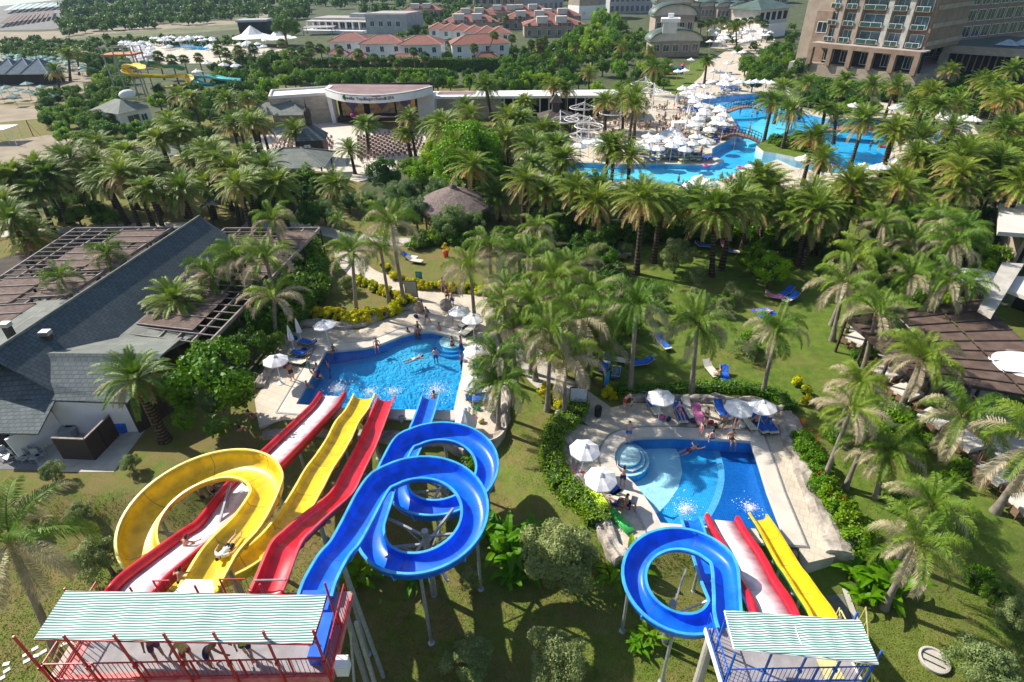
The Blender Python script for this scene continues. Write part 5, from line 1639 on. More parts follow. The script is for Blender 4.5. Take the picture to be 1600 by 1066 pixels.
mb = MB(); mb.b2((s0.x + .9, pl.y + 1.2, 0), (pA.x, by, .7)); mb.build('stage_floor', B_wood, SG)
def art_mat(name, a, b, c):
 m, t, bs = _nt(name); L = t.links.new
 tc = t.nodes.new('ShaderNodeTexCoord')
 n = t.nodes.new('ShaderNodeTexNoise'); n.inputs['Scale'].default_value = .5; n.inputs['Distortion'].default_value = 1.5; L(tc.outputs['Object'], n.inputs['Vector'])
 r = t.nodes.new('ShaderNodeValToRGB'); r.color_ramp.elements[0].position = .35; r.color_ramp.elements[1].position = .65
 r.color_ramp.elements[0].color, r.color_ramp.elements[1].color = (*a, 1), (*c, 1); x = r.color_ramp.elements.new(.5); x.color = (*b, 1)
 L(n.outputs['Fac'], r.inputs[0]); L(r.outputs[0], bs.inputs['Base Color']); return m
art = art_mat('stage_backdrop', (.62, .25, .08), (.60, .45, .16), (.22, .16, .30))
art2 = mat('backdrop_purple', (.12, .10, .22), (.20, .15, .30), .7, 1, 4)
xs = [s0.x + 1.9, s0.x + 6.3, s0.x + 7.2, pA.x - 5.2, pA.x - 4.6, pA.x - .8]
for k, (a, b) in enumerate(((xs[0], xs[1]), (xs[2], xs[3]), (xs[4], xs[5]))):
 y = by - 1.5 - (1.4 if k != 1 else 0)
 mb = MB(); mb.b2((a, y, .9), (b, y + .1, 4.7)); mb.build('backdrop_panel', art, SG)
 cx, w = (a + b) / 2, (b - a) * .28
 mb = MB()
 for s in (-1, 1): mb.ell((cx + s * w * .5, y - .03, 3.4), (w * .55, .04, .8), 14, 8)
 mb.add([(cx - w, y - .06, 3.2), (cx, y - .06, 1.6), (cx + w, y - .06, 3.2), (cx, y - .06, 3.5)], [(0, 1, 2, 3)]); mb.build('painted_motif', art2, SG)
mb = MB(); mb.ell((s0.x + 4.2, pl.y + 1.9, 1.1), (.7, .7, .6), 12, 8); mb.build('footlight_cover', mat('magenta_cloth', (.45, .04, .3), (.55, .08, .38)), SG)
# fascia lettering follows the curve
def word(txt, size, m, root, p, ang, name='lettering', ext=.03):
 cu = bpy.data.curves.new(name, 'FONT'); cu.body = txt; cu.size = size; cu.extrude = ext; cu.align_x = 'CENTER'; cu.align_y = 'CENTER'
 o = bpy.data.objects.new(name, cu); COL.objects.link(o)
 dg = bpy.context.evaluated_depsgraph_get(); me = bpy.data.meshes.new_from_object(o.evaluated_get(dg))
 bpy.data.objects.remove(o)
 me.materials.clear(); me.materials.append(m)
 q = bpy.data.objects.new(name, me); COL.objects.link(q); q.parent = root; q.location = p; q.rotation_euler = (math.pi / 2, 0, ang)
 return q
M_ink = mat('sign_ink', (.02, .05, .04), (.03, .07, .05))
for txt, u in (('Rowabba', 546), ('Yopob', 562), ('Yaqors', 578.5), ('Resort', 593), ('& SPA', 605)):
 i = min(range(len(fr2)), key=lambda k: abs(project(fr2[k])[0] - u))
 a, b = fr2[max(i - 1, 0)], fr2[min(i + 1, len(fr2) - 1)]
 d = (b - a).to_2d().normalized()
 q = fr2[i].to_2d() + Vector((d.y, -d.x)) * .05
 word(txt, .74, M_ink, SG, Vector((q.x - so.x, q.y - so.y, zs - .72)), math.atan2(d.y, d.x))
i = min(range(len(fr2)), key=lambda k: abs(project(fr2[k])[0] - 537))
q = fr2[i] - so; mb = MB(); mb.ell((q.x, q.y - .06, zs - .6), (.42, .03, .4), 12, 8); mb.ell((q.x, q.y - .06, zs - 1.0), (.16, .03, .2), 8, 6); mb.build('round_emblem', mat('emblem_green', (.05, .16, .05), (.08, .22, .08)), SG)
q = fr2[len(fr2) // 2] - so; mb = MB(); mb.b2((q.x - .9, q.y - .08, zs - .32), (q.x + .7, q.y - .03, zs - .2)); mb.build('small_lettering_strip', mat('sign_red', (.3, .05, .12), (.35, .08, .15)), SG)
# wings of the stage
lw = Bld('stage_wing', 'stone-clad flat wing seaward of the curved stage', P(430, 198, 0), P(521, 191, 0))
zt = 5.6
lw.box('wall', 0, lw.w, 0, 7.5, 0, zt - .5, B_stone); lw.box('roof', .3, lw.w - .3, .3, 7.2, zt - .45, zt - .35, M_white)
for a in ((0, lw.w, 0, .3), (0, lw.w, 7.2, 7.5), (0, .3, .3, 7.2)): lw.box('parapet', a[0] - .05, a[1], a[2] - .05, a[3], zt - .5, zt, B_cream)
lw.win(4.6, 1.9, 1.0, 1.3); lw.win(1.6, 2.9, .5, .6)
rw_ = Bld('stage_wing', 'long low white-roofed wing running inland from the stage', P(678, 186, 0), P(985, 184, 0))
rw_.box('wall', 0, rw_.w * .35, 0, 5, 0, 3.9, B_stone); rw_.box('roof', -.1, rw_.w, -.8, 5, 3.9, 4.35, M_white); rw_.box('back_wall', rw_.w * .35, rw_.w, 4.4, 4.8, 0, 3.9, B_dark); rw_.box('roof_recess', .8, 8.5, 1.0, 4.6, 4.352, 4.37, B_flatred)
for k in range(14): rw_.box('column', rw_.w * .36 + k * rw_.w * .63 / 14, rw_.w * .36 + k * rw_.w * .63 / 14 + .3, 0, .3, 0, 3.9, B_cream)
# ---- open-sided pavilion left of stage, clock kiosk, gazebos
def pavilion(label, u, v, w, d, h, rh, m, name='pavilion', rz=0, cap=None, mr=None, walls=False):
 p = G(u, v)
 r = thing(name, label, name.replace('_', ' '), p, rz)
 mb = MB(); rm = MB(); hip(mb, -w / 2, w / 2, -d / 2, d / 2, h, rh, .5, 0, rm); mb.build('roof', m, r); rm.build('roof_ridge', mr or m, r)
 if walls: mb = MB(); mb.b2((-w / 2, -d / 2, 0), (w / 2, d / 2, h)); mb.build('wall', B_wood, r)
 else:
  for x in (-w / 2 + .2, w / 2 - .2):
   for y in (-d / 2 + .2, d / 2 - .2): mb = MB(); mb.beam((x, y, 0), (x, y, h), .18); mb.build('post', B_beamd, r)
 return r
pavilion('grey-green hipped bar pavilion between the stage wing and the seats', 442, 196, 11, 6, 2.6, 1.9, B_shinglelight, 'bar_pavilion')
kp = G(494, 250)
ki = thing('clock_kiosk', 'dark timber kiosk with a white clock, steep green roof and a little spire', 'kiosk', kp, .1)
mb = MB(); mb.b2((-1.9, -1.9, 0), (1.9, 1.9, 3.6)); mb.build('wall', B_wood, ki)
mb = MB(); hip(mb, -1.9, 1.9, -1.9, 1.9, 3.6, 2.3, .4); mb.build('roof', B_shingle, ki)
mb = MB(); mb.lathe([(.55, 5.2), (.5, 6.8), (.65, 6.8), (.5, 7.6), (.15, 8.1), (.05, 8.8), (.02, 9.4)], 8); mb.build('spire', B_beamd, ki)
mb = MB(); mb.b2((-.95, -1.96, 2.0), (-.05, -1.9, 2.9)); mb.build('clock', M_white, ki)
mb = MB(); mb.ell((-.5, -1.98, 2.45), (.25, .02, .25), 12, 6); mb.build('clock_face', M_ink, ki)
pavilion('wide green-roofed bar below the clock kiosk', 466, 279, 9.5, 7, 2.7, 1.8, B_shinglelight, 'bar_pavilion', .05)
pavilion('small pyramid-roofed summer house by the lawn', 365, 343, 4.6, 4.0, 2.9, 1.3, B_shingle, 'summer_house', .3)
pavilion('low grey roof of a kiosk among the palms near the path', 262, 262, 7, 5, 2.5, .9, B_shinglelight, 'garden_kiosk', .35)
p = G(712, 348)
th = thing('thatched_hut', 'round hut with a shaggy brown thatched roof in the garden', 'hut', p)
mb = MB(); rg = random.Random(2)
mb.lathe([(4.6, 2.3), (4.5, 2.6), (3.2, 3.3), (1.8, 3.9), (.5, 4.3), (.35, 4.7), (.05, 4.8)], 28); mb.v = [(x * (1 + .05 * NZ.noise(Vector((x * 2, y * 2, z)))), y * (1 + .05 * NZ.noise(Vector((x * 2, y * 2, z + 5)))), z + .12 * NZ.noise(Vector((x, y, 2)))) for x, y, z in mb.v]; mb.build('roof', B_thatch, th)
for k in range(10):
 a = k * .628; mb = MB(); mb.tube([(4 * math.cos(a), 4 * math.sin(a), 0), (4 * math.cos(a), 4 * math.sin(a), 2.6)], .1, 6); mb.build('post', B_bark if False else M_bark, th)
mb = MB()
for k in range(10):
 a, b = k * .628, (k + 1) * .628
 if k in (3,): continue
 A_, B_2 = V(4 * math.cos(a), 4 * math.sin(a), 0), V(4 * math.cos(b), 4 * math.sin(b), 0)
 mb.beam(A_ + V(0, 0, .95), B_2 + V(0, 0, .95), .07); mb.beam(A_ + V(0, 0, .15), B_2 + V(0, 0, .95), .05); mb.beam(A_ + V(0, 0, .95), B_2 + V(0, 0, .15), .05)
mb.build('railing', M_bark, th)
hp = G(868, 245)
sh = thing('shade_house', 'dark two-tier timber kiosk among the white ring canopies', 'kiosk', G(868, 208))
mb = MB(); hip(mb, -2.8, 2.8, -2.4, 2.4, 2.9, 1.3, .5); hip(mb, -.8, .8, -.8, .8, 5.4, 1.4, .3); mb.build('roof', B_beamd, sh)
mb = MB(); mb.b2((-.7, -.7, 3.6), (.7, .7, 5.4)); mb.b2((-2.5, -2.2, 0), (2.5, 2.2, 1.1)); mb.build('wall', B_wood, sh)
for x in (-2.5, 2.5):
 for y in (-2.1, 2.1): mb = MB(); mb.beam((x, y, 0), (x, y, 2.9), .3); mb.build('post', B_beamd, sh)
# white ring canopies on masts
RING = thing('ring_canopy', 'white ring canopy', 'shade frame', (0, 0, -300), 0, 'white ring canopies over the terrace')
mb = MB(); n = 28; mb.tube([(2.35 * math.cos(6.283 * i / n), 2.35 * math.sin(6.283 * i / n), 3.6) for i in range(n)], .075, 6, closed=True); mb.build('ring', M_white, RING)
mb = MB(); mb.tube([(.4, 1.4, 0), (.4, 1.4, 4.9)], .09, 8); mb.build('mast', M_white, RING)
for a in (20, 140, 200, 320):
 q = V(2.35 * math.cos(math.radians(a)), 2.35 * math.sin(math.radians(a)), 3.6); mb = MB(); mb.tube([(.4, 1.4, 4.8), q], .035, 4); mb.tube([(.4, 1.4, 3.6), q], .03, 4); mb.build('stay', M_white, RING)
for k, (u, v) in enumerate([(910, 168), (903, 186), (883, 187), (920, 197), (914, 212), (957, 176), (1017, 142), (1030, 146), (1003, 131)]):
 p = P(u, v, 3.6); r = dup(RING, (p.x, p.y, 0), rnd.uniform(0, 6)); later(r, 'white ring-shaped canopy frame on a mast')
# ---- grandstand seats in arcs
SEAT = MB(); SEAT.b2((-.22, -.2, .4), (.22, .2, .45)); SEAT.b2((-.22, -.22, .45), (.22, -.18, .85))
for x in (-.19, .19): SEAT.tube([(x, 0, 0), (x, 0, .4)], .03, 4)
M_seat = mat('brown_plastic_seat', (.24, .14, .13), (.34, .21, .19), .6, 8, 2)
SEATO = SEAT.build('stage_chair', M_seat, loc=(0, 0, -300)); tag(SEATO, 'x', "chair", "brown chairs facing the stage")
cen = G(560, 200)
n = 0
for row in range(12):
 R = 9.5 + row * 1.3
 for k in range(70):
  a = math.radians(215 + k * 58 / R)
  if a > math.radians(325): break
  p = Vector((cen.x + R * math.cos(a), cen.y + R * math.sin(a), 0.03))
  u, v = project(p)
  if not (425 < u < 665 and 205 < v < 268) or (470 < u < 520 and v > 236) or 246 > 300: continue
  if 520 < u < 560 : continue
  n += 1
  if n > 290: break
  o = dup(SEATO, p, a - math.pi / 2); later(o, 'brown plastic stage chair')
bpy.data.objects.remove(SEATO)
# ---- villas
def villa(label, u, v, w, d, h, rh=1.9, rz=0, porch=None, z0=0, cat='villa', name='villa', body=None, wins=True):
 """u,v: middle of the front wall foot"""
 p = G(u, v)
 r = Bld(name, label, p - V(w / 2 * math.cos(rz), w / 2 * math.sin(rz), 0), p + V(w / 2 * math.cos(rz), w / 2 * math.sin(rz), 0), cat)
 r.box('wall', 0, w, 0, d, 0, h, body or M_white)
 mb = MB(); rm = MB(); hip(mb, 0, w, 0, d, h, rh, .5, 0, rm); mb.build('roof', B_roofred, r.r); rm.build('roof_ridge', B_ridge, r.r)
 if porch:
  x, pw, pd, ph = porch
  r.box('porch', x, x + pw, -pd, 0, 0, ph, body or M_white)
  mb = MB(); rm = MB(); hip(mb, x, x + pw, -pd, 0, ph, 1.2, .35, 0, rm); mb.build('porch_roof', B_roofred, r.r); rm.build('roof_ridge', B_ridge, r.r)
  r.win(x + pw / 2, .8, pw * .35, 1.5, -pd)
 if wins:
  for k in range(max(2, int(w / 3.5))):
   x = w * (k + .5) / max(2, int(w / 3.5))
   if not porch or not (porch[0] - .5 < x < porch[0] + porch[1] + .5): r.win(x, .6, 1.2, 2.0, 0, B_glass)
   r.win(x, 3.6, 1.1, 1.4, 0, B_glass)
 return r
villa('white villa with red hipped roofs, standing nearest the sea in the front row', 549, 96, 12, 9, 5.8, 2.0, .05, (-.5, 6, 3.5, 2.6))
villa('middle white villa of the front row, red hips over a small porch', 600, 101, 13, 9, 5.8, 2.0, -.02, (-4, 6, 3, 2.6))
villa('white villa with red roofs beside the little villa pool', 659, 103, 12.5, 9, 5.8, 2.0, -.05, (-2.5, 9, 3.4, 2.4))
villa('wide white villa with a dark tall window slot behind the villa pool', 752, 101, 17, 9, 5.6, 2.2, .12, (7, 6.5, 3, 2.4))
for k in range(6):
 villa(['white terraced villa, seaward end of the stepped row', 'white terraced villa, second of the stepped row', 'white terraced villa, third of the stepped row', 'white terraced villa, fourth of the stepped row', 'white terraced villa, fifth of the stepped row', 'white terraced villa at the inland end of the stepped row'][k], 687 + k * 19, 72 + k * 1.5 + (k > 2) * 1.5, 7, 9, 5.6, 1.7, .05)
for k, (u, v, w, d) in enumerate([(735, 52, 24, 12), (742, 40, 20, 10), (832, 46, 26, 12), (825, 33, 22, 10), (866, 58, 24, 14), (870, 42, 22, 10), (790, 34, 22, 10), (660, 30, 20, 10)]):
 r = villa(['red-roofed block with two pale dormers behind the stepped villas', 'farther red-roofed block behind the stepped villas', 'broad red-roofed block with dormers left of the hexagonal tower', 'low red-roofed block just before the arcaded hotel', 'red-roofed block with two pale dormers above the bright green trees', 'red-roofed block under the hexagonal tower', 'hazy red roof between the villas and the hotel', 'hazy red roof beside the grey conference building'][k], u, v, w, d, 4.2, 2.4, rnd.uniform(-.1, .1), body=B_beige, name='hotel_block', cat='building', wins=k in (0, 2, 4))
 for x in (w * .3, w * .62):
  r.box('dormer', x - 2.2, x + 2.2, 1.2, 4.4, 4.6, 7.2, B_cream)
# ---- conference building
cb = Bld('conference_building', 'low grey modern building with terraces behind the villas', G(472, 52), G(634, 55))
w = cb.w
cb.box('wall', 0, w * .62, 8, 20, 0, 5, B_grey); cb.box('roof', 1, w * .66, 8.5, 21, 5, 5.5, B_flat); cb.box('wing', w * .62, w, 2, 18, 0, 7.5, B_grey); cb.box('roof', w * .63, w * .99, 2.6, 17, 7.5, 7.9, B_flat)
cb.box('canopy', 0, w * .6, 4, 8.4, 4.2, 4.6, B_cream); cb.box('terrace', 0, w * .6, 0, 8, 0, 1.2, M_white); cb.box('roof_box', w * .35, w * .5, 12, 17, 5.5, 7, B_grey)
for k in range(9): cb.box('column', k * w * .065, k * w * .065 + .5, 4.2, 4.7, 1.2, 4.2, M_white)
for k in range(8): cb.win(2 + k * w * .07, 1.6, 2.4, 2.4, 8)
for k in range(4): cb.win(w * .68 + k * w * .08, 3, 2, 2, 2)
an = pavilion('slatted white terrace canopy in front of the grey conference building', 500, 54, 13, 6, 3.0, .5, B_flat, 'terrace_canopy')
# ---- far hotels at the top edge
def hotel(label, a, b, h, d, m, rows, cols, roof=None, name='hotel', rh=2.5, z=0):
 r = Bld(name, label, G(*a), G(*b))
 r.box('wall', 0, r.w, 0, d, 0, h, m)
 if roof is not None:
  mb = MB(); rm = MB(); hip(mb, 0, r.w, 0, d, h, rh, 1.0, 0, rm); mb.build('roof', roof, r.r)
 fh = h / rows
 for j in range(rows):
  for i in range(cols):
   r.win(r.w * (i + .5) / cols, j * fh + fh * .22, r.w / cols * .62, fh * .6, 0, None, bars=2)
 return r
hotel('pale building with arched balconies behind the stepped villas', (742, 26), (806, 26), 10, 18, B_beige, 2, 6, B_roofred)
hotel('long grey-blue hotel front with tall windows at the skyline', (800, 22), (880, 16), 16, 20, B_grey, 3, 10)
hotel('second long grey hotel front inland of the hexagonal tower', (952, 22), (1062, 20), 14, 20, B_grey, 3, 14, B_roofred)
hotel('distant red-roofed hotel beyond the green barrel roofs', (1090, 8), (1230, 6), 8, 20, B_beige, 2, 12, B_roofred)
hx = thing('tower_block', 'pale hexagonal tower with a wide flat cap', 'building', G(916, 28))
mb = MB(); mb.lathe([(9.5, 0), (9.5, 7), (9.5, 16)], 6); mb.build('wall', B_beige, hx)
mb = MB(); mb.lathe([(9.7, -.1), (9.7, 6.0)], 6); mb.build('lower_wall', M_white, hx)
mb = MB(); mb.lathe([(11.5, 16), (11.5, 17.2)], 6); mb.build('cap', B_cream, hx)
def barrel(label, u, v, w, d, h, rh, name='barrel_roofed_hall', rz=0, m=B_green):
 p = G(u, v)
 r = Bld(name, label, p - V(w / 2, 0, 0), p + V(w / 2, 0, 0))
 r.box('wall', 0, w, 0, d, 0, h, B_beige); mb = MB(); n = 16
 pr = [(w / 2 - (w / 2 + .8) * math.cos(math.pi * i / n), h + rh * math.sin(math.pi * i / n)) for i in range(n + 1)]
 vs = [(x, y, z) for y in (-1.0, d) for x, z in pr]
 vs += [(x, y, z - .35) for y in (-1.0, d) for x, z in pr]
 N = n + 1
 fs = [(i, i + 1, N + i + 1, N + i) for i in range(n)] + [(2 * N + i + 1, 2 * N + i, 3 * N + i, 3 * N + i + 1) for i in range(n)]
 fs += [(2 * N + i, 2 * N + i + 1, i + 1, i) for i in range(n)]
 mb.add(vs, fs); mb.build('barrel_roof', m, r.r, True)
 mb = MB(); fr_ = [(x, -.05, z - .3) for x, z in pr]; mb.add([(w / 2, -.05, h)] + fr_, [(0, i + 1, i + 2) for i in range(n)]); mb.build('tympanum', B_cream, r.r)
 for k in range(5): r.win(w * (k + .5) / 5, h * .35, w * .12, h * .4)
 return r
barrel('hall with a low green barrel roof and white front wall, closest to the lagoon', 1054, 89, 15, 8, 4.6, 3.2)
barrel('taller green barrel-roofed hall behind the white-fronted one', 1050, 71, 13.5, 9, 9.5, 3.4)
barrel('rear green barrel-roofed hall with a stepped cream lantern', 1048, 60, 12.5, 9, 12, 3.2)
lt = Bld('roof_lantern', 'stepped cream lantern standing among the green barrel roofs', P(1036, 42, 12), P(1058, 42, 12), 'roof lantern')
lt.box('wall', 0, lt.w, 0, 3, 10.5, 13.0, B_cream); lt.box('cap', -.6, lt.w + .6, -.6, 3.6, 13.0, 13.8, M_white); lt.box('top', lt.w * .3, lt.w * .7, .8, 2.2, 13.8, 14.8, M_white)
for k, (u, v) in enumerate([(1082, 34), (1108, 34), (1134, 35), (1157, 36)]):
 barrel(['green barrel-roofed gallery bay beside the halls', 'second green barrel-roofed gallery bay', 'third green barrel-roofed gallery bay', 'inland green barrel-roofed gallery bay'][k], u, v, 9, 12, 6.5, 1.8)
pv = Bld('veranda_building', 'green-roofed hall with cream verandas beside the brown hotel', G(1180, 58), G(1225, 52))
pv.box('wall', 0, pv.w, 0, 12, 0, 9, B_cream)
mb = MB(); hip(mb, 0, pv.w, 0, 12, 9, 3, 1.5); mb.build('roof', B_green, pv.r)
for j in range(2):
 for k in range(5): pv.win(pv.w * (k + .5) / 5, 1 + j * 4.2, pv.w * .13, 2.8, 0, B_dark, frame=False)
pv.box('roof_terrace', -3, pv.w * .6, -5, 0, 0, 4.5, M_white)
# ---- the big brown hotel, right
HA, HB = P(1264, 99, 4.0), P(1426, 117.5, 4.0)
ht = Bld('hotel', 'tall brown hotel with green glass balconies above a square arcade', HA, HB)
w = ht.w
ht.box('podium', -1, w + 1, .0, 26, 0, 4.0, B_beige)
# arcade
zb, zc = 4.0, 8.6
nb = 5
ht.box('arcade_lintel', -.6, w + .5, -.8, .2, zc - .9, zc, B_brown)
for k in range(nb + 1): ht.box('arcade_pier', k * w / nb - .55, k * w / nb + .55, -.8, .2, zb, zc - .9, B_brown)
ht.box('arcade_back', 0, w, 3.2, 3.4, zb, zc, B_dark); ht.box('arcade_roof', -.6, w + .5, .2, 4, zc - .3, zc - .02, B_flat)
for k in range(nb): ht.win(w * (k + .5) / nb, zb + .6, w / nb * .6, 2.4, 3.2, B_glass, bars=3)
# tower body with bays
fh = 3.45
ht.box('tower_wall', .8, w - .8, 3.8, 22, zc - .3, 36, B_brown)
bays = [(.9, 3.0), (4.6, 7.0), (8.6, 13.4), (15.0, 17.8), (19.6, 22.4)]
sc_ = w / 24.0
for j in range(4):
 z = zc + .2 + j * fh
 for x0_, x1_ in bays:
  x0_, x1_ = x0_ * sc_, x1_ * sc_
  if j < 3 or True:
   ht.win((x0_ + x1_) / 2, z + .15, x1_ - x0_ - .2, 2.35, 3.72, mat('hotel_glass', (.04, .10, .13), (.10, .20, .26), .1, .6, 3, spec=.9), bars=1)
   mb = MB(); mb.b2((x0_, 2.3, z), (x1_, 3.8, z + .12)); mb.build('balcony', B_brown, ht.r)
   mb = MB(); mb.b2((x0_, 2.3, z + .14), (x1_, 2.36, z + 1.0)); mb.build('balcony_glass', B_glassg, ht.r)
   mb = MB(); mb.b2((x0_, 2.28, z + 1.0), (x1_, 2.38, z + 1.07)); [mb.b2((xx, 2.27, z + .12), (xx + .06, 2.37, z + 1.05)) for xx in (x0_, (x0_ + x1_) / 2, x1_ - .06)]; mb.build('balcony_rail', M_white, ht.r)
for x in (3.0, 7.1, 13.6, 18.0):
 x *= sc_; ht.box('pilaster', x, x + 1.15 * sc_, 2.6, 3.8, zc, zc + fh * 3 + .6, B_beige if x < 8 * sc_ else M_conc)
ht.box('cornice', 1.2, w - 3, 1.6, 3.8, zc + fh * 3 + .6, zc + fh * 3 + 2.6, B_brown)
ht.box('side_tower', -6.5, .8, 5, 18, 0, 30, B_beige); ht.box('side_wing', -2.5, 1.4, 3, 10, 4, 15, B_brown)
ht.win(-.4, 10.5, 2.4, 2.2, 2.98, B_glass)
for j in range(6): ht.box('band', w - .75, w - .5, 4, 22, zc + .6 + j * fh, zc + 1.5 + j * fh, B_beige)
# shaded side wing going back
sw = Bld('hotel_wing', 'long shaded hotel wing of dark windows behind the green flat roof', P(1440, 96, 4), P(1640, 72, 4))
sw.box('wall', 0, sw.w, 0, 16, 0, 34, B_brown)
for j in range(6):
 for i in range(14): sw.win(sw.w * (i + .5) / 14, 5 + j * 3.5, sw.w / 14 * .75, 2.3, 0, B_glass, frame=True, bars=1)
lo = Bld('hotel_annexe', 'low annexe with a stone fascia, green flat roof and glass pyramid skylight', P(1455, 128, 0), P(1720, 152, 0))
zl = 8.0
lo.box('wall', 1, lo.w, 3, 30, 0, zl - 1, B_dark); lo.box('fascia', 0, lo.w, 0, .8, zl - 1.6, zl, B_stone); lo.box('pier', -.2, 1.6, .1, 2, 0, zl - 1.6, B_stone); lo.box('roof', 0, lo.w, .8, 30, zl - .5, zl - .2, B_green); lo.box('side_fascia', 0, .6, .8, 30, zl - .2, zl, B_cream)
for k in range(3):
 mb = MB(); hip(mb, 9 + k * 2.6, 13.5 + k * 2.6, 6 + k * 2, 10 + k * 2, zl, 1.1, 0); mb.build('skylight', mat('skylight', (.35, .45, .5), (.5, .6, .65), .15, 1, 2, spec=.8), lo.r)
for k in range(26): lo.box('louvre', 3 + k * 1.3, 3.25 + k * 1.3, 1.6, 2.0, 2.6, zl - 1.6, B_brown)
rt = Bld('retaining_wall', 'tall pale retaining wall below the brown hotel arcade', P(1228, 122, 0), P(1424, 143, 0), 'wall')
for k in range(4): rt.box('wall', rt.w * k / 4, rt.w * (k + 1) / 4 + .3, 0 - .5 * (k % 2), 3, 0, 3.8 - .3 * (k % 2), B_cream if k % 2 else M_conc)
# slatted fence and hedge walls by the villas come with the plants
# ---- bridges of the lagoon
def bridge(label, a, b, w=1.8, rise=.9, m=None):
 A, B = P(*a, .1), P(*b, .1)
 L = (B - A).length
 r = thing('footbridge', label, 'bridge', A, math.atan2(B.y - A.y, B.x - A.x))
 n = 14
 zf = lambda t: .1 + rise * math.sin(math.pi * t)
 mb = MB()
 for i in range(n): mb.add([(L * i / n, -w / 2, zf(i / n)), (L * (i + 1) / n, -w / 2, zf((i + 1) / n)), (L * (i + 1) / n, w / 2, zf((i + 1) / n)), (L * i / n, w / 2, zf(i / n))] + [(L * i / n, -w / 2, zf(i / n) - .25), (L * (i + 1) / n, -w / 2, zf((i + 1) / n) - .25), (L * (i + 1) / n, w / 2, zf((i + 1) / n) - .25), (L * i / n, w / 2, zf(i / n) - .25)], [(0, 1, 2, 3), (7, 6, 5, 4), (0, 4, 5, 1), (2, 6, 7, 3)])
 mb.build('deck', m or mat('bridge_wood', (.28, .13, .09), (.36, .2, .14), .7, 4, 4), r)
 for y in (-w / 2, w / 2):
  mb = MB(); mb.tube([(L * i / n, y, zf(i / n) + 1.0) for i in range(n + 1)], .05, 5); mb.tube([(L * i / n, y, zf(i / n) + .55) for i in range(n + 1)], .03, 4)
  for i in range(n + 1): mb.tube([(L * i / n, y, zf(i / n)), (L * i / n, y, zf(i / n) + 1.0)], .04, 4)
  mb.build('railing', B_beamd, r)
 return r
bridge('arched footbridge over the far arm of the lagoon', (1132, 176), (1188, 172))
bridge('arched footbridge with dark railings beside the crowded parasols', (1116, 216), (1188, 222))
bridge('long reddish bridge over the inland arm of the lagoon', (1290, 204), (1412, 212), 3.0, .9)
# ---------------------------------------------------------------- landmarks that repeats are told by
for ph, px in [('the big pool under the tall slides', (600, 590)), ('the round steps of the small pool', (975, 712)), ('the dining pergola', (1480, 560)), ('the thatched hut', (712, 348)), ('the clock kiosk', (494, 250)), ('the curved stage', (590, 195)),
               ('the crowded footbridge', (1150, 219)), ('the long reddish bridge', (1350, 208)), ('the brown hotel arcade', (1340, 118)), ('the stepped villas', (735, 80)), ('the beach bar', (30, 128)), ('the distant slide tower', (218, 150)),
               ('the summer house', (365, 343)), ('the long shingle roof', (160, 450)), ('the tall slide tower', (300, 880)), ('the small slide tower', (1240, 1000)), ('the garden lawn', (1120, 480)), ('the ring canopies', (905, 215)),
               ('the barrel-roofed halls', (1052, 92)), ('the volleyball sand', (40, 240)), ('the distant parasol pool', (290, 72)), ('the conference building', (550, 50)), ('the slanting grey fin', (1560, 440)), ('the tank lid', (1458, 1034)),
               ('the white board', (903, 632)), ('the far footbridge', (1160, 174)), ('the red paving', (1345, 330)), ('the small white beach house', (215, 195)), ('the tall hexagonal tower', (916, 30)), ('the low wing of the stage', (850, 186)), ('the sandy track', (210, 46))]:
 landmark(ph, P(*px))
# ---------------------------------------------------------------- parasols
M_cloth_w = mat('parasol_cloth', (.74, .74, .74), (.83, .83, .83), .75, 1.5, 4, .08, 6)
M_pole = mat('parasol_pole', (.7, .7, .7), (.8, .8, .8), .4, 3, 2)
def canopy_mb(R=.95, zt=2.55, drop=.42, n=8):
 mb = MB()
 rings = [(0, 0), (.33, .30), (.66, .60), (1, 1)]
 vs = [(0, 0, zt)]
 m = n * 2
 for q, s in rings[1:]:
  for i in range(m):
   a = 6.28318 * i / m
   mid = i % 2
   r = R * q * (math.cos(math.pi / n) if mid else 1)
   vs.append((r * math.cos(a), r * math.sin(a), zt - drop * s - (.035 * q if mid else 0)))
 for i in range(m):
  p = vs[1 + 2 * m + i]; vs.append((p[0], p[1], p[2] - .09))
 fs = [(0, 1 + i, 1 + (i + 1) % m) for i in range(m)]
 for k in range(3):
  for i in range(m):
   a, b = 1 + k * m, 1 + (k + 1) * m
   fs.append((a + i, b + i, b + (i + 1) % m, a + (i + 1) % m))
 mb.add(vs, fs)
 mb.lathe([(.2, zt - .06), (.12, zt + .02), (.02, zt + .09)], 8)
 return mb
PAR = thing('parasol', 'open white parasol', 'parasol', (0, 0, -300), 0, 'open white parasols')
canopy_mb().build('canopy', M_cloth_w, PAR)
mb = MB(); mb.tube([(0, 0, 0), (0, 0, 2.5)], .03, 8); mb.build('pole', M_pole, PAR)
mb = MB(); mb.lathe([(.3, 0), (.3, .06), (.08, .14), (.05, .3)], 14); mb.build('base', M_pole, PAR)
mb = MB()
for i in range(8):
 a = 6.283 * i / 8; mb.tube([(0, 0, 1.75), (.5 * math.cos(a), .5 * math.sin(a), 2.28)], .012, 4)
mb.build('rib', M_pole, PAR)
CLO = thing('closed_parasol', 'closed white parasol', 'parasol', (0, 0, -300), 0, 'closed white parasols')
mb = MB(); mb.lathe([(.03, 2.5), (.10, 2.2), (.17, 1.7), (.24, 1.15), (.2, 1.1)], 10); mb.build('canopy', M_cloth_w, CLO)
mb = MB(); mb.tube([(0, 0, 0), (0, 0, 2.5)], .03, 8); mb.build('pole', M_pole, CLO)
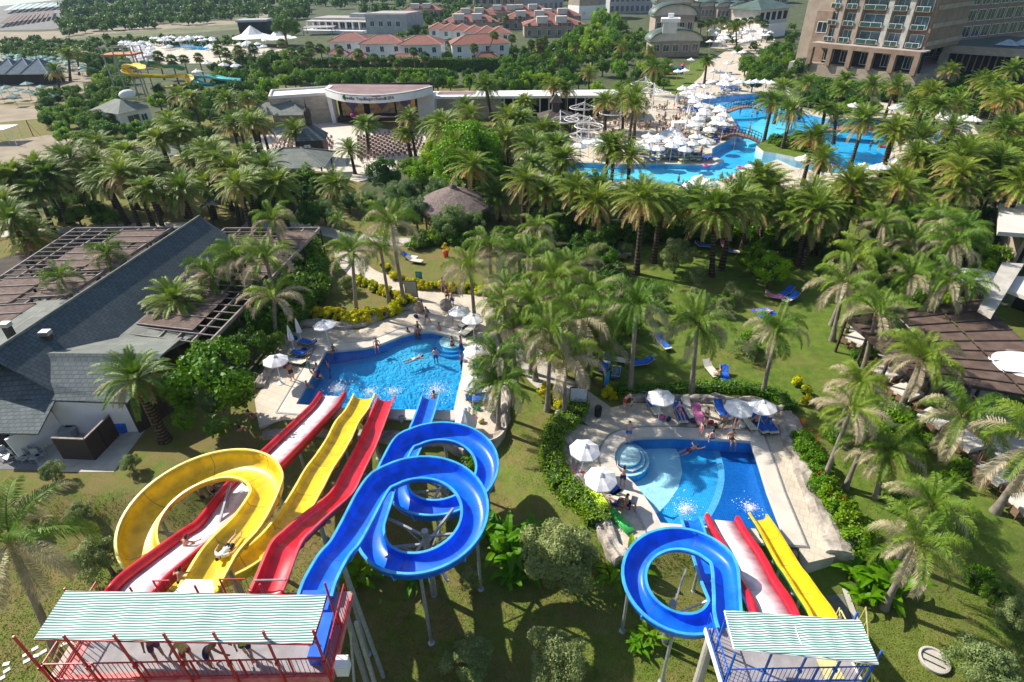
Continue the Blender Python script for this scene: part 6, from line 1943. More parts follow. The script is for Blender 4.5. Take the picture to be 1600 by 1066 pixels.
mb = MB(); mb.lathe([(.3, 0), (.3, .06), (.08, .14)], 14); mb.build('base', M_pole, CLO)
def par(u, v, label=None, s=1, src=None, z=None):
 p = P(u, v, (2.35 if src is None else 1.6) * s)
 o = dup(src or PAR, (p.x, p.y, max(0, gz(p.x, p.y))), rnd.uniform(0, 1), s, label, None)
 o.rotation_euler = (rnd.uniform(-.07, .07), rnd.uniform(-.07, .07), rnd.uniform(0, 1))
 if not label: later(o, 'open white parasol' if src is None else 'closed white parasol')
 return o
for u, v, l in [(507, 505, 'open white parasol standing before the yellow shrubs'), (428, 560, 'open white parasol half hidden by the big shady tree'), (719, 483, 'open white parasol where the path meets the big pool'), (739, 495, 'open white parasol tucked under pale palm fronds'),
    (741, 545, 'open white parasol beside the round steps of the big pool'), (736, 594, 'open white parasol over the right-hand end of the big pool deck'), (1035, 617, 'open white parasol standing alone on the paving behind the small pool'),
    (1154, 632, 'open white parasol over a bather, first of the touching pair'), (1194, 634, 'open white parasol by the grey rocks, second of the touching pair'), (911, 697, 'open white parasol above the rockwork, farther from the small ring slide'), (940, 740, 'open white parasol shading the families beside the small pool')]:
 par(u, v, l, 1.0)
par(466, 511, 'closed white parasol beside the yellow shrubs', 1, CLO); par(454, 524, 'closed white parasol beside the grey boulders', 1, CLO)
p = P(727, 655, 1.2)
o = thing('half_open_parasol', 'half-lowered white parasol shaped like a tent near the blue slide', 'parasol', (p.x, p.y, 0), .3)
canopy_mb(.8, 2.1, 1.25).build('canopy', M_cloth_w, o); mb = MB(); mb.tube([(0, 0, 0), (0, 0, 2.1)], .03, 8); mb.build('pole', M_pole, o)
# far crowds: one light mesh each
mbp = canopy_mb(); mbp.tube([(0, 0, 0), (0, 0, 2.4)], .035, 5)
FARP = mbp.build('parasol', M_cloth_w, loc=(0, 0, -300))
mbc = MB(); mbc.lathe([(.03, 2.6), (.14, 2.1), (.22, 1.5), (.28, 1.1), (.03, 1.1), (.03, 0)], 8); FARC = mbc.build('closed_parasol', M_cloth_w, loc=(0, 0, -300))
M_green_cloth = mat('green_parasol_cloth', (.16, .30, .27), (.24, .38, .34), .8, 1.5, 3)
FARG = canopy_mb(1.35, 2.5, .5, 4); FARG.tube([(0, 0, 0), (0, 0, 2.4)], .04, 5); FARG = FARG.build('parasol', M_green_cloth, loc=(0, 0, -300))
def far_par(u, v, src=FARP, s=1.25, look='open white parasol', grp='white parasols round the lagoon pool', z=2.3):
 p = P(u, v, z)
 o = put_mesh(src.name.split('.')[0], src.data, (p.x, p.y, 0), rnd.uniform(0, 1), s * rnd.uniform(.92, 1.08))
 o.rotation_euler = (rnd.uniform(-.1, .1), rnd.uniform(-.1, .1), rnd.uniform(0, 1))
 tag(o, None, 'parasol', grp)
 later(o, look)
 return o
Z5 = [(200, 220), (300, 245), (250, 280), (400, 265), (380, 190), (440, 165), (465, 215), (515, 255), (510, 290), (425, 310), (300, 330), (200, 320), (555, 340), (625, 290), (740, 280), (655, 125), (800, 155), (680, 60), (650, 235), (700, 225), (740, 10), (920, 115), (900, 60), (860, 80), (930, 20), (130, 290), (90, 330), (60, 300), (685, 640), (780, 660), (1190, 510), (1250, 540), (1290, 590), (640, 690), (580, 705), (760, 700)]
Z4 = [(540, 505), (545, 560), (600, 550), (620, 580), (650, 610), (700, 560), (660, 480), (620, 495), (740, 475), (740, 570), (800, 600), (640, 640), (700, 665), (740, 670), (740, 710), (760, 740), (720, 750), (680, 800), (890, 680), (900, 720), (920, 760), (860, 800), (880, 800), (840, 335), (900, 340), (950, 370), (960, 390), (930, 425), (1030, 400), (910, 460), (960, 465), (1030, 455), (1085, 440), (820, 435), (1170, 445), (1230, 430), (1325, 435), (1390, 445), (480, 330), (560, 335), (610, 215), (960, 250), (1035, 150), (1115, 150)]
Z8 = [(700, 180), (765, 165), (790, 190), (860, 180), (870, 210), (930, 215), (985, 205), (1020, 225), (1000, 235), (1080, 270), (1140, 300), (1170, 320), (1190, 260), (1230, 275), (1250, 280), (410, 170), (470, 590), (560, 600), (600, 600), (60, 560), (100, 560), (700, 545), (940, 415)]
Z7 = [(200, 390), (240, 470), (170, 540), (180, 600), (190, 660), (790, 385), (920, 330), (1040, 325), (1080, 400), (970, 350), (690, 880), (1160, 880), (1480, 400), (1440, 380), (330, 400), (260, 620)]
fars = [(980 + x / 6.154, 180 + y / 6.154) for x, y in Z5] + [(980 + x / 6.154, 60 + y / 6.154) for x, y in Z4] + [(1240 + x / 4.444, 130 + y / 4.444) for x, y in Z8] + [(800 + x / 7.615, 180 + y / 7.615) for x, y in Z7]
LG = {}
def lounger_mb(c_frame, c_mat, back=35):
 mb = MB()
 mb.b2((-.32, -.95, .28), (.32, .35, .33), 0)
 a = math.radians(back)
 y1, z1 = .35 + .68 * math.cos(a), .30 + .68 * math.sin(a)
 mb.add([(-.32, .35, .30), (.32, .35, .30), (.32, y1, z1), (-.32, y1, z1), (-.32, .37, .25), (.32, .37, .25), (.32, y1 + .02, z1 - .05), (-.32, y1 + .02, z1 - .05)], [(0, 1, 2, 3), (7, 6, 5, 4), (0, 4, 5, 1), (1, 5, 6, 2), (2, 6, 7, 3), (3, 7, 4, 0)], 0)
 return mb
M_lframe = mat('lounger_frame', (.05, .045, .045), (.09, .08, .075), .6, 5, 2)
M_lcream = mat('lounger_cream', (.60, .58, .48), (.70, .68, .58), .8, 3, 3)
M_lblue = mat('towel_blue', (.012, .10, .55), (.03, .17, .66), .9, 5, 4, .3, 30)
M_lgreen = mat('lounger_green', (.42, .48, .33), (.52, .58, .42), .8, 3, 3)
M_tpink = mat('towel_pink', (.65, .10, .35), (.75, .3, .45), .9, 9, 3)
def lounger_thing(m, back, nm='lounger'):
 r = thing('lounger', 'cream sun lounger on the deck', 'sun lounger', (0, 0, -300), 0, 'sun loungers')
 mb = lounger_mb(0, 0, back); mb.v = [(x * 1.04, y, z - .05) for x, y, z in mb.v]; mb.build('frame', M_lframe, r)
 lounger_mb(0, 0, back).build('mattress', m, r)
 for x in (-.28, .28):
  for y in (-.8, .3): mb = MB(); mb.tube([(x, y, 0), (x, y, .28)], .025, 6); mb.build('leg', M_lframe, r)
 return r
LA, LB = lounger_thing(M_lcream, 35), lounger_thing(M_lcream, 2)
def towel(loc, rz, m, label, s=1, back=35, cover=1):
 mb = MB(); a = math.radians(back)
 y1, z1 = .35 + .6 * math.cos(a), .37 + .6 * math.sin(a)
 rows = [(-.75 if cover > .9 else -.1, .35), (.33, .36), (y1, z1), (y1 + .04, z1 - .3)]
 vs = []
 for y, z in rows:
  for k in range(5): vs.append((-.3 + .15 * k, y + rnd.uniform(-.03, .03), z + rnd.uniform(0, .03)))
 n = len(vs); vs += [(x, y, z - .02) for x, y, z in vs]
 fs = [(j * 5 + k, j * 5 + k + 1, j * 5 + k + 6, j * 5 + k + 5) for j in range(3) for k in range(4)]
 fs += [tuple(n + i for i in reversed(f)) for f in fs]
 mb.add(vs, fs); o = mb.build('towel', m, loc=loc); o.rotation_euler[2] = rz; o.scale = (s,) * 3
 tag(o, label, 'towel'); return o
def lounge(u, v, rz, label=None, tw=None, tl=None, src=None, cover=1):
 p = G(u, v); p.z = max(p.z, .03 if p.y < 60 and gz(p.x, p.y) > -.1 else gz(p.x, p.y))
 o = dup(src or LA, p, rz, 1, label)
 if not label: later(o, 'dark-framed cream lounger' if src is None else 'flat cream sun lounger')
 if tw:
  t = towel(p, rz, tw, tl, 1, 35 if src is None else 2, cover)
  if not tl: later(t, {'towel_blue': 'bright blue towel on a lounger', 'towel_pink': 'pink towel on a lounger'}.get(tw.name, 'towel over a sun lounger'))
 return o
H = math.pi / 2
for a in [(481, 540, -2.0, M_lblue), (471, 556, -1.9, M_lblue), (468, 570, -1.8, None), (755, 569, 1.7, M_tpink), (757, 580, 1.75, M_lblue), (760, 591, 1.9, M_lblue), (750, 616, 1.8, M_lblue), (747, 629, 1.75, M_lblue), (729, 507, -.6, None), (733, 520, -.6, None),
          (944, 580, 2.8, M_lblue), (962, 588, 2.9, M_lblue), (960, 566, 1.2, M_lblue), (1002, 572, -1.4, M_lblue), (1110, 583, .2, None), (1131, 592, -.2, M_lblue), (1035, 541, .3, M_lblue),
          (1062, 652, 0, M_lblue), (1090, 655, 0, M_tpink), (1126, 648, .1, M_lblue), (1168, 663, .15, None), (1183, 668, .3, M_lblue), (1199, 668, .1, M_lblue), (1075, 645, .1, None),
          (942, 776, .9, M_lblue), (962, 775, 1.2, None), (948, 762, .7, M_lblue), (972, 401, 1.4, M_lblue), (1132, 389, 0, M_tpink), (1143, 397, 1.2, M_lblue), (1098, 388, 1.3, M_lblue), (1227, 462, -.9, M_lblue), (1234, 471, -1.0, M_lblue), (1210, 468, 1.2, M_tpink), (640, 405, 1.2, M_lblue), (648, 411, 1.2, None), (1020, 640, .2, M_lblue), (935, 755, .8, None), (747, 672, .6, M_tpink)]:
 lounge(a[0], a[1], a[2], None, a[3], None, None, .5 if a[3] is M_lblue and rnd.random() < .5 else 1)
def mattress(u, v, rz, m, label, l=1.7, w=.7):
 p = G(u, v); p.z = .5 if u < 950 else .1
 mb = MB()
 for k in range(6): mb.tube([(-w / 2 + w * (k + .5) / 6, -l / 2, .08), (-w / 2 + w * (k + .5) / 6, l / 2 - .3, .08)], w / 11, 8)
 mb.ell((0, l / 2 - .12, .11), (w / 2, .2, .11), 12, 6)
 o = mb.build('air_mattress', m, None, True, p); o.rotation_euler[2] = rz; return tag(o, label, 'air mattress')
mattress(934, 789, .35, mat('lime_vinyl', (.55, .75, .03), (.62, .82, .06), .3, 3, 2), 'lime yellow air mattress lying on the rockwork of the small pool')
mattress(969, 817, .5, mat('green_vinyl', (.08, .60, .12), (.12, .68, .18), .3, 3, 2), 'green air mattress lying on the deck by the small pool', 1.8, .6)
# bodies ---------------------------------------------------------------
def skeleton(po):
 """joints for a pose: directions per limb; the figure faces +y"""
 D = lambda v: Vector(v).normalized()
 pel = Vector(po.get('pel', (0, 0, .93)))
 sp = D(po.get('spine', (0, .02, 1))); nk = D(po.get('neck', po.get('spine', (0, .05, 1))))
 lat = D(po.get('lat', (1, 0, 0)))
 J, R, E = [], [], []
 def add(p, r, par=None):
  J.append(p); R.append(r)
  if par is not None: E.append((par, len(J) - 1))
  return len(J) - 1
 f = po.get('fem', 0)
 a = add(pel, (.135, .11)); w = add(pel + sp * .17, (.115 - .015 * f, .09), a); c = add(pel + sp * .34, (.145 - .015 * f, .105), w); n0 = add(pel + sp * .47, (.085, .07), c)
 n1 = add(pel + sp * .53 + nk * .02, (.052, .052), n0); h1 = add(pel + sp * .53 + nk * .10, (.072, .08), n1); h2 = add(pel + sp * .53 + nk * .19, (.082, .098), h1); h3 = add(pel + sp * .53 + nk * .27, (.055, .065), h2)
 bones = {'torso': [(pel, pel + sp * .47)], 'pel': [(pel - sp * .06, pel + sp * .08)], 'chest': [(pel + sp * .28, pel + sp * .38)], 'head': [(J[h1], J[h3])], 'thigh': [], 'arm': [], 'shin': [], 'fore': []}
 hands = []
 for k, s in ((0, -1), (1, 1)):
  ua, fa = D(po['ua'][k]), D(po['fa'][k])
  sh = pel + sp * .45 + lat * s * (.175 - .02 * f)
  i0 = add(sh, (.058, .058), n0); i1 = add(sh + ua * .15, (.048, .048), i0); i2 = add(sh + ua * .29, (.038, .038), i1); i3 = add(J[i2] + fa * .12, (.038, .036), i2); i4 = add(J[i2] + fa * .25, (.025, .02), i3)
  bones['arm'].append((sh, J[i2])); bones['fore'].append((J[i2], J[i4]))
  hands.append((J[i4], fa, lat * s))
  th, shn, ft = D(po['th'][k]), D(po['sh'][k]), D(po['ft'][k])
  hp = pel + lat * s * .095 - sp * .04
  k0 = add(hp, (.092, .092), a); k1 = add(hp + th * .2, (.078, .08), k0); k2 = add(hp + th * .43, (.054, .054), k1); k3 = add(J[k2] + shn * .14, (.054, .056), k2); k4 = add(J[k2] + shn * .40, (.034, .034), k3); k5 = add(J[k4] + ft * .09 + shn * .03, (.034, .026), k4); k6 = add(J[k4] + ft * .19 + shn * .035, (.026, .02), k5)
  bones['thigh'].append((hp, J[k2])); bones['shin'].append((J[k2], J[k4]))
 return J, R, E, bones, hands, (J[h2], nk, lat)
def seg_d(p, a, b):
 ab = b - a; t = max(0, min(1, (p - a).dot(ab) / ab.length_squared)); return (p - (a + ab * t)).length, t
M_skin = [mat('skin_tan', (.46, .24, .155), (.52, .28, .19), .55, 6, 3), mat('skin_fair', (.62, .38, .28), (.68, .43, .33), .55, 6, 3), mat('skin_brown', (.28, .14, .085), (.34, .18, .11), .55, 6, 3)]
M_hair = [mat('hair_dark', (.025, .018, .014), (.05, .035, .025), .7, 20, 3), mat('hair_fair', (.35, .24, .12), (.45, .32, .18), .7, 20, 3)]
def body(key, po, wear, long_hair=False):
 J, R, E, bones, hands, (hc, nk, lat) = skeleton(po)
 me = bpy.data.meshes.new('skel'); me.from_pydata([tuple(j) for j in J], E, [])
 o = bpy.data.objects.new('skel', me); COL.objects.link(o)
 m = o.modifiers.new('s', 'SKIN'); m.use_smooth_shade = True
 for i, r in enumerate(R): me.skin_vertices[0].data[i].radius = r
 me.skin_vertices[0].data[0].use_root = True
 s = o.modifiers.new('d', 'SUBSURF'); s.levels = s.render_levels = 1
 bpy.context.view_layer.update()
 dg = bpy.context.evaluated_depsgraph_get()
 bm_ = bpy.data.meshes.new_from_object(o.evaluated_get(dg))
 bpy.data.objects.remove(o)
 vs = [v.co.copy() for v in bm_.vertices]; fs = [tuple(p.vertices) for p in bm_.polygons]; ns = [v.normal.copy() for v in bm_.vertices]
 mb = MB(); mb.add(vs, fs)
 fwd = nk.cross(lat) * -1 if False else lat.cross(nk) * -1
 fwd = (nk.cross(lat)).normalized()
 if (po.get('face')): fwd = Vector(po['face']).normalized()
 mb.ell(hc + fwd * .105 - nk * .015, (.014, .02, .02), 6, 4)
 for s_ in (-1, 1): mb.ell(hc + lat * s_ * .082 - nk * .01, (.012, .02, .028), 6, 4)
 # hands: palm, four fingers of unequal length, a thumb from the side
 for wpt, fa, side in hands:
  u = fa; sd = (side - u * side.dot(u)); sd = sd.normalized() if sd.length > .1 else Vector((0, 1, 0)); up = u.cross(sd)
  mb.tube([wpt - u * .01, wpt + u * .04, wpt + u * .085], [.024, .034, .03], 7)
  for q, (off, L) in enumerate(((-.026, .062), (-.009, .074), (.009, .07), (.025, .056))):
   b = wpt + u * .082 + up * off; k1 = b + u * L * .5 - sd * .006; k2 = k1 + (u * .8 - sd * .6).normalized() * L * .5
   mb.tube([b, k1, k2], [.0095, .009, .006], 5)
  b = wpt + u * .03 - up * .028; mb.tube([b, b + (u * .5 - up * .8).normalized() * .035, b + (u * .9 - up * .5).normalized() * .065], [.011, .010, .007], 5)
 out = {'body': mb}
 def garment(test, off=.014):
  g = MB(); idx = {}
  for f in fs:
   c = sum((vs[i] for i in f), Vector()) / len(f)
   if test(c):
    q = []
    for i in f:
     if i not in idx: idx[i] = len(g.v); g.v.append(tuple(vs[i] + ns[i] * off))
     q.append(idx[i])
    g.f.append(tuple(q)); g.m.append(0)
  return g
 def near(c):
  best = None
  for k in ('torso', 'head', 'thigh', 'arm', 'shin', 'fore'):
   for a, b in bones[k]:
    d, t = seg_d(c, a, b)
    d -= {'torso': .11, 'head': .07, 'thigh': .07, 'arm': .045, 'shin': .045, 'fore': .03}[k]
    if best is None or d < best[0]: best = (d, k, t)
  return best
 def t_short(c, th=.5): d, k, t = near(c); return (k == 'torso' and t < .16) or (k == 'thigh' and t < th)
 def t_brief(c): d, k, t = near(c); return (k == 'torso' and t < .1) or (k == 'thigh' and t < .16)
 def t_top(c): d, k, t = near(c); return k == 'torso' and .55 < t < .8
 def t_shirt(c): d, k, t = near(c); return (k == 'torso' and t > .02) or (k == 'arm' and t < .5)
 def t_hair(c):
  d, k, t = near(c)
  if k != 'head': return False
  v = c - hc; return v.dot(nk) > .035 or (v.dot(fwd) < -.02)
 g = []
 if 'shorts' in wear: g.append(('swim_shorts', garment(t_short, .018)))
 if 'brief' in wear: g.append(('swim_brief', garment(t_brief, .012)))
 if 'top' in wear: g.append(('bikini_top', garment(t_top, .014)))
 if 'shirt' in wear: g.append(('shirt', garment(t_shirt, .02)))
 h = garment(t_hair, .016)
 if long_hair: h.ell(hc - fwd * .07 - nk * .1, (.06, .05, .13), 8, 6)
 fc = MB()
 for s_ in (-1, 1): fc.ell(hc + fwd * .094 + lat * s_ * .032 + nk * .012, (.011, .008, .008), 5, 3)
 fc.ell(hc + fwd * .092 - nk * .055, (.022, .008, .006), 5, 3)
 out['g'] = g; out['hair'] = h; out['face'] = fc
 BD[key] = (mb.build('person', M_skin[0], None, True), [(n, q.build(n, M_lblue, None, True)) for n, q in g if q.f], h.build('hair', M_hair[0], None, True), fc.build('face_features', M_hair[0]))
 for x in [BD[key][0], BD[key][2], BD[key][3]] + [b for _, b in BD[key][1]]: x.location = (0, 0, -300)
BD = {}
dn = (0, 0, -1)
arms_dn = dict(ua=[(-.22, -.05, -1), (.22, -.05, -1)], fa=[(-.1, .25, -1), (.1, .25, -1)])
stand = dict(th=[(-.05, .03, -1), (.05, .03, -1)], sh=[(0, -.03, -1), (0, -.03, -1)], ft=[(-.2, 1, -.1), (.2, 1, -.1)], pel=(0, 0, .93), **arms_dn)
hips = dict(stand, ua=[(-.75, -.3, -.75), (.75, -.3, -.75)], fa=[(.75, .35, -.35), (-.75, .35, -.35)])
walk = dict(stand, th=[(-.05, .42, -1), (.05, -.25, -1)], sh=[(0, .05, -1), (0, -.6, -1)], ua=[(-.2, -.4, -1), (.2, .4, -1)], fa=[(-.05, .1, -1), (.0, .8, -.9)], pel=(0, 0, .90))
sit = dict(pel=(0, 0, .12), spine=(0, -.12, 1), neck=(0, .2, 1), th=[(-.12, 1, .05), (.12, 1, .05)], sh=[(0, .15, -1), (0, .15, -1)], ft=[(0, 1, -.5), (0, 1, -.5)], ua=[(-.35, -.35, -1), (.35, -.35, -1)], fa=[(-.1, -.2, -1), (.1, .6, -.7)])
sitc = dict(pel=(0, 0, .45), spine=(0, .1, 1), th=[(-.15, 1, -.05), (.15, 1, -.05)], sh=[(0, .1, -1), (0, .1, -1)], ft=[(0, 1, 0), (0, 1, 0)], ua=[(-.2, .3, -1), (.2, .3, -1)], fa=[(.1, 1, -.2), (-.1, 1, -.2)])
lie = dict(pel=(0, 0, .12), spine=(0, -1, .12), neck=(0, -1, .25), face=(0, .15, 1), th=[(-.08, 1, .02), (.08, 1, .1)], sh=[(0, 1, -.02), (0, 1, -.15)], ft=[(0, .3, 1), (0, .3, 1)], ua=[(-.6, .6, 0), (.6, .6, 0)], fa=[(-.1, 1, .05), (.1, 1, .05)])
loungep = dict(pel=(0, 0, .43), spine=(0, .8, .58), neck=(0, .7, .7), face=(0, -.7, .7), lat=(-1, 0, 0), th=[(0.05, -1, .25), (-.05, -1, .05)], sh=[(0, -1, -.35), (0, -1, 0)], ft=[(0, -.2, 1), (0, -.2, 1)], ua=[(.5, -.6, -.3), (-.5, -.6, -.3)], fa=[(-.2, -1, .1), (.2, -1, .1)])
swim = dict(pel=(0, 0, .0), spine=(0, 1, .06), neck=(0, 1, .25), face=(0, .8, -.5), th=[(-.12, -1, -.05), (.12, -1, -.1)], sh=[(0, -1, .02), (0, -1, -.1)], ft=[(0, -1, 0), (0, -1, 0)], ua=[(-1, .5, -.1), (.4, 1, 0)], fa=[(-.5, .9, -.1), (0, 1, 0)])
bend = dict(stand, spine=(0, .75, .7), neck=(0, .9, .3), ua=[(-.1, .5, -.9), (.1, .6, -.9)], fa=[(0, .6, -.8), (0, .7, -.8)])
crouch = dict(pel=(0, 0, .22), spine=(0, .45, .9), neck=(0, .6, .8), th=[(-.25, 1, .45), (.25, 1, .35)], sh=[(0, -.2, -1), (0, .5, -1)], ft=[(0, 1, 0), (0, 1, 0)], ua=[(-.7, .2, -.7), (.7, .5, -.5)], fa=[(-.4, .7, -.4), (.3, .8, -.3)])
raised = dict(stand, ua=[(-.8, .3, .1), (.9, .2, -.2)], fa=[(-.3, .9, .3), (.3, .9, .2)])
for key, po, wear, lh in (('stand_m', stand, ('shorts',), 0), ('hips_m', hips, ('shorts',), 0), ('walk_m', walk, ('shorts',), 0), ('stand_f', dict(stand, fem=1), ('brief', 'top'), 1), ('walk_f', dict(walk, fem=1), ('brief', 'top'), 1), ('sit_m', sit, ('shorts',), 0), ('sit_f', dict(sit, fem=1), ('brief', 'top'), 1),
                          ('sitc_m', sitc, ('shorts',), 0), ('lie_m', lie, ('shorts',), 0), ('lie_f', dict(lie, fem=1), ('brief', 'top'), 0), ('lounge_f', dict(loungep, fem=1), ('brief', 'top'), 0), ('swim_m', swim, ('shorts',), 0), ('bend_m', bend, ('shorts',), 0), ('crouch_m', crouch, ('shorts',), 0), ('shirt_m', walk, ('shorts', 'shirt'), 0), ('shirts_m', raised, ('shorts', 'shirt'), 0), ('raised_m', raised, ('shorts',), 0), ('lies_m', lie, ('shorts', 'shirt'), 0)):
 body(key, po, wear, lh)
WCOL = {}
def wm(c):
 k = 'swimwear_' + c
 pal = dict(black=(.015, .015, .02), blue=(.02, .12, .5), red=(.5, .03, .04), yellow=(.65, .55, .2), lime=(.35, .75, .03), white=(.7, .72, .75), purple=(.12, .03, .12), green=(.03, .3, .2), pink=(.7, .15, .35), navy=(.01, .02, .12), grey=(.25, .25, .27))
 return mat(k, pal[c], None, .75, 8, 3)
def person(kind, loc, rz, wear='blue', label=None, skin=0, hair=0, s=1.0, shirt=None, look=None, tilt=None, group=None):
 b, gs, h, fc = BD[kind]
 r = b.copy(); COL.objects.link(r); r.location = loc; r.rotation_euler = (0, 0, rz); r.scale = (s,) * 3
 if tilt: r.rotation_euler = (tilt[0], tilt[1], rz)
 r.material_slots[0].link = 'OBJECT'; r.material_slots[0].material = M_skin[skin]
 for x, m_ in [(g, wm(shirt if n == 'shirt' and shirt else wear)) for n, g in gs] + [(h, M_hair[hair]), (fc, M_hair[0])]:
  c = x.copy(); COL.objects.link(c); c.parent = r; c.location = (0, 0, 0); c.material_slots[0].link = 'OBJECT'; c.material_slots[0].material = m_
 tag(r, label, 'person', group)
 if not label: later(r, look or 'bather in ' + wear + ' swimwear')
 return r
def pp(kind, u, v, rz, wear='blue', label=None, z=None, **k):
 if z is None:
  p = G(u, v); p.z = max(p.z, .05) if gz(p.x, p.y) > -.3 and p.y < 45 else p.z
 else: p = P(u, v, z)
 return person(kind, p, rz, wear, label, **k)
# round the big pool
pp('stand_m', 458, 595, .9, 'black', 'man in black shorts with a blue cap standing beside a parasol base')
pp('sit_f', 521, 549, 3.0, 'black', 'dark-haired child sitting on the edge of the big pool', z=.05, s=.8, skin=2)
pp('sit_m', 589, 541, 3.3, 'red', 'bather seated on the curved edge of the big pool', z=.05, s=.9)
pp('raised_m', 485, 582, -1.2, 'green', 'youth leaning forward with raised arms at the pool edge', z=.06, skin=2)
pp('sit_m', 494, 590, -1.2, 'navy', 'man sitting with his back to the parasols at the pool edge', z=.04)
pp('sit_f', 481, 605, -1.3, 'red', 'small child sitting at the pool edge above the red and white slide', z=.04, s=.7)
pp('stand_m', 517, 590, 2.0, 'blue', 'swimmer standing chest-deep in dark water off the pool edge', z=-1.25)
pp('stand_m', 500, 594, 1.0, 'blue', 'swimmer splashing in the water beside the seated man', z=-1.3, skin=1)
pp('sit_f', 653, 516, 2.9, 'pink', 'woman sitting on the far rim of the big pool', z=.05)
pp('stand_m', 655, 535, .3, 'red', 'bather waist-deep below the woman on the far rim', z=-1.0)
pp('stand_m', 640, 538, -.5, 'blue', 'bather shoulder-deep near the far rim of the big pool', z=-1.2, skin=2)
pp('stand_m', 688, 530, 2.5, 'green', 'bather by the outer step of the round step pool', z=-.9)
pp('stand_f', 708, 552, .9, 'black', 'woman in the water just below the round steps', z=-1.0)
pp('stand_m', 721, 552, 1.2, 'blue', 'man beside the round steps at the deck side of the pool', z=-.9)
pp('stand_m', 722, 578, 1.4, 'navy', 'man holding the side wall of the big pool', z=-.9, skin=2)
pp('swim_m', 648, 561, -1.1, 'white', 'swimmer stretched out flat in the middle of the big pool', z=-.12, skin=0)
pp('stand_m', 682, 570, .2, 'blue', 'swimmer with pale shirt standing in the middle of the big pool', z=-.95, skin=1)
pp('crouch_m', 679, 630, .1, 'blue', 'rider surfacing in the splash under the blue slide', z=-.5)
pp('walk_m', 668, 506, 1.6, 'navy', 'person walking on the paving beyond the far rim of the big pool')
pp('walk_m', 693, 458, .4, 'grey', 'person in grey walking down the path to the big pool')
pp('walk_f', 700, 474, .2, 'black', 'dark-haired woman walking behind the pale boulder')
pp('stand_m', 707, 480, 2.8, 'blue', 'bare-chested man at the pale boulder', skin=1)
pp('stand_f', 708, 506, 1.8, 'red', 'woman standing in the shade of the parasol at the path end')
pp('sitc_m', 661, 487, 1.8, 'grey', 'person in grey seated on the dark boulder', z=.2)
# walkway under the slides
for i, (u, v, c, w) in enumerate([(383, 694, 'red', 0), (396, 668, 'black', 1), (403, 676, 'blue', 2), (322, 790, 'black', 2), (337, 782, 'navy', 0), (350, 776, 'blue', 0), (367, 772, 'red', 1)]):
 pp(('stand_m', 'walk_m', 'stand_f')[i % 3], u, v, rnd.uniform(0, 6), c, ['person with crossed arms at the head of the walkway under the shady tree', 'person on the walkway nearest the big tree trunk', 'second person on the walkway by the big tree', 'dark-skinned bather waiting inside the yellow loop', 'bather in navy waiting inside the yellow loop', 'man in blue shorts waiting inside the yellow loop', 'bather half hidden by the top of the yellow loop'][i], z=LOW + .02, skin=w)
# riders and people on the towers
pp('crouch_m', 291, 862, -.3, 'navy', 'child crouching at the kink of the wide white slide', z=5.15, skin=0, s=.85)
person('lies_m', (-11.9, 15.6, 6.74), -.1, 'black', 'rider lying in white shirt and black shorts on the yellow slide', 1, shirt='white', tilt=(-.2, 0))
pp('crouch_m', 284, 914, 0, 'black', 'person crouching at the start of the yellow slide', z=7.05, s=.8)
for u, v, k, c, sh, l, rz in [(252, 1030, 'stand_m', 'purple', None, 'dark figure standing under the awning of the tall tower', 1), (300, 1038, 'shirts_m', 'red', 'yellow', 'man in yellow shirt and red shorts on the tall tower', -2), (391, 1028, 'shirt_m', 'navy', 'lime', 'attendant in a lime green vest on the tall tower', .4), (335, 1040, 'bend_m', 'navy', None, 'person bending at the railing of the tall tower', -1.4)]:
 pp(k, u, v, rz, c, l, z=7.02, shirt=sh, skin=2 if sh is None else 0)
# round the small pool
pp('hips_m', 981, 689, 2.9, 'blue', 'man in blue shorts with hands on hips at the small pool', z=.06, skin=1)
pp('raised_m', 972, 760, -.5, 'navy', 'bare-backed person with arms out beside the round steps', z=.06, skin=1)
pp('bend_m', 975, 640, -1.5, 'red', 'woman bending over a child by the rock wall', skin=1)
pp('stand_m', 986, 643, 1.0, 'green', 'child in a green top by the rock wall', s=.65, skin=1)
pp('stand_m', 1020, 640, 2.6, 'blue', 'child in blue beside the lone parasol', s=.7)
pp('lounge_f', 1062, 652, 0, 'pink', 'woman lying on the sun lounger nearest the lone parasol', skin=1)
pp('stand_f', 1101, 668, 2.0, 'black', 'woman in a black bikini standing behind the small pool', skin=1)
pp('sitc_m', 1129, 668, 2.4, 'green', 'person sitting hunched before the blue towel')
pp('stand_m', 1146, 671, .4, 'red', 'tanned man standing beneath the first of two parasols', skin=0)
pp('stand_m', 1094, 682, 1.9, 'pink', 'small child standing at the edge of the small pool', s=.7, skin=1)
pp('sit_m', 1112, 686, .1, 'blue', 'man sitting with his back to the small pool', z=.05, skin=1)
pp('sit_m', 1143, 687, 3.1, 'black', 'man sitting with his feet in the small pool', z=.05, skin=0)
pp('sitc_m', 1180, 668, .2, 'navy', 'person sitting between blue towels under the paired parasols')
pp('shirt_m', 1198, 668, .2, 'blue', 'person in a pale shirt beside the grey rocks', shirt='white')
pp('swim_m', 1078, 703, -1.1, 'purple', 'swimmer in the middle of the small pool', z=-.12)
pp('sitc_m', 954, 772, 1.9, 'blue', 'person reclining behind the lounger under the parasol', z=0)
pp('lie_m', 965, 790, .9, 'navy', 'woman lying on the dark lounger by the small pool', z=.25, skin=2)
pp('sit_m', 980, 789, -1.9, 'navy', 'tanned man sitting on the dark lounger by the small pool', z=.3, skin=0)
pp('sitc_m', 1124, 594, .9, 'green', 'person sunbathing on the lawn lounger behind the small pool')
pp('stand_f', 957, 399, 1.2, 'blue', 'woman standing by the hedge at the top of the lawn')
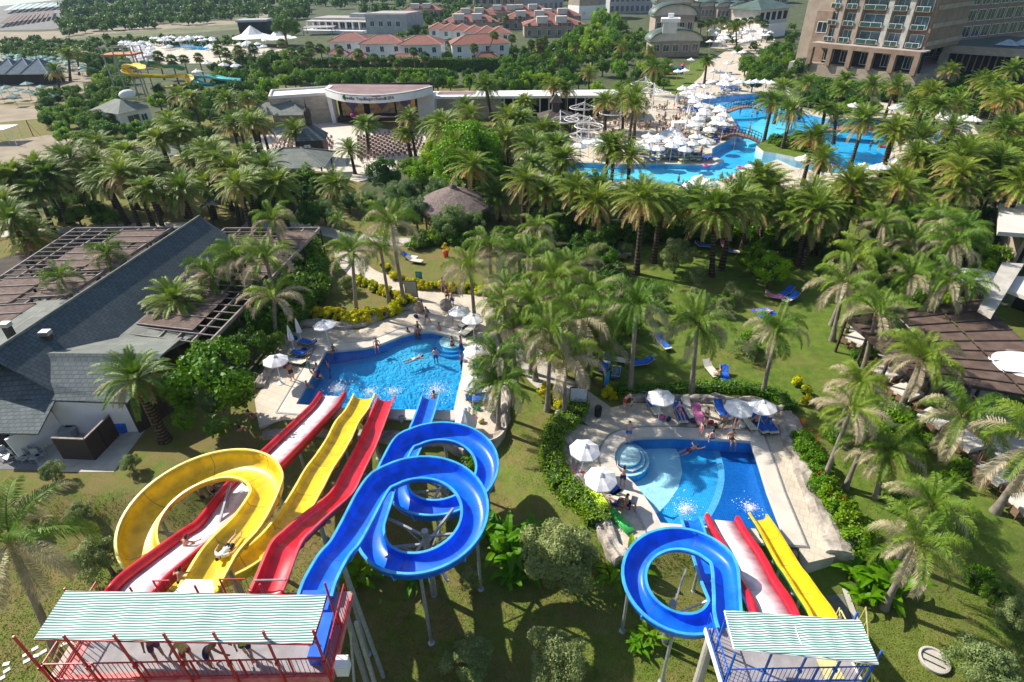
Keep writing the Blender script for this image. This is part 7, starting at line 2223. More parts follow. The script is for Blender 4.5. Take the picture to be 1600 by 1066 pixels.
pp('lie_f', 972, 402, 1.4, 'blue', 'woman lying on a lounger at the top of the lawn', z=.38)
pp('lie_m', 1194, 488, 1.3, 'green', 'person lying on a blue towel on the garden lawn', z=.05, skin=1)
pp('walk_m', 235, 346, 1.0, 'pink', 'person in pink shorts on the lawn by the summer house')
o = sheet('towel', [P(u, v).to_2d() for u, v in [(1172, 484), (1200, 481), (1216, 492), (1188, 497)]], M_lblue, .05); tag(o, 'blue and green towels spread under the person on the garden lawn', 'towel', kind='thing')
# crowd round the lagoon
for k, (u, v) in enumerate(fars):
 far_par(u, v)
for k, (x, y) in enumerate([(480, 590), (580, 700), (605, 710), (575, 850), (500, 910), (685, 920)]):
 far_par(980 + x / 6.154, 60 + y / 6.154, FARC, 1.1, 'closed white parasol', 'closed parasols by the lagoon', 1.6)
FL = []
for m_ in (M_lcream, M_lblue, M_lgreen):
 q = lounger_mb(0, 0, 30); [q.tube([(x, y, 0), (x, y, .28)], .03, 4) for x in (-.28, .28) for y in (-.8, .3)]
 o = q.build('lounger', m_, loc=(0, 0, -300)); FL.append(o)
cnt = 0
def on_deck(p):
 return inside(p.x, p.y, main_deck) and not inside(p.x, p.y, offset(mainp, 1.2))
for (u, v) in fars:
 p0 = P(u, v, 2.3)
 for dx in (-1.0, 1.0, rnd.uniform(-.3, .3)):
  p = Vector((p0.x + dx, p0.y + rnd.uniform(-1.4, -.3), .05))
  if not on_deck(p) or cnt > 150: continue
  cnt += 1
  i = rnd.choices((0, 1, 2), (4, 5, 2))[0]
  o = put_mesh('lounger', FL[i].data, p, math.pi + rnd.uniform(-.5, .5)); tag(o, None, 'sun lounger', 'sun loungers round the lagoon'); later(o, ('cream', 'blue-towelled', 'pale green')[i] + ' sun lounger')
for k in range(8):
 p = G(1040 + k * 7.4, 249); o = put_mesh('lounger', FL[2].data, p + V(0, 0, .05), math.pi + .2); tag(o, None, 'sun lounger', 'sun loungers round the lagoon'); later(o, 'pale green sun lounger')
WC = ['blue', 'red', 'black', 'pink', 'green', 'navy', 'white', 'yellow', 'purple']
for k in range(46):
 for _ in range(30):
  u, v = rnd.uniform(1010, 1480), rnd.uniform(146, 300)
  p = P(u, v)
  if on_deck(p): break
 w = rnd.choice(WC)
 person(rnd.choice(['stand_m', 'walk_m', 'stand_f', 'walk_f', 'hips_m']), (p.x, p.y, .05), rnd.uniform(0, 6.3), w, None, rnd.randrange(3), rnd.randrange(2), look='lagoon bather in ' + w, group='bathers round the lagoon')
for k in range(30):
 for _ in range(40):
  u, v = rnd.uniform(1040, 1470), rnd.uniform(148, 290)
  p = P(u, v)
  if inside(p.x, p.y, offset(mainp, -.6)) and not (1180 < u < 1292 and 205 < v < 262): break
 w = rnd.choice(WC)
 person(rnd.choice(['stand_m', 'stand_f', 'raised_m']), (p.x, p.y, -1.15), rnd.uniform(0, 6.3), w, None, rnd.randrange(3), rnd.randrange(2), look='lagoon swimmer in ' + w, group='bathers round the lagoon')
for k, (u, v, c) in enumerate([(1104, 259, 'pink'), (1146, 203, 'pink'), (1065, 254, 'yellow'), (1378, 229, 'red'), (1149, 196, 'purple'), (1157, 262, 'pink')]):
 p = P(u, v); mb = MB(); n = 16; mb.tube([(.45 * math.cos(6.283 * i / n), .45 * math.sin(6.283 * i / n), .08) for i in range(n)], .14, 8, closed=True)
 o = mb.build('swim_ring', wm(c), None, True, (p.x, p.y, -.08)); tag(o, None, 'swim ring'); later(o, c + ' inflatable swim ring')
# terrace cafe: tables and sitting people between the ring canopies and the lagoon
CT = MB(); CT.lathe([(.45, .72), (.45, .76)], 12); CT.tube([(0, 0, 0), (0, 0, .72)], .04, 6)
for a in range(4):
 x, y = .8 * math.cos(a * 1.57), .8 * math.sin(a * 1.57); CT.box((x, y, .42), (.42, .42, .05), a * 1.57); CT.box((x * 1.25, y * 1.25, .65), (.05, .42, .45), a * 1.57); CT.tube([(x, y, 0), (x, y, .42)], .1, 5)
CTo = CT.build('cafe_table', mat('cafe_wood', (.28, .20, .14), (.38, .29, .21), .7, 3, 3), loc=(0, 0, -300))
for k in range(58):
 for _ in range(40):
  u, v = rnd.uniform(870, 1075), rnd.uniform(160, 222)
  if (985 + (v - 160) * -.9 < u < 1072) or (u < 960 and v > 175): break
 p = P(u, v)
 o = put_mesh('cafe_table', CTo.data, (p.x, p.y, .03), rnd.uniform(0, 1)); tag(o, None, 'cafe table', 'wooden cafe tables by the lagoon'); later(o, 'round wooden cafe table with four chairs')
 if k % 2 == 0:
  w = rnd.choice(WC); person('sitc_m', (p.x + .8, p.y, .03), 1.57, w, None, rnd.randrange(3), look='cafe guest in ' + w, group='guests at the cafe tables')
p = G(1063, 200); mb = MB(); mb.b2((-1.6, -1, 0), (1.6, 1, 1.1)); o = mb.build('bar_counter', M_white, loc=p); tag(o, 'white bar counter with a screen between closed parasols', 'bar counter')
# play area
pl = thing('play_structure', 'bright inflatable play structure with pink domes and a blue tube', 'playground', G(1050, 116), 0, None, .7)
for part, c, r, m_ in (('dome', (-2.0, 0, 1.6), (1.3, 1.3, 1.7), wm('pink')), ('dome', (-.2, 1.5, 2.2), (1.2, 1.2, 1.3), mat('pale_pink', (.7, .35, .5), (.8, .45, .6))), ('arch', (1.6, .4, 1.6), (2.0, .6, .8), S_green), ('dome', (-2.4, -.8, .9), (1.0, 1.0, 1.0), S_red)):
 mb = MB(); mb.ell(c, r, 14, 8); mb.build(part, m_, pl, True)
mb = MB(); mb.tube([(3.6, 0, 0), (3.8, 0, 3.0)], .55, 10); mb.build('tube', S_blue, pl); mb = MB(); mb.lathe([(.9, 3.0), (.05, 3.8)], 10, (3.8, 0, 0)); mb.build('tube_cap', S_red2, pl)
for k, (u, v, c) in enumerate([(1034, 655, 'pink'), (1044, 658, 'navy'), (1055, 640, 'blue'), (1084, 660, 'purple'), (1110, 662, 'red'), (1118, 668, 'black'), (1160, 668, 'white'), (1188, 656, 'red'), (1206, 672, 'blue'), (898, 738, 'pink'), (905, 745, 'blue'), (914, 742, 'red'), (930, 765, 'black'), (950, 780, 'blue'), (465, 560, 'blue'), (476, 548, 'navy'), (447, 575, 'red'), (742, 560, 'pink'), (752, 605, 'black'), (746, 640, 'green'), (752, 660, 'yellow'), (667, 488, 'blue'), (650, 496, 'navy'), (726, 500, 'black'), (462, 530, 'blue')]):
 p = P(u, v, .05); mb = MB(); r_ = random.Random(k)
 mb.ell((0, 0, .14), (.26, .16, .16), 9, 6, 0, .18, r_); mb.tube([(-.15, 0, .24), (-.08, 0, .42), (.08, 0, .42), (.15, 0, .24)], .012, 4)
 o = mb.build('beach_bag', wm(c), None, True, p); o.rotation_euler[2] = r_.uniform(0, 6); tag(o, None, 'bag'); later(o, c + ' beach bag')
# signs, bins
def board(u, v, w, h, m, label, rz=0, leg=.3):
 p = G(u, v); r = thing('sign_board', label, 'sign', (p.x, p.y, max(p.z, .02)), rz)
 mb = MB(); mb.b2((-w / 2, -.04, leg), (w / 2, .04, leg + h)); mb.build('panel', m, r)
 mb = MB()
 for x in (-w / 2 - .03, w / 2 + .03): mb.b2((x - .03, -.05, 0), (x + .03, .05, leg + h + .04))
 mb.b2((-w / 2, -.05, leg + h), (w / 2, .05, leg + h + .05)); mb.build('frame', B_beamd, r)
board(903, 638, 1.15, 1.65, mat('pale_board', (.55, .62, .70), (.62, .68, .75), .4, 2, 2), 'tall pale blue notice board in a dark frame by the path', -.1, .15)
board(946, 610, .8, 1.5, S_teal if False else mat('cyan_board', (.03, .30, .60), (.05, .36, .66), .4, 2, 2), 'narrow bright blue sign seen edge-on beside the lawn loungers', .9, .2)
board(644, 466, 1.1, 1.7, B_grey, 'grey sign board at the entrance to the big pool', -.1, .1)
board(656, 444, .5, 1.1, mat('cyan_board', (.03, .30, .60)), 'slim bright blue sign behind the yellow edging shrubs', -.1, .2)
p = G(934, 650); mb = MB(); mb.lathe([(.24, 0), (.27, .75), (.2, .85), (.05, .88)], 10); o = mb.build('litter_bin', B_dark, loc=(p.x, p.y, .02)); tag(o, 'black litter bin on the paving near the white board', 'bin')
p = G(697, 402); r = thing('flower_pot', 'orange pot of yellow flowers on the lawn by the thatched hut', 'pot', p)
mb = MB(); mb.lathe([(.25, 0), (.35, .8), (.3, .85)], 12); mb.build('pot', S_red2, r); mb = leafcloud(3, (.5, .5, .4), 8, .2, 400, .12, core=False); mb.v = [(x, y, z + 1.1) for x, y, z in mb.v]; mb.build('flower', L_yellow, r)
# blue pump boxes under the slide ends
for i, (u, v, c, l) in enumerate([(690, 668, S_blue, 'blue equipment crate under the end of the long blue slide'), (1060, 868, S_blue, 'blue crate seen through the small blue ring'), (1238, 872, S_blue, 'blue crate beside the foot of the short yellow slide')]):
 p = P(u, v, -.6); mb = MB(); mb.b2((-.9, -.45, 0), (.9, .45, .5)); mb.b2((-.95, -.5, .5), (.95, .5, .56)); o = mb.build('equipment_crate', c, loc=(p.x, p.y, -1.15)); tag(o, l, 'crate')
p = P(628, 665, -.4); mb = MB(); mb.tube([(0, 0, -1), (0, .25, .6)], .22, 14, False); mb.tube([(0, 0, -1), (0, .25, .6)], .18, 14, False); o = mb.build('drain_pipe', B_grey, loc=p); tag(o, 'short grey pipe sticking out of the big pool wall', 'pipe')
# ---------------------------------------------------------------- far left: beach side
def rope_slide(label, ctrl, w, m_, m2, sup=True):
 r, fr, off = flume('distant_slide', label, ctrl, w, m_, m2, .6, .6, joints=False, step=.9)
 return r
dp = P(218, 150)
dt = thing('distant_slide_tower', 'distant steel slide tower with an orange top deck', 'slide tower', dp)
mb = MB(); mb.b2((-4.5, -2.5, 9.2), (3, 2.5, 9.6)); mb.build('deck', mat('orange_deck', (.5, .16, .06), (.6, .25, .1)), dt)
for x in (-4, -1.5, 1, 2.8):
 for y in (-2.2, 2.2): mb = MB(); mb.tube([(x, y, 0), (x, y, 11)], .16, 6); mb.build('column', M_galv, dt)
mb = MB()
for z in (2.5, 5, 7.5, 11): mb.beam((-4, -2.2, z), (2.8, -2.2, z), .12); mb.beam((-4, 2.2, z), (2.8, 2.2, z), .12)
for k in range(3): mb.beam((-4 + 2.3 * k, -2.2, .3), (-1.7 + 2.3 * k, -2.2, 9), .1)
mb.build('bracing', M_galv, dt)
def PZ(l): return [P(u, v, z) for u, v, z in l]
rope_slide('distant yellow slide curling out of the steel tower', PZ([(222, 108, 8.5), (205, 104, 8), (196, 110, 7), (206, 119, 6), (235, 121, 5.2), (265, 122, 4.6), (288, 120, 4), (298, 127, 3.2), (290, 135, 2.2), (275, 138, 1.4), (262, 138, .8)]), 1.9, S_yel, S_yel2)
rope_slide('distant turquoise slide winding beside the yellow one', PZ([(372, 128, 3.8), (350, 126, 3.5), (330, 122, 3.2), (305, 123, 2.8), (303, 129, 2.2), (322, 134, 1.6), (345, 134, 1.2), (362, 131, .8)]), 1.9, S_teal, S_teal)
rope_slide('distant green slide leaving the back of the steel tower', PZ([(225, 100, 9), (240, 102, 8.2), (252, 107, 6.8), (270, 106, 6), (285, 110, 4.5)]), 1.7, S_green, S_green)
# beach bar pyramids
for k in range(4):
 p = P(6 + k * 23, 130)
 r = thing('beach_bar', ['beach bar with a blue-grey pyramid roof, the first one seaward', 'beach bar with a blue-grey pyramid roof, second from the sea', 'beach bar with a blue-grey pyramid roof, third from the sea', 'beach bar with a blue-grey pyramid roof, nearest the palms'][k], 'bar', p)
 mb = MB(); rm = MB(); hip(mb, -3.6, 3.6, -3.6, 3.6, 3.0, 3.4, .3, 0, rm); mb.build('roof', mat('slate_blue_roof', (.07, .12, .17), (.11, .165, .22), .8, 1, 4), r); rm.build('roof_ridge', B_grey, r)
 mb = MB(); mb.b2((-3.4, -3.2, 2.7), (3.5, -3.0, 3.0)); mb.build('fascia', B_cream, r)
 mb = MB(); mb.b2((-3, -2.6, 0), (3, 3, 2.6)); mb.build('wall', B_dark, r)
for k, (u, v) in enumerate([(42, 132), (12, 137), (28, 141), (63, 135), (43, 143), (0, 144), (62, 144), (80, 150), (20, 150), (-8, 138)]): far_par(u, v, FARG, 1.15, 'open green-grey beach parasol', 'green-grey beach parasols', 2.3)
for k in range(70):
 u, v = rnd.uniform(2, 148), rnd.uniform(84, 112)
 if u < 80 and v > 98: v = rnd.uniform(84, 95)
 far_par(u, v, FARG, rnd.uniform(.9, 1.1), 'small green-grey beach parasol', 'green-grey beach parasols', 2.2)
for k in range(104):
 u, v = (rnd.uniform(188, 238), rnd.uniform(70, 96)) if k < 56 else (rnd.uniform(236, 345), rnd.choice([63, 65, 67, 78]) + rnd.uniform(-1, 1)) if k < 92 else (rnd.uniform(375, 430), rnd.uniform(66, 80))
 far_par(u, v, FARP, 1.45, 'small white parasol', 'white parasols round the distant pool', 2.2)
for k in range(56):
 u = rnd.uniform(1106, 1205); v = rnd.uniform(43, 69)
 far_par(u, v, FARP, 1.4, 'small white parasol behind the palms', 'white parasols in front of the veranda building', 2.2)
for k, (u, v) in enumerate([(325, 106), (350, 108), (370, 110), (310, 118)]): far_par(u, v, FARP, 1.6, 'white parasol by the distant slides', 'white parasols by the distant slides', 2.3)
tn = thing('event_tent', 'white pointed tent canopy before the grey conference building', 'tent', G(398, 72)); mb = MB(); mb.lathe([(8, 3), (4, 4.2), (.2, 7)], 8); mb.lathe([(7, 2.8), (3, 3.8), (.2, 6)], 8, (11, -3, 0)); mb.build('canopy', M_white, tn)
tb = thing('concert_stage', 'dark box-shaped outdoor stage beside the round pine', 'stage', G(402, 58)); mb = MB(); mb.b2((-6, -3, 0), (6, 5, 6)); mb.build('shell', B_dark, tb); mb = MB(); mb.b2((-6.5, -3.5, 6), (6.5, 5.5, 6.8)); mb.build('roof', B_grey, tb)
# small white house by the beach
bh = Bld('beach_house', 'small white house with a grey roof and a white water tank', P(196, 204), P(241, 193))
bh.box('wall', 0, bh.w, 0, 8, 0, 3.2, M_white); mb = MB(); hip(mb, 0, bh.w, 0, 8, 3.2, 1.8, .6); mb.build('roof', B_shinglelight, bh.r); bh.win(bh.w * .4, 1.0, 2.4, 1.4); bh.win(bh.w * .75, 1.0, 1.2, 1.2)
mb = MB(); mb.ell((bh.w * .75, 3, 5.6), (1.7, 1.0, .9), 12, 8); mb.build('water_tank', M_white, bh.r, True)
for k, (u, v, c, rz, l) in enumerate([(122, 226, 'red', .6, 'red kayak lying on the sand'), (131, 223, 'blue', -.7, 'blue kayak propped on the red one'), (136, 228, 'white', -.6, 'white kayak half under the blue one')]):
 p = P(u, v); mb = MB(); mb.tube([(-1.9, 0, .25), (-1.2, 0, .25), (0, 0, .22), (1.2, 0, .25), (1.9, 0, .3)], [.03, .3, .38, .3, .03], 10); o = mb.build('kayak', wm(c), None, True, (p.x, p.y, .1 + .25 * k)); o.rotation_euler[2] = rz; tag(o, l, 'kayak')
p = P(6, 222); tn = thing('shade_tent', 'white flat shade canopy on thin legs at the sandy court', 'tent', p); mb = MB(); mb.b2((-3, -2, 2.5), (2.6, 2, 2.62)); mb.build('canopy', M_white, tn)
for x in (-2.8, 2.4):
 for y in (-1.8, 1.8): mb = MB(); mb.tube([(x, y, 0), (x, y, 2.5)], .05, 5); mb.build('leg', M_white, tn)
for k, (u, v, l) in enumerate([(27, 228, 'white court post with a net cable on the sand'), (52, 213, 'dark net post farther along the sandy court')]):
 p = P(u, v); mb = MB(); mb.tube([(0, 0, 0), (0, 0, 3)], .07, 6); mb.tube([(0, 0, 2.6), (1.2, .3, 0)], .03, 4); o = mb.build('net_post', M_white if k == 0 else B_beamd, loc=p); tag(o, l, 'post')
# shade rows on the beach and two cars on the track
for k in range(9):
 a, b = P(12 + k * 11, 22 - k * .9), P(30 + k * 11, 12 - k * .6)
 mb = MB(); mb.beam((0, 0, 2.2), (b.x - a.x, b.y - a.y, 2.2), 3.2, .12); [mb.tube([((b.x - a.x) * t, (b.y - a.y) * t, 0), ((b.x - a.x) * t, (b.y - a.y) * t, 2.2)], .08, 4) for t in (.05, .35, .65, .95)]
 o = mb.build('shade_row', mat('shade_cloth_pale', (.35, .48, .46), (.45, .57, .54)), loc=a); tag(o, None, 'beach shade', 'rows of pale beach shades'); later(o, 'long pale green strip of beach shade')
for k in range(11):
 a, b = P(0 + k * 8, 44 - k * 1.2), P(24 + k * 6, 26 - k * .5)
 mb = MB(); mb.beam((0, 0, 1.8), (b.x - a.x, b.y - a.y, 1.8), 1.6, .12); [mb.tube([((b.x - a.x) * t, (b.y - a.y) * t, 0), ((b.x - a.x) * t, (b.y - a.y) * t, 1.8)], .08, 4) for t in (.05, .35, .65, .95)]
 o = mb.build('shade_row', B_thatch, loc=a); tag(o, None, 'beach shade', 'rows of brown thatched beach shades'); later(o, 'long brown thatched strip of beach shade')
def car(u, v, m_, label, rz):
 p = P(u, v); r = thing('parked_car', label, 'car', p, rz)
 mb = MB(); pr = [(-2.1, .35), (-2.15, .8), (-1.3, .92), (-.9, 1.4), (.7, 1.42), (1.35, .95), (2.1, .82), (2.15, .35)]
 vs = [(x, y, z) for y in (-.85, .85) for x, z in pr]; n = len(pr)
 mb.add(vs, [tuple(range(n)), tuple(reversed(range(n, 2 * n)))] + [(i, n + i, n + (i + 1) % n, (i + 1) % n) for i in range(n)]); mb.build('body', m_, r)
 mb = MB(); mb.b2((-1.1, -.87, .95), (1.0, .87, 1.32)); mb.build('window', B_glass, r)
 for x in (-1.3, 1.3):
  for y in (-.85, .85): mb = MB(); mb.tube([(x, y - .1, .32), (x, y + .1, .32)], .32, 12); mb.build('wheel', B_dark, r)
car(214, 42, M_white, 'white car parked beside the sandy track', .1); car(168, 44, M_galv, 'silver car parked in the shade beside the track', .15)
# ---------------------------------------------------------------- plants placed
HG = 'clipped hedges of the garden'
def palms(kind, rows):
 for r in rows:
  cu, cv = r[0], r[1]
  k = r[4] if len(r) > 4 else {}
  if r[2] is None: palm_px(kind, cu, cv, None, None, r[3], group={'date': 'date palms of the resort', 'queen': 'feathery palms of the resort', 'fan': 'fan palms of the resort'}[kind], **k)
  else: palm_px(kind, cu, cv, r[2], r[3], group={'date': 'date palms of the resort', 'queen': 'feathery palms of the resort', 'fan': 'fan palms of the resort'}[kind], **k)
palms('date', [(5, 320, 40, 380), (82, 280, 107, 351), (140, 285, 155, 338), (165, 283, 200, 351), (222, 262, 252, 336), (282, 292, 292, 341), (325, 293, 335, 343), (365, 296, 375, 352),
 (28, 275, None, 6), (60, 300, None, 5), (110, 250, None, 6.5), (150, 255, None, 6), (200, 240, None, 6), (190, 262, None, 5.5), (20, 345, None, 5), (50, 372, 62, 412, dict(r=.8)),
 (275, 470, 290, 528, dict(r=1.0)), (525, 292, 528, 325), (410, 200, 420, 237), (460, 207, 470, 250), (572, 195, 577, 240), (635, 210, 642, 245), (547, 235, 555, 272), (677, 195, None, 6), (727, 165, 732, 197), (760, 135, 768, 190),
 (795, 187, None, 6.5), (820, 160, None, 6), (847, 205, None, 6), (870, 228, None, 6.5), (920, 115, 921, 141), (865, 135, None, 6.5), (885, 140, None, 6), (947, 160, 945, 205), (975, 150, 978, 190), (990, 165, None, 6.5), (1015, 80, None, 6), (972, 72, None, 5.5), (1022, 105, None, 6), (1105, 95, 1100, 132), (1150, 42, 1151, 82), (960, 230, None, 6.5), (984, 245, None, 6), (880, 250, None, 6),
 (925, 313, 927, 366, dict(fruit=True)), (1005, 313, 994, 428, dict(r=1.12)), (1035, 316, 1035, 376), (1117, 333, 1112, 431, dict(r=1.05, fruit=True)), (1175, 326, 1157, 396, dict(fruit=True)), (980, 311, 978, 351), (872, 286, 874, 313), (1197, 316, 1194, 363), (1260, 343, 1247, 416, dict(fruit=True)), (1283, 335, 1272, 398), (1407, 318, 1405, 343, dict(r=1.15)), (1034, 315, None, 6.5), (1150, 318, None, 7), (1203, 294, None, 6.5), (775, 310, 782, 345),
 (1222, 140, None, 6), (1262, 130, None, 6.5), (1317, 140, None, 6), (1362, 135, None, 6.5), (1450, 140, 1442, 185), (1532, 125, None, 6.5), (1495, 165, 1477, 222), (1350, 190, 1327, 265, dict(r=1.1)), (1307, 180, 1302, 225), (1272, 215, None, 6.5, dict(fruit=True)), (1237, 175, None, 6), (1207, 160, None, 6.5), (1575, 150, None, 7), (1432, 245, None, 6.5), (1512, 237, None, 7), (1570, 237, None, 7), (1442, 251, None, 6), (1499, 258, None, 6.5, dict(fruit=True)), (1564, 262, 1550, 301), (1411, 301, None, 5), (1267, 308, None, 6.5), (1285, 250, None, 6), (1500, 298, None, 6), (1590, 200, None, 7), (1400, 135, None, 6), (1290, 170, None, 6),
 (107, 85, 110, 127), (120, 82, 124, 118), (87, 112, 95, 147), (282, 150, 292, 200), (300, 155, 317, 212), (267, 192, 272, 240), (357, 160, None, 6), (362, 195, None, 6), (297, 250, None, 6), (332, 232, None, 6), (390, 240, None, 6), (365, 265, None, 6), (415, 262, None, 6), (340, 250, None, 6.5), (385, 285, None, 6), (435, 290, None, 5.5), (75, 275, None, 6),
 (640, 185, None, 6), (820, 285, None, 6), (852, 300, None, 5), (900, 300, None, 5.5), (1085, 320, None, 5.5), (1230, 330, None, 5), (1340, 290, None, 6), (1325, 320, None, 5)])
palms('queen', [(168, 398, None, 4.2, dict(r=.75, var=2)), (95, 435, None, 4.4, dict(r=.85, var=1)), (372, 405, None, 5.5, dict(var=0)), (550, 395, 557, 490, dict(r=1.05, var=0)), (610, 348, 633, 480, dict(r=1.2, var=1)), (595, 390, 608, 473, dict(r=.9, var=3)), (428, 345, 450, 426, dict(var=1)), (530, 345, 535, 375, dict(r=.6, var=2)), (415, 405, 440, 500, dict(var=0)), (428, 465, 430, 532, dict(var=3)), (330, 430, None, 4.5, dict(var=2)),
 (765, 385, None, 6, dict(var=1)), (790, 450, None, 5, dict(var=3)), (840, 358, None, 5.5, dict(var=2, r=.9)), (827, 405, None, 5.5, dict(var=1)), (892, 425, None, 5, dict(var=0)), (832, 478, None, 6, dict(var=3)), (882, 480, None, 6, dict(var=1)), (860, 520, None, 6.5, dict(var=1)), (925, 458, None, 5, dict(var=2, r=.85)), (800, 515, None, 5, dict(var=3, r=1.1)), (775, 560, None, 5, dict(var=2)), (905, 500, None, 6, dict(var=3)), (780, 600, None, 4.2, dict(var=0, r=.85)), (735, 420, None, 5.5, dict(var=3)), (940, 490, None, 5, dict(var=1)),
 (995, 478, 984, 615, dict(var=0, r=1.05)), (1090, 508, 1080, 615, dict(var=2, r=1.0)), (882, 562, 882, 652, dict(var=3, r=1.0)), (925, 535, 917, 582, dict(var=1, r=1.1)), (1213, 520, 1191, 617, dict(var=2, r=.95)),
 (1335, 408, None, 6, dict(var=0)), (1425, 378, 1410, 431, dict(var=1)), (1442, 391, 1431, 428, dict(var=0)), (1320, 443, 1300, 532, dict(var=3, r=1.05)), (1370, 488, 1350, 575, dict(var=1, r=1.1)), (1340, 600, None, 4.5, dict(var=2, r=.85)), (1330, 640, 1285, 755, dict(var=3, r=.75)), (1440, 562, 1400, 650, dict(var=0, r=1.0)), (1505, 655, 1470, 718, dict(var=1, r=1.15)), (1385, 708, 1369, 778, dict(var=2, r=.9)), (1455, 790, None, 3.5, dict(var=0, r=.95)), (1620, 700, 1555, 800, dict(var=1, r=1.2)), (1431, 852, 1381, 950, dict(var=1, r=1.05)), (1470, 340, None, 5, dict(var=2)), (1380, 350, None, 5.5, dict(var=1)), (1350, 690, None, 3.5, dict(var=0, r=.7)),
 (15, 845, 95, 1035, dict(var=3, r=1.15)),])
palms('date', [(212, 592, 258, 688, dict(r=.85, fruit=True, var=3, tw=1.5))])
palms('fan', [(772, 55, 755, 102), (800, 60, 798, 90), (830, 68, 829, 98), (850, 60, 848, 92), (772, 30, 770, 50), (790, 28, 790, 48), (812, 30, 812, 46), (912, 20, 912, 30), (530, 78, None, 5), (560, 85, None, 5), (585, 92, None, 4.5), (612, 92, None, 4), (340, 78, None, 6), (352, 82, None, 6), (372, 78, None, 6.5), (395, 76, None, 6), (247, 88, None, 6), (287, 92, None, 6), (310, 90, None, 6.5), (268, 94, None, 6), (455, 80, None, 6), (470, 78, None, 5.5), (485, 82, None, 5.5), (500, 76, None, 6), (440, 67, None, 6), (540, 68, None, 5)] + [(1085 + i * 11, 30 + (i * 7) % 9, None, 6) for i in range(11)])
def strew(kind, poly, n, h0, h1, seed, water=True):
 rg = random.Random(seed); k = 0; pl = []
 while k < n:
  u, v, h = rg.uniform(min(p[0] for p in poly), max(p[0] for p in poly)), rg.uniform(min(p[1] for p in poly), max(p[1] for p in poly)), rg.uniform(h0, h1)
  if not inside(u, v, poly): continue
  pl.append(0); p = P(u, v, h)
  if len(pl) > 4000: break
  if inside(p.x, p.y, offset(mainp, .8)) or inside(p.x, p.y, deck1): continue
  k += 1; palms(kind, [(u, v, None, h)])
strew('date', [(650, 190), (1000, 150), (1010, 205), (870, 262), (760, 290)], 16, 5.5, 7.5, 1)
strew('date', [(1190, 125), (1600, 105), (1600, 300), (1420, 255), (1380, 200), (1190, 165)], 26, 5.5, 8, 2)
strew('date', [(0, 205), (330, 180), (400, 265), (380, 310), (0, 300)], 16, 5, 7, 3)
strew('date', [(820, 292), (1300, 296), (1320, 340), (820, 338)], 4, 4.5, 6.5, 4)
strew('date', [(1180, 262), (1420, 262), (1420, 300), (1180, 300)], 3, 5.5, 7, 5)
strew('queen', [(1300, 340), (1560, 320), (1560, 440), (1480, 470), (1320, 430)], 8, 4.5, 6, 6)
strew('queen', [(740, 380), (960, 370), (960, 540), (790, 540)], 5, 4.5, 6, 7)
strew('fan', [(430, 62), (900, 60), (900, 100), (430, 104)], 16, 4, 7, 8)
strew('date', [(380, 150), (420, 170), (400, 250), (330, 210)], 5, 5, 6.5, 9)
# single trees that stand out
tree_px('big_bright', 728, 250, 150, label='huge bright green spreading tree in front of the stage seats')
tree_px('big_bright', 690, 238, 80, look='bright green rounded tree')
tree_px('round_bright', 775, 268, 55); tree_px('round_bright', 658, 270, 50); tree_px('round_dark', 600, 272, 60); tree_px('round_mid', 640, 262, 45)
tree_px('round_mid', 335, 607, 172, h=3.4, label='big leafy shade tree between the restaurant and the big pool')
for u, v, w in [(705, 345, 55), (650, 335, 52), (620, 310, 48), (685, 300, 50), (742, 350, 40), (640, 300, 40), (600, 330, 45), (575, 318, 42), (690, 352, 40), (735, 330, 40)]: tree_px('cedar', u, v, w)
for u, v, w in [(1057, 400, 62), (935, 400, 48), (1130, 478, 34), (1085, 462, 30), (1030, 470, 30), (1010, 492, 26), (1165, 545, 26), (430, 300, 50), (455, 310, 40), (465, 285, 48), (485, 335, 50), (540, 445, 32)]: tree_px('olive' if u > 900 or u == 540 else 'round_dark', u, v, w)
for u, v, w in [(1207, 420, 70), (1180, 405, 55)]: tree_px('round_bright' if u > 1190 else 'round_mid', u, v, w)
OL = 'olive trees on the lawn by the slides'
for u, v, w, l in [(875, 868, 140, 'large olive bush between the two slide groups'), (728, 1030, 88, 'olive tree on the lawn below the long blue slide'), (868, 1025, 112, 'wide olive tree at the bottom of the slide lawn'), (160, 870, 92, 'olive tree nearest the wide red and white slide'), (122, 800, 48, 'young olive tree in the middle of the dry lawn'), (82, 738, 42, 'small olive tree by the stacked chairs'), (203, 724, 36, 'small olive tree by the timber bin yard'), (20, 795, 50, 'young olive tree at the seaward edge of the dry lawn'), (735, 905, 44, 'slim dark olive tree beside the banana clump'), (1590, 960, 70, 'olive tree on the lawn behind the tank lid'), (1540, 1045, 110, 'pale olive bush beside the tank lid')]:
 tree_px('olive', u, v, w, label=l, group=OL)
tree_px('pine', 443, 42, 48, label='round dark umbrella pine beside the conference building')
tree_px('round_dark', 1560, 930, 50, look='dark green shrub tree'); tree_px('sh_mid', 1530, 900, 60)
for u, v, s in [(795, 868, 1.2), (830, 850, 1.1), (775, 840, 1.0), (815, 885, .9), (560, 905, 1.0), (650, 905, .7), (985, 895, 1.0), (1380, 925, 1.3), (1345, 905, 1.1), (1350, 935, .9), (1010, 1000, .6), (995, 1012, .5), (800, 905, .8), (960, 905, .8), (745, 740, .45), (690, 740, .5)]: banana(u, v, s)
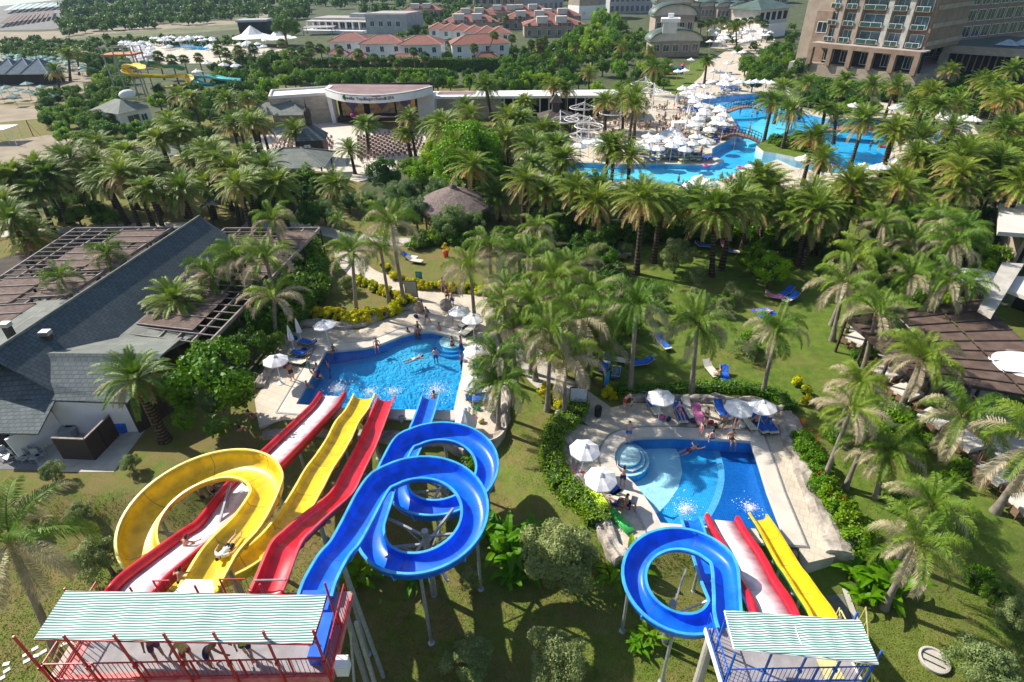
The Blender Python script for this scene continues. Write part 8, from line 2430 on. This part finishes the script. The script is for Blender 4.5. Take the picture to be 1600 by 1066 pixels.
# mid-field trees and the belts behind; every one its own copy
def belt(kinds, poly, n, wr, group, seed, stuff=False):
 rg = random.Random(seed); k = 0; pl = []
 xs = [p[0] for p in poly]; ys = [p[1] for p in poly]
 for _ in range(n * 30):
  if k >= n: break
  u, v = rg.uniform(min(xs), max(xs)), rg.uniform(min(ys), max(ys))
  if not inside(u, v, poly): continue
  w = rg.uniform(*wr)
  if any(abs(u - a) < (w + c) * .28 and abs(v - b) < (w + c) * .16 for a, b, c in pl): continue
  pl.append((u, v, w)); k += 1
  if not stuff: tree_px(rg.choice(kinds), u, v, w, group=group); continue
  p = P(u, v, 3); s = w * (p - Vector((0, 0, CH))).dot(CF) / FPX / 6.2; c = rg.choice(LOWC); a = rg.uniform(0, 6.3); ca, sa = math.cos(a) * s, math.sin(a) * s
  WOOD.add([(p.x + x * ca - y * sa, p.y + x * sa + y * ca, z * s * rg_z + 2.4 * s) for x, y, z in c.v], c.f); WOOD.m[-len(c.m):] = c.m
rg_z = 1.0
LOWC = [leafcloud(70 + i, (3, 3, 2.6), 24, .9, 480, .75, flat=.12) for i in range(4)]
WOOD = MB()
T3 = ('round_dark', 'round_mid', 'round_mid', 'round_bright')
belt(('round_dark', 'round_dark', 'round_mid'), [(90, 22), (120, 2), (260, -8), (480, -10), (480, 24), (400, 18), (330, 27), (240, 35), (160, 41), (95, 47)], 300, (14, 28), 'x', 1, True)
belt(('round_dark', 'round_mid'), [(160, 62), (240, 52), (300, 56), (385, 50), (385, 58), (300, 62), (240, 60), (190, 68)], 40, (9, 16), 'x', 2, True)
belt(T3, [(0, 70), (120, 68), (190, 74), (180, 84), (0, 82)], 60, (10, 20), 'x', 3, True)
belt(T3, [(130, 88), (190, 85), (200, 110), (195, 150), (100, 155), (80, 160), (60, 150), (150, 130)], 26, (20, 34), 'trees round the distant slide tower', 4)
belt(T3, [(75, 165), (200, 150), (190, 196), (150, 200), (120, 195), (70, 190)], 20, (24, 38), 'trees beside the small white beach house', 5)
belt(T3, [(238, 140), (330, 138), (420, 132), (420, 150), (400, 170), (330, 185), (250, 190), (250, 165)], 24, (22, 38), 'trees between the distant slides and the stage', 6)
belt(T3, [(330, 100), (430, 88), (470, 98), (470, 132), (400, 130), (330, 128)], 22, (22, 44), 'trees seaward of the clipped hedges', 7)
belt(T3, [(470, 122), (700, 120), (860, 112), (880, 146), (700, 132), (520, 130)], 42, (20, 38), 'trees behind the stage', 8)
belt(T3, [(780, 100), (850, 88), (910, 90), (905, 130), (800, 130)], 18, (24, 44), 'trees between the villas and the lagoon', 9)
belt(('round_bright', 'round_mid', 'round_bright'), [(870, 70), (900, 50), (945, 20), (975, 30), (960, 60), (920, 90)], 16, (26, 44), 'bright trees below the hexagonal tower', 10)
belt(T3, [(960, 60), (1010, 50), (1015, 90), (1000, 130), (930, 150), (940, 100)], 18, (18, 34), 'trees beside the barrel-roofed halls', 11)
belt(('round_dark', 'round_mid'), [(1165, 90), (1240, 76), (1262, 95), (1240, 120), (1180, 132), (1160, 120)], 16, (26, 44), 'dark trees below the hotel wall', 12)
belt(('round_dark', 'round_mid'), [(540, 12), (660, 14), (740, 10), (800, 20), (700, 46), (640, 46), (640, 20)], 40, (14, 24), 'x', 13, True)
belt(('round_dark',), [(470, 0), (800, -8), (1000, -14), (1600, -30), (1600, -20), (1000, -2), (800, 4), (470, 8)], 110, (18, 30), 'x', 14, True)
belt(T3, [(600, 50), (680, 45), (680, 70), (610, 75)], 14, (14, 22), 'x', 15, True)
belt(T3, [(250, 210), (340, 200), (350, 260), (250, 262)], 12, (24, 38), 'trees round the grey garden kiosk', 16)
belt(T3, [(0, 290), (60, 280), (120, 300), (230, 335), (100, 350), (0, 340)], 14, (26, 44), 'garden trees under the seaward palms', 17)
belt(T3, [(150, 205), (250, 190), (260, 215), (170, 240)], 10, (22, 36), 'trees between the sand and the palms', 18)
belt(('round_dark', 'round_mid', 'cedar'), [(390, 270), (470, 280), (560, 300), (560, 345), (400, 340)], 10, (30, 44), 'garden trees below the green-roofed bar', 19)
belt(('round_dark', 'round_mid'), [(1180, 365), (1330, 372), (1300, 400), (1200, 385)], 8, (26, 40), 'garden trees below the lagoon', 20)
belt(('round_dark', 'round_mid', 'round_bright'), [(1330, 330), (1560, 290), (1560, 420), (1480, 480), (1330, 400)], 26, (34, 56), 'trees among the palms by the slanting grey fin', 21)
belt(('round_mid', 'round_dark'), [(1440, 225), (1600, 200), (1600, 300), (1450, 290)], 14, (30, 46), 'trees among the palms inland of the lagoon', 22)
belt(('round_mid', 'round_dark'), [(740, 380), (900, 350), (960, 380), (940, 440), (900, 540), (770, 520)], 12, (34, 60), 'leafy trees inside the palm grove', 23)
belt(T3, [(825, 318), (1300, 320), (1300, 348), (840, 348)], 12, (30, 50), 'leafy trees below the lagoon hedge', 32)
for u, v, w in [(527, 92, 20), (575, 96, 22), (626, 94, 20), (640, 88, 18), (700, 90, 24), (712, 78, 20), (792, 94, 24), (680, 82, 16), (515, 80, 18), (800, 80, 22)]: tree_px('round_mid', u, v, w, group='trees standing between the villas')
belt(T3, [(1005, 100), (1042, 98), (1040, 132), (1010, 132)], 7, (18, 28), 'trees beside the play structure', 33)
belt(T3, [(800, 64), (860, 62), (1010, 40), (1010, 62), (940, 84), (800, 96)], 46, (14, 22), 'x', 34, True)
belt(T3, [(1096, 36), (1240, 30), (1250, 48), (1200, 74), (1096, 60)], 18, (12, 18), 'x', 35, True)
belt(T3, [(60, 150), (130, 150), (140, 235), (90, 215), (62, 190)], 9, (20, 30), 'trees on the edge of the sand', 36)
belt(T3, [(560, 56), (700, 50), (700, 66), (640, 70), (560, 66)], 22, (10, 16), 'x', 37, True)
belt(T3, [(60, 180), (150, 175), (190, 200), (160, 236), (100, 225)], 9, (22, 34), 'trees beside the volleyball sand', 28)
belt(('round_dark', 'round_mid'), [(1180, 150), (1260, 160), (1260, 172), (1190, 166)], 4, (20, 30), 'trees by the far footbridge', 29)
belt(('round_dark', 'round_mid'), [(330, 440), (440, 430), (460, 520), (420, 560), (330, 520)], 8, (44, 70), 'dark trees between the pergola and the big pool', 24)
belt(('round_dark', 'round_mid'), [(660, 205), (860, 200), (860, 300), (770, 330), (740, 300)], 14, (30, 44), 'trees between the bright tree and the lagoon', 25)
belt(('round_dark',), [(1300, 270), (1420, 270), (1400, 300), (1310, 300)], 6, (24, 34), 'dark trees beside the red paving', 26)
belt(T3, [(0, 50), (95, 58), (200, 50), (200, 58), (90, 68), (0, 70)], 50, (8, 15), 'x', 30, True)
belt(T3, [(430, 92), (505, 86), (505, 104), (430, 106)], 16, (14, 22), 'x', 31, True)
belt(T3, [(380, 30), (470, 20), (470, 44), (395, 54)], 14, (14, 22), 'x', 27, True)
o = WOOD.build('woods', (L_dark, M_core)); tag(o, kind='stuff')
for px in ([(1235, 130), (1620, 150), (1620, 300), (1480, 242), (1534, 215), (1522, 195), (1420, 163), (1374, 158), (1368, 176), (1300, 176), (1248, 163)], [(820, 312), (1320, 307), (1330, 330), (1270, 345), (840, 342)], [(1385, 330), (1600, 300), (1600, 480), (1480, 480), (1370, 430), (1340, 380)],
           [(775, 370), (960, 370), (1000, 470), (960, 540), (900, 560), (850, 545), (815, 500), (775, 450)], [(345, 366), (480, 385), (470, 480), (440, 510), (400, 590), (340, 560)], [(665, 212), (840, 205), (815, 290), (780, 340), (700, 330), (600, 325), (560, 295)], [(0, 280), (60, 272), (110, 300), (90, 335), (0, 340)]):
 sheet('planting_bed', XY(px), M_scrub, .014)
shrubs_later = [(1250 + i * 14 % 340, 140 + (i * 37) % 50) for i in range(60)]
# shrubs
def shrubs(kinds, pts, s, group, jit=4, seed=0):
 rg = random.Random(seed)
 for u, v in pts:
  p = G(u + rg.uniform(-jit, jit), v + rg.uniform(-jit * .5, jit * .5))
  tree(rg.choice(kinds), p, s * rg.uniform(.8, 1.25), group=group)
def along(px, step):
 pts = smooth_path([Vector(p) for p in px], 6); out, acc = [], 0
 for a, b in zip(pts, pts[1:]):
  L = (b - a).length; t = step - acc
  while t <= L: out.append(a.lerp(b, t / L)); t += step
  acc = L - (t - step)
 return out
YG = 'yellow-leaved shrubs edging the path'
shrubs(('sh_yellow',), along([(553, 436), (575, 448), (600, 458), (625, 468), (645, 476), (655, 480)], 7), 1.0, YG, 1.5, 1)
shrubs(('sh_yellow',), along([(590, 412), (612, 430), (640, 446), (680, 452), (730, 456), (770, 462), (800, 468)], 8), 1.0, YG, 1.5, 2)
shrubs(('sh_yellow',), along([(455, 500), (480, 498), (520, 500), (560, 503), (590, 496), (620, 486), (640, 478)], 8), 1.25, 'yellow shrubs above the rockwork of the big pool', 3, 3)
shrubs(('sh_yellow', 'sh_hedge'), along([(430, 532), (440, 520), (455, 508)], 6), 1.2, 'yellow shrubs above the rockwork of the big pool', 2, 4)
shrubs(('sh_yellow',), along([(900, 572), (912, 590), (920, 600)], 7), .9, YG, 2, 5)
shrubs(('sh_yellow',), along([(845, 606), (855, 622), (870, 632), (878, 640)], 8), 1.0, YG, 3, 6)
shrubs(('sh_yellow', 'sh_hedge'), [(958, 622), (950, 618), (735, 735), (745, 760), (1245, 600), (1255, 615), (1262, 630), (700, 735)], .9, YG, 2, 7)
shrubs(('sh_hedge', 'sh_mid'), along([(1245, 680), (1262, 710), (1275, 740), (1290, 780), (1320, 820), (1335, 860)], 13), .8, 'flowering shrubs behind the small pool rocks', 4, 8)
shrubs(('sh_dark', 'sh_mid'), along([(820, 318), (880, 322), (960, 320), (1040, 325), (1120, 330), (1200, 335), (1260, 330)], 12), 1.3, 'shrubs along the lawn below the lagoon', 5, 9)
shrubs(('sh_dark', 'sh_mid', 'sh_hedge'), along([(830, 352), (900, 372), (960, 375), (1010, 375), (1070, 372), (1130, 378), (1180, 378), (1240, 385)], 11), 1.4, 'shrubs along the upper edge of the garden lawn', 5, 10)
shrubs(('sh_olive', 'sh_mid'), [(1005, 460), (1012, 475), (1125, 480), (1140, 470), (1085, 440), (1100, 490), (1170, 545), (1160, 560), (1400, 680), (1390, 660), (900, 395), (920, 410)], 1.0, 'loose shrubs dotted over the garden lawn', 3, 11)
shrubs(('sh_dark', 'sh_mid'), along([(480, 380), (490, 420), (480, 470), (465, 500), (440, 520)], 10), 1.4, 'dark shrubs beside the poolward pergola', 5, 12)
shrubs(('sh_dark', 'sh_mid'), along([(1500, 340), (1450, 400), (1460, 450), (1420, 470)], 12), 1.4, 'shrubs by the slanting grey fin', 6, 13)
shrubs(('sh_mid', 'sh_dark', 'sh_hedge'), along([(640, 392), (680, 380), (730, 385), (745, 405)], 12), .9, 'shrubs round the thatched hut', 4, 14)
shrubs(('sh_mid', 'sh_hedge'), along([(1205, 232), (1230, 236), (1262, 240), (1275, 225), (1240, 222), (1200, 228)], 9), 1.0, 'shrubs on the planted island', 2, 15)
shrubs(('sh_dark',), [(1415, 208), (1425, 212), (1435, 206), (1430, 215), (1440, 212)], 1.6, 'bushes on the small island', 1, 16)
shrubs(('sh_mid', 'sh_dark'), along([(880, 520), (930, 540), (960, 545)], 12), .9, 'shrubs in the palm grove', 5, 17)
shrubs(('sh_mid',), [(1340, 565), (1350, 560), (1405, 560), (1410, 720), (1440, 700), (1480, 760), (1500, 740), (1400, 790), (1305, 690)], .7, 'small shrubs at the palm feet', 3, 18)
shrubs(('sh_dark', 'sh_mid', 'sh_mid'), [(u, v) for u, v in shrubs_later if not inside(*P(u, v).to_2d(), main_deck)], 1.6, 'shrubs between the brown hotel and the lagoon', 6, 19)
shrubs(('sh_mid', 'sh_dark', 'sh_olive'), [(790 + (i * 53) % 200, 385 + (i * 29) % 150) for i in range(22)], 1.1, 'shrubs in the palm grove', 5, 20)
# red flower heads on the rock-side bed
for k in range(24):
 q = along([(1248, 660), (1262, 690), (1275, 725), (1290, 770), (1318, 812), (1332, 850)], 9)
 u, v = q[(k * 3) % len(q)]
 p = G(u + rnd.uniform(-8, 10), v + rnd.uniform(-6, 6)); mb = leafcloud(k, (.14, .14, .1), 3, .08, 40, .06, core=False); mb.v = [(x, y, z + .85) for x, y, z in mb.v]; mb.tube([(0, 0, 0), (0, 0, .8)], .012, 4)
 o = mb.build('oleander_flower', L_flower, loc=p); tag(o, None, 'flower', 'red oleander flowers'); later(o, 'red oleander flower head')
# clipped topiary and hedges
for u, v, w, h in [(490, 296, 1.5, 2.6), (420, 302, 1.0, 2.0)]:
 p = G(u, v + 8); mb = leafcloud(int(u), (w * .75, w * .75, h), 30, .3, 5000, .1); mb.v = [(x, y, z + h * .9) for x, y, z in mb.v]
 o = mb.build('topiary', (L_bright, M_core), loc=p); tag(o, 'tall clipped yellow-green topiary dome' + (' beside the green-roofed bar' if u == 490 else ' among the dark garden trees'), 'topiary')
def hpx(px): return [G(u, v).to_2d() for u, v in px]
hedge('hedge', 'low fresh green hedge winding outside the rockwork of the small pool', hpx([(905, 632), (895, 655), (872, 672), (862, 700), (866, 740), (880, 765), (905, 785), (928, 800), (935, 825)]), 1.5, .75, L_hedge, .13, 130, rough=.2)
hedge('hedge', 'low green hedge between the lawn loungers and the rock wall', hpx([(962, 612), (1010, 618), (1060, 612), (1110, 608), (1160, 610), (1215, 622), (1235, 645)]), 1.0, .6, L_hedge, .13, 130, rough=.2)
hedge('hedge', 'long dark clipped hedge wall below the villas', hpx([(472, 112), (600, 110), (740, 112), (800, 110)]), 1.6, 3.6, L_dark, .35, 18)
hedge('hedge', 'second clipped hedge wall just above the stage trees', hpx([(470, 124), (590, 122), (700, 124)]), 1.6, 2.6, L_mid, .35, 18)
hedge('hedge', 'clipped hedge along the lower edge of the lagoon terrace', hpx([(830, 318), (900, 320), (985, 316), (1060, 318), (1150, 316), (1240, 312)]), 1.2, 1.1, L_dark, .2, 40)
hedge('hedge', 'low clipped hedge beside the path below the lagoon', hpx([(1000, 338), (1080, 342), (1180, 346)]), 1.0, .9, L_hedge, .18, 40)
hedge('hedge', 'leafy hedge along the lower terrace edge of the hotel', hpx([(1255, 128), (1330, 138), (1400, 148), (1500, 160)]), 2.0, 1.6, L_mid, .3, 20)
# short grass blades on the near lawns
rg = random.Random(9); mb = MB(); n = 0
while n < 52000:
 u, v = rg.uniform(-20, 1620), rg.uniform(520, 1066)
 if rg.random() > (v - 380) / 560: continue
 p = G(u, v)
 if inside(p.x, p.y, deck1) or inside(p.x, p.y, deck2) or (p.y > 25.2 and p.x < -18) or p.x > 26: continue
 n += 1
 for _ in range(2):
  a = rg.uniform(0, 6.28); h = rg.uniform(.025, .06); w = .025; c, s = math.cos(a) * w, math.sin(a) * w; q = rg.uniform(-.08, .08); r = rg.uniform(-.08, .08)
  mb.add([(p.x + q - c, p.y + r - s, p.z), (p.x + q + c, p.y + r + s, p.z), (p.x + q + rg.uniform(-.06, .06), p.y + r + rg.uniform(-.06, .06), p.z + h)], [(0, 1, 2)])
o = mb.build('grass', leaf('grass_blade', (.13, .19, .03), (.21, .24, .05), .3, 0, .3, 0)); tag(o, kind='stuff')
dead = set()
for o in COL.objects:
 if not o.parent and o.location.z < -250: # pattern pieces that the copies were taken from
  dead.add(o.name); dead.update(c.name for c in o.children_recursive)
for n in dead: bpy.data.objects.remove(bpy.data.objects[n])
label_all()
hz = MB(); hz.b2((-1300, -150, -4.2), (1300, 1450, 38.5))
hm = bpy.data.materials.new('haze'); hm.use_nodes = True; hn = hm.node_tree.nodes
hn.remove(hn['Principled BSDF'])
hv = hn.new('ShaderNodeVolumePrincipled'); hv.inputs['Color'].default_value = (.55, .75, 1, 1); hv.inputs['Density'].default_value = .00013; hv.inputs['Anisotropy'].default_value = .2
hm.node_tree.links.new(hv.outputs[0], hn['Material Output'].inputs['Volume'])
ho = hz.build('haze', hm); tag(ho, kind='stuff')
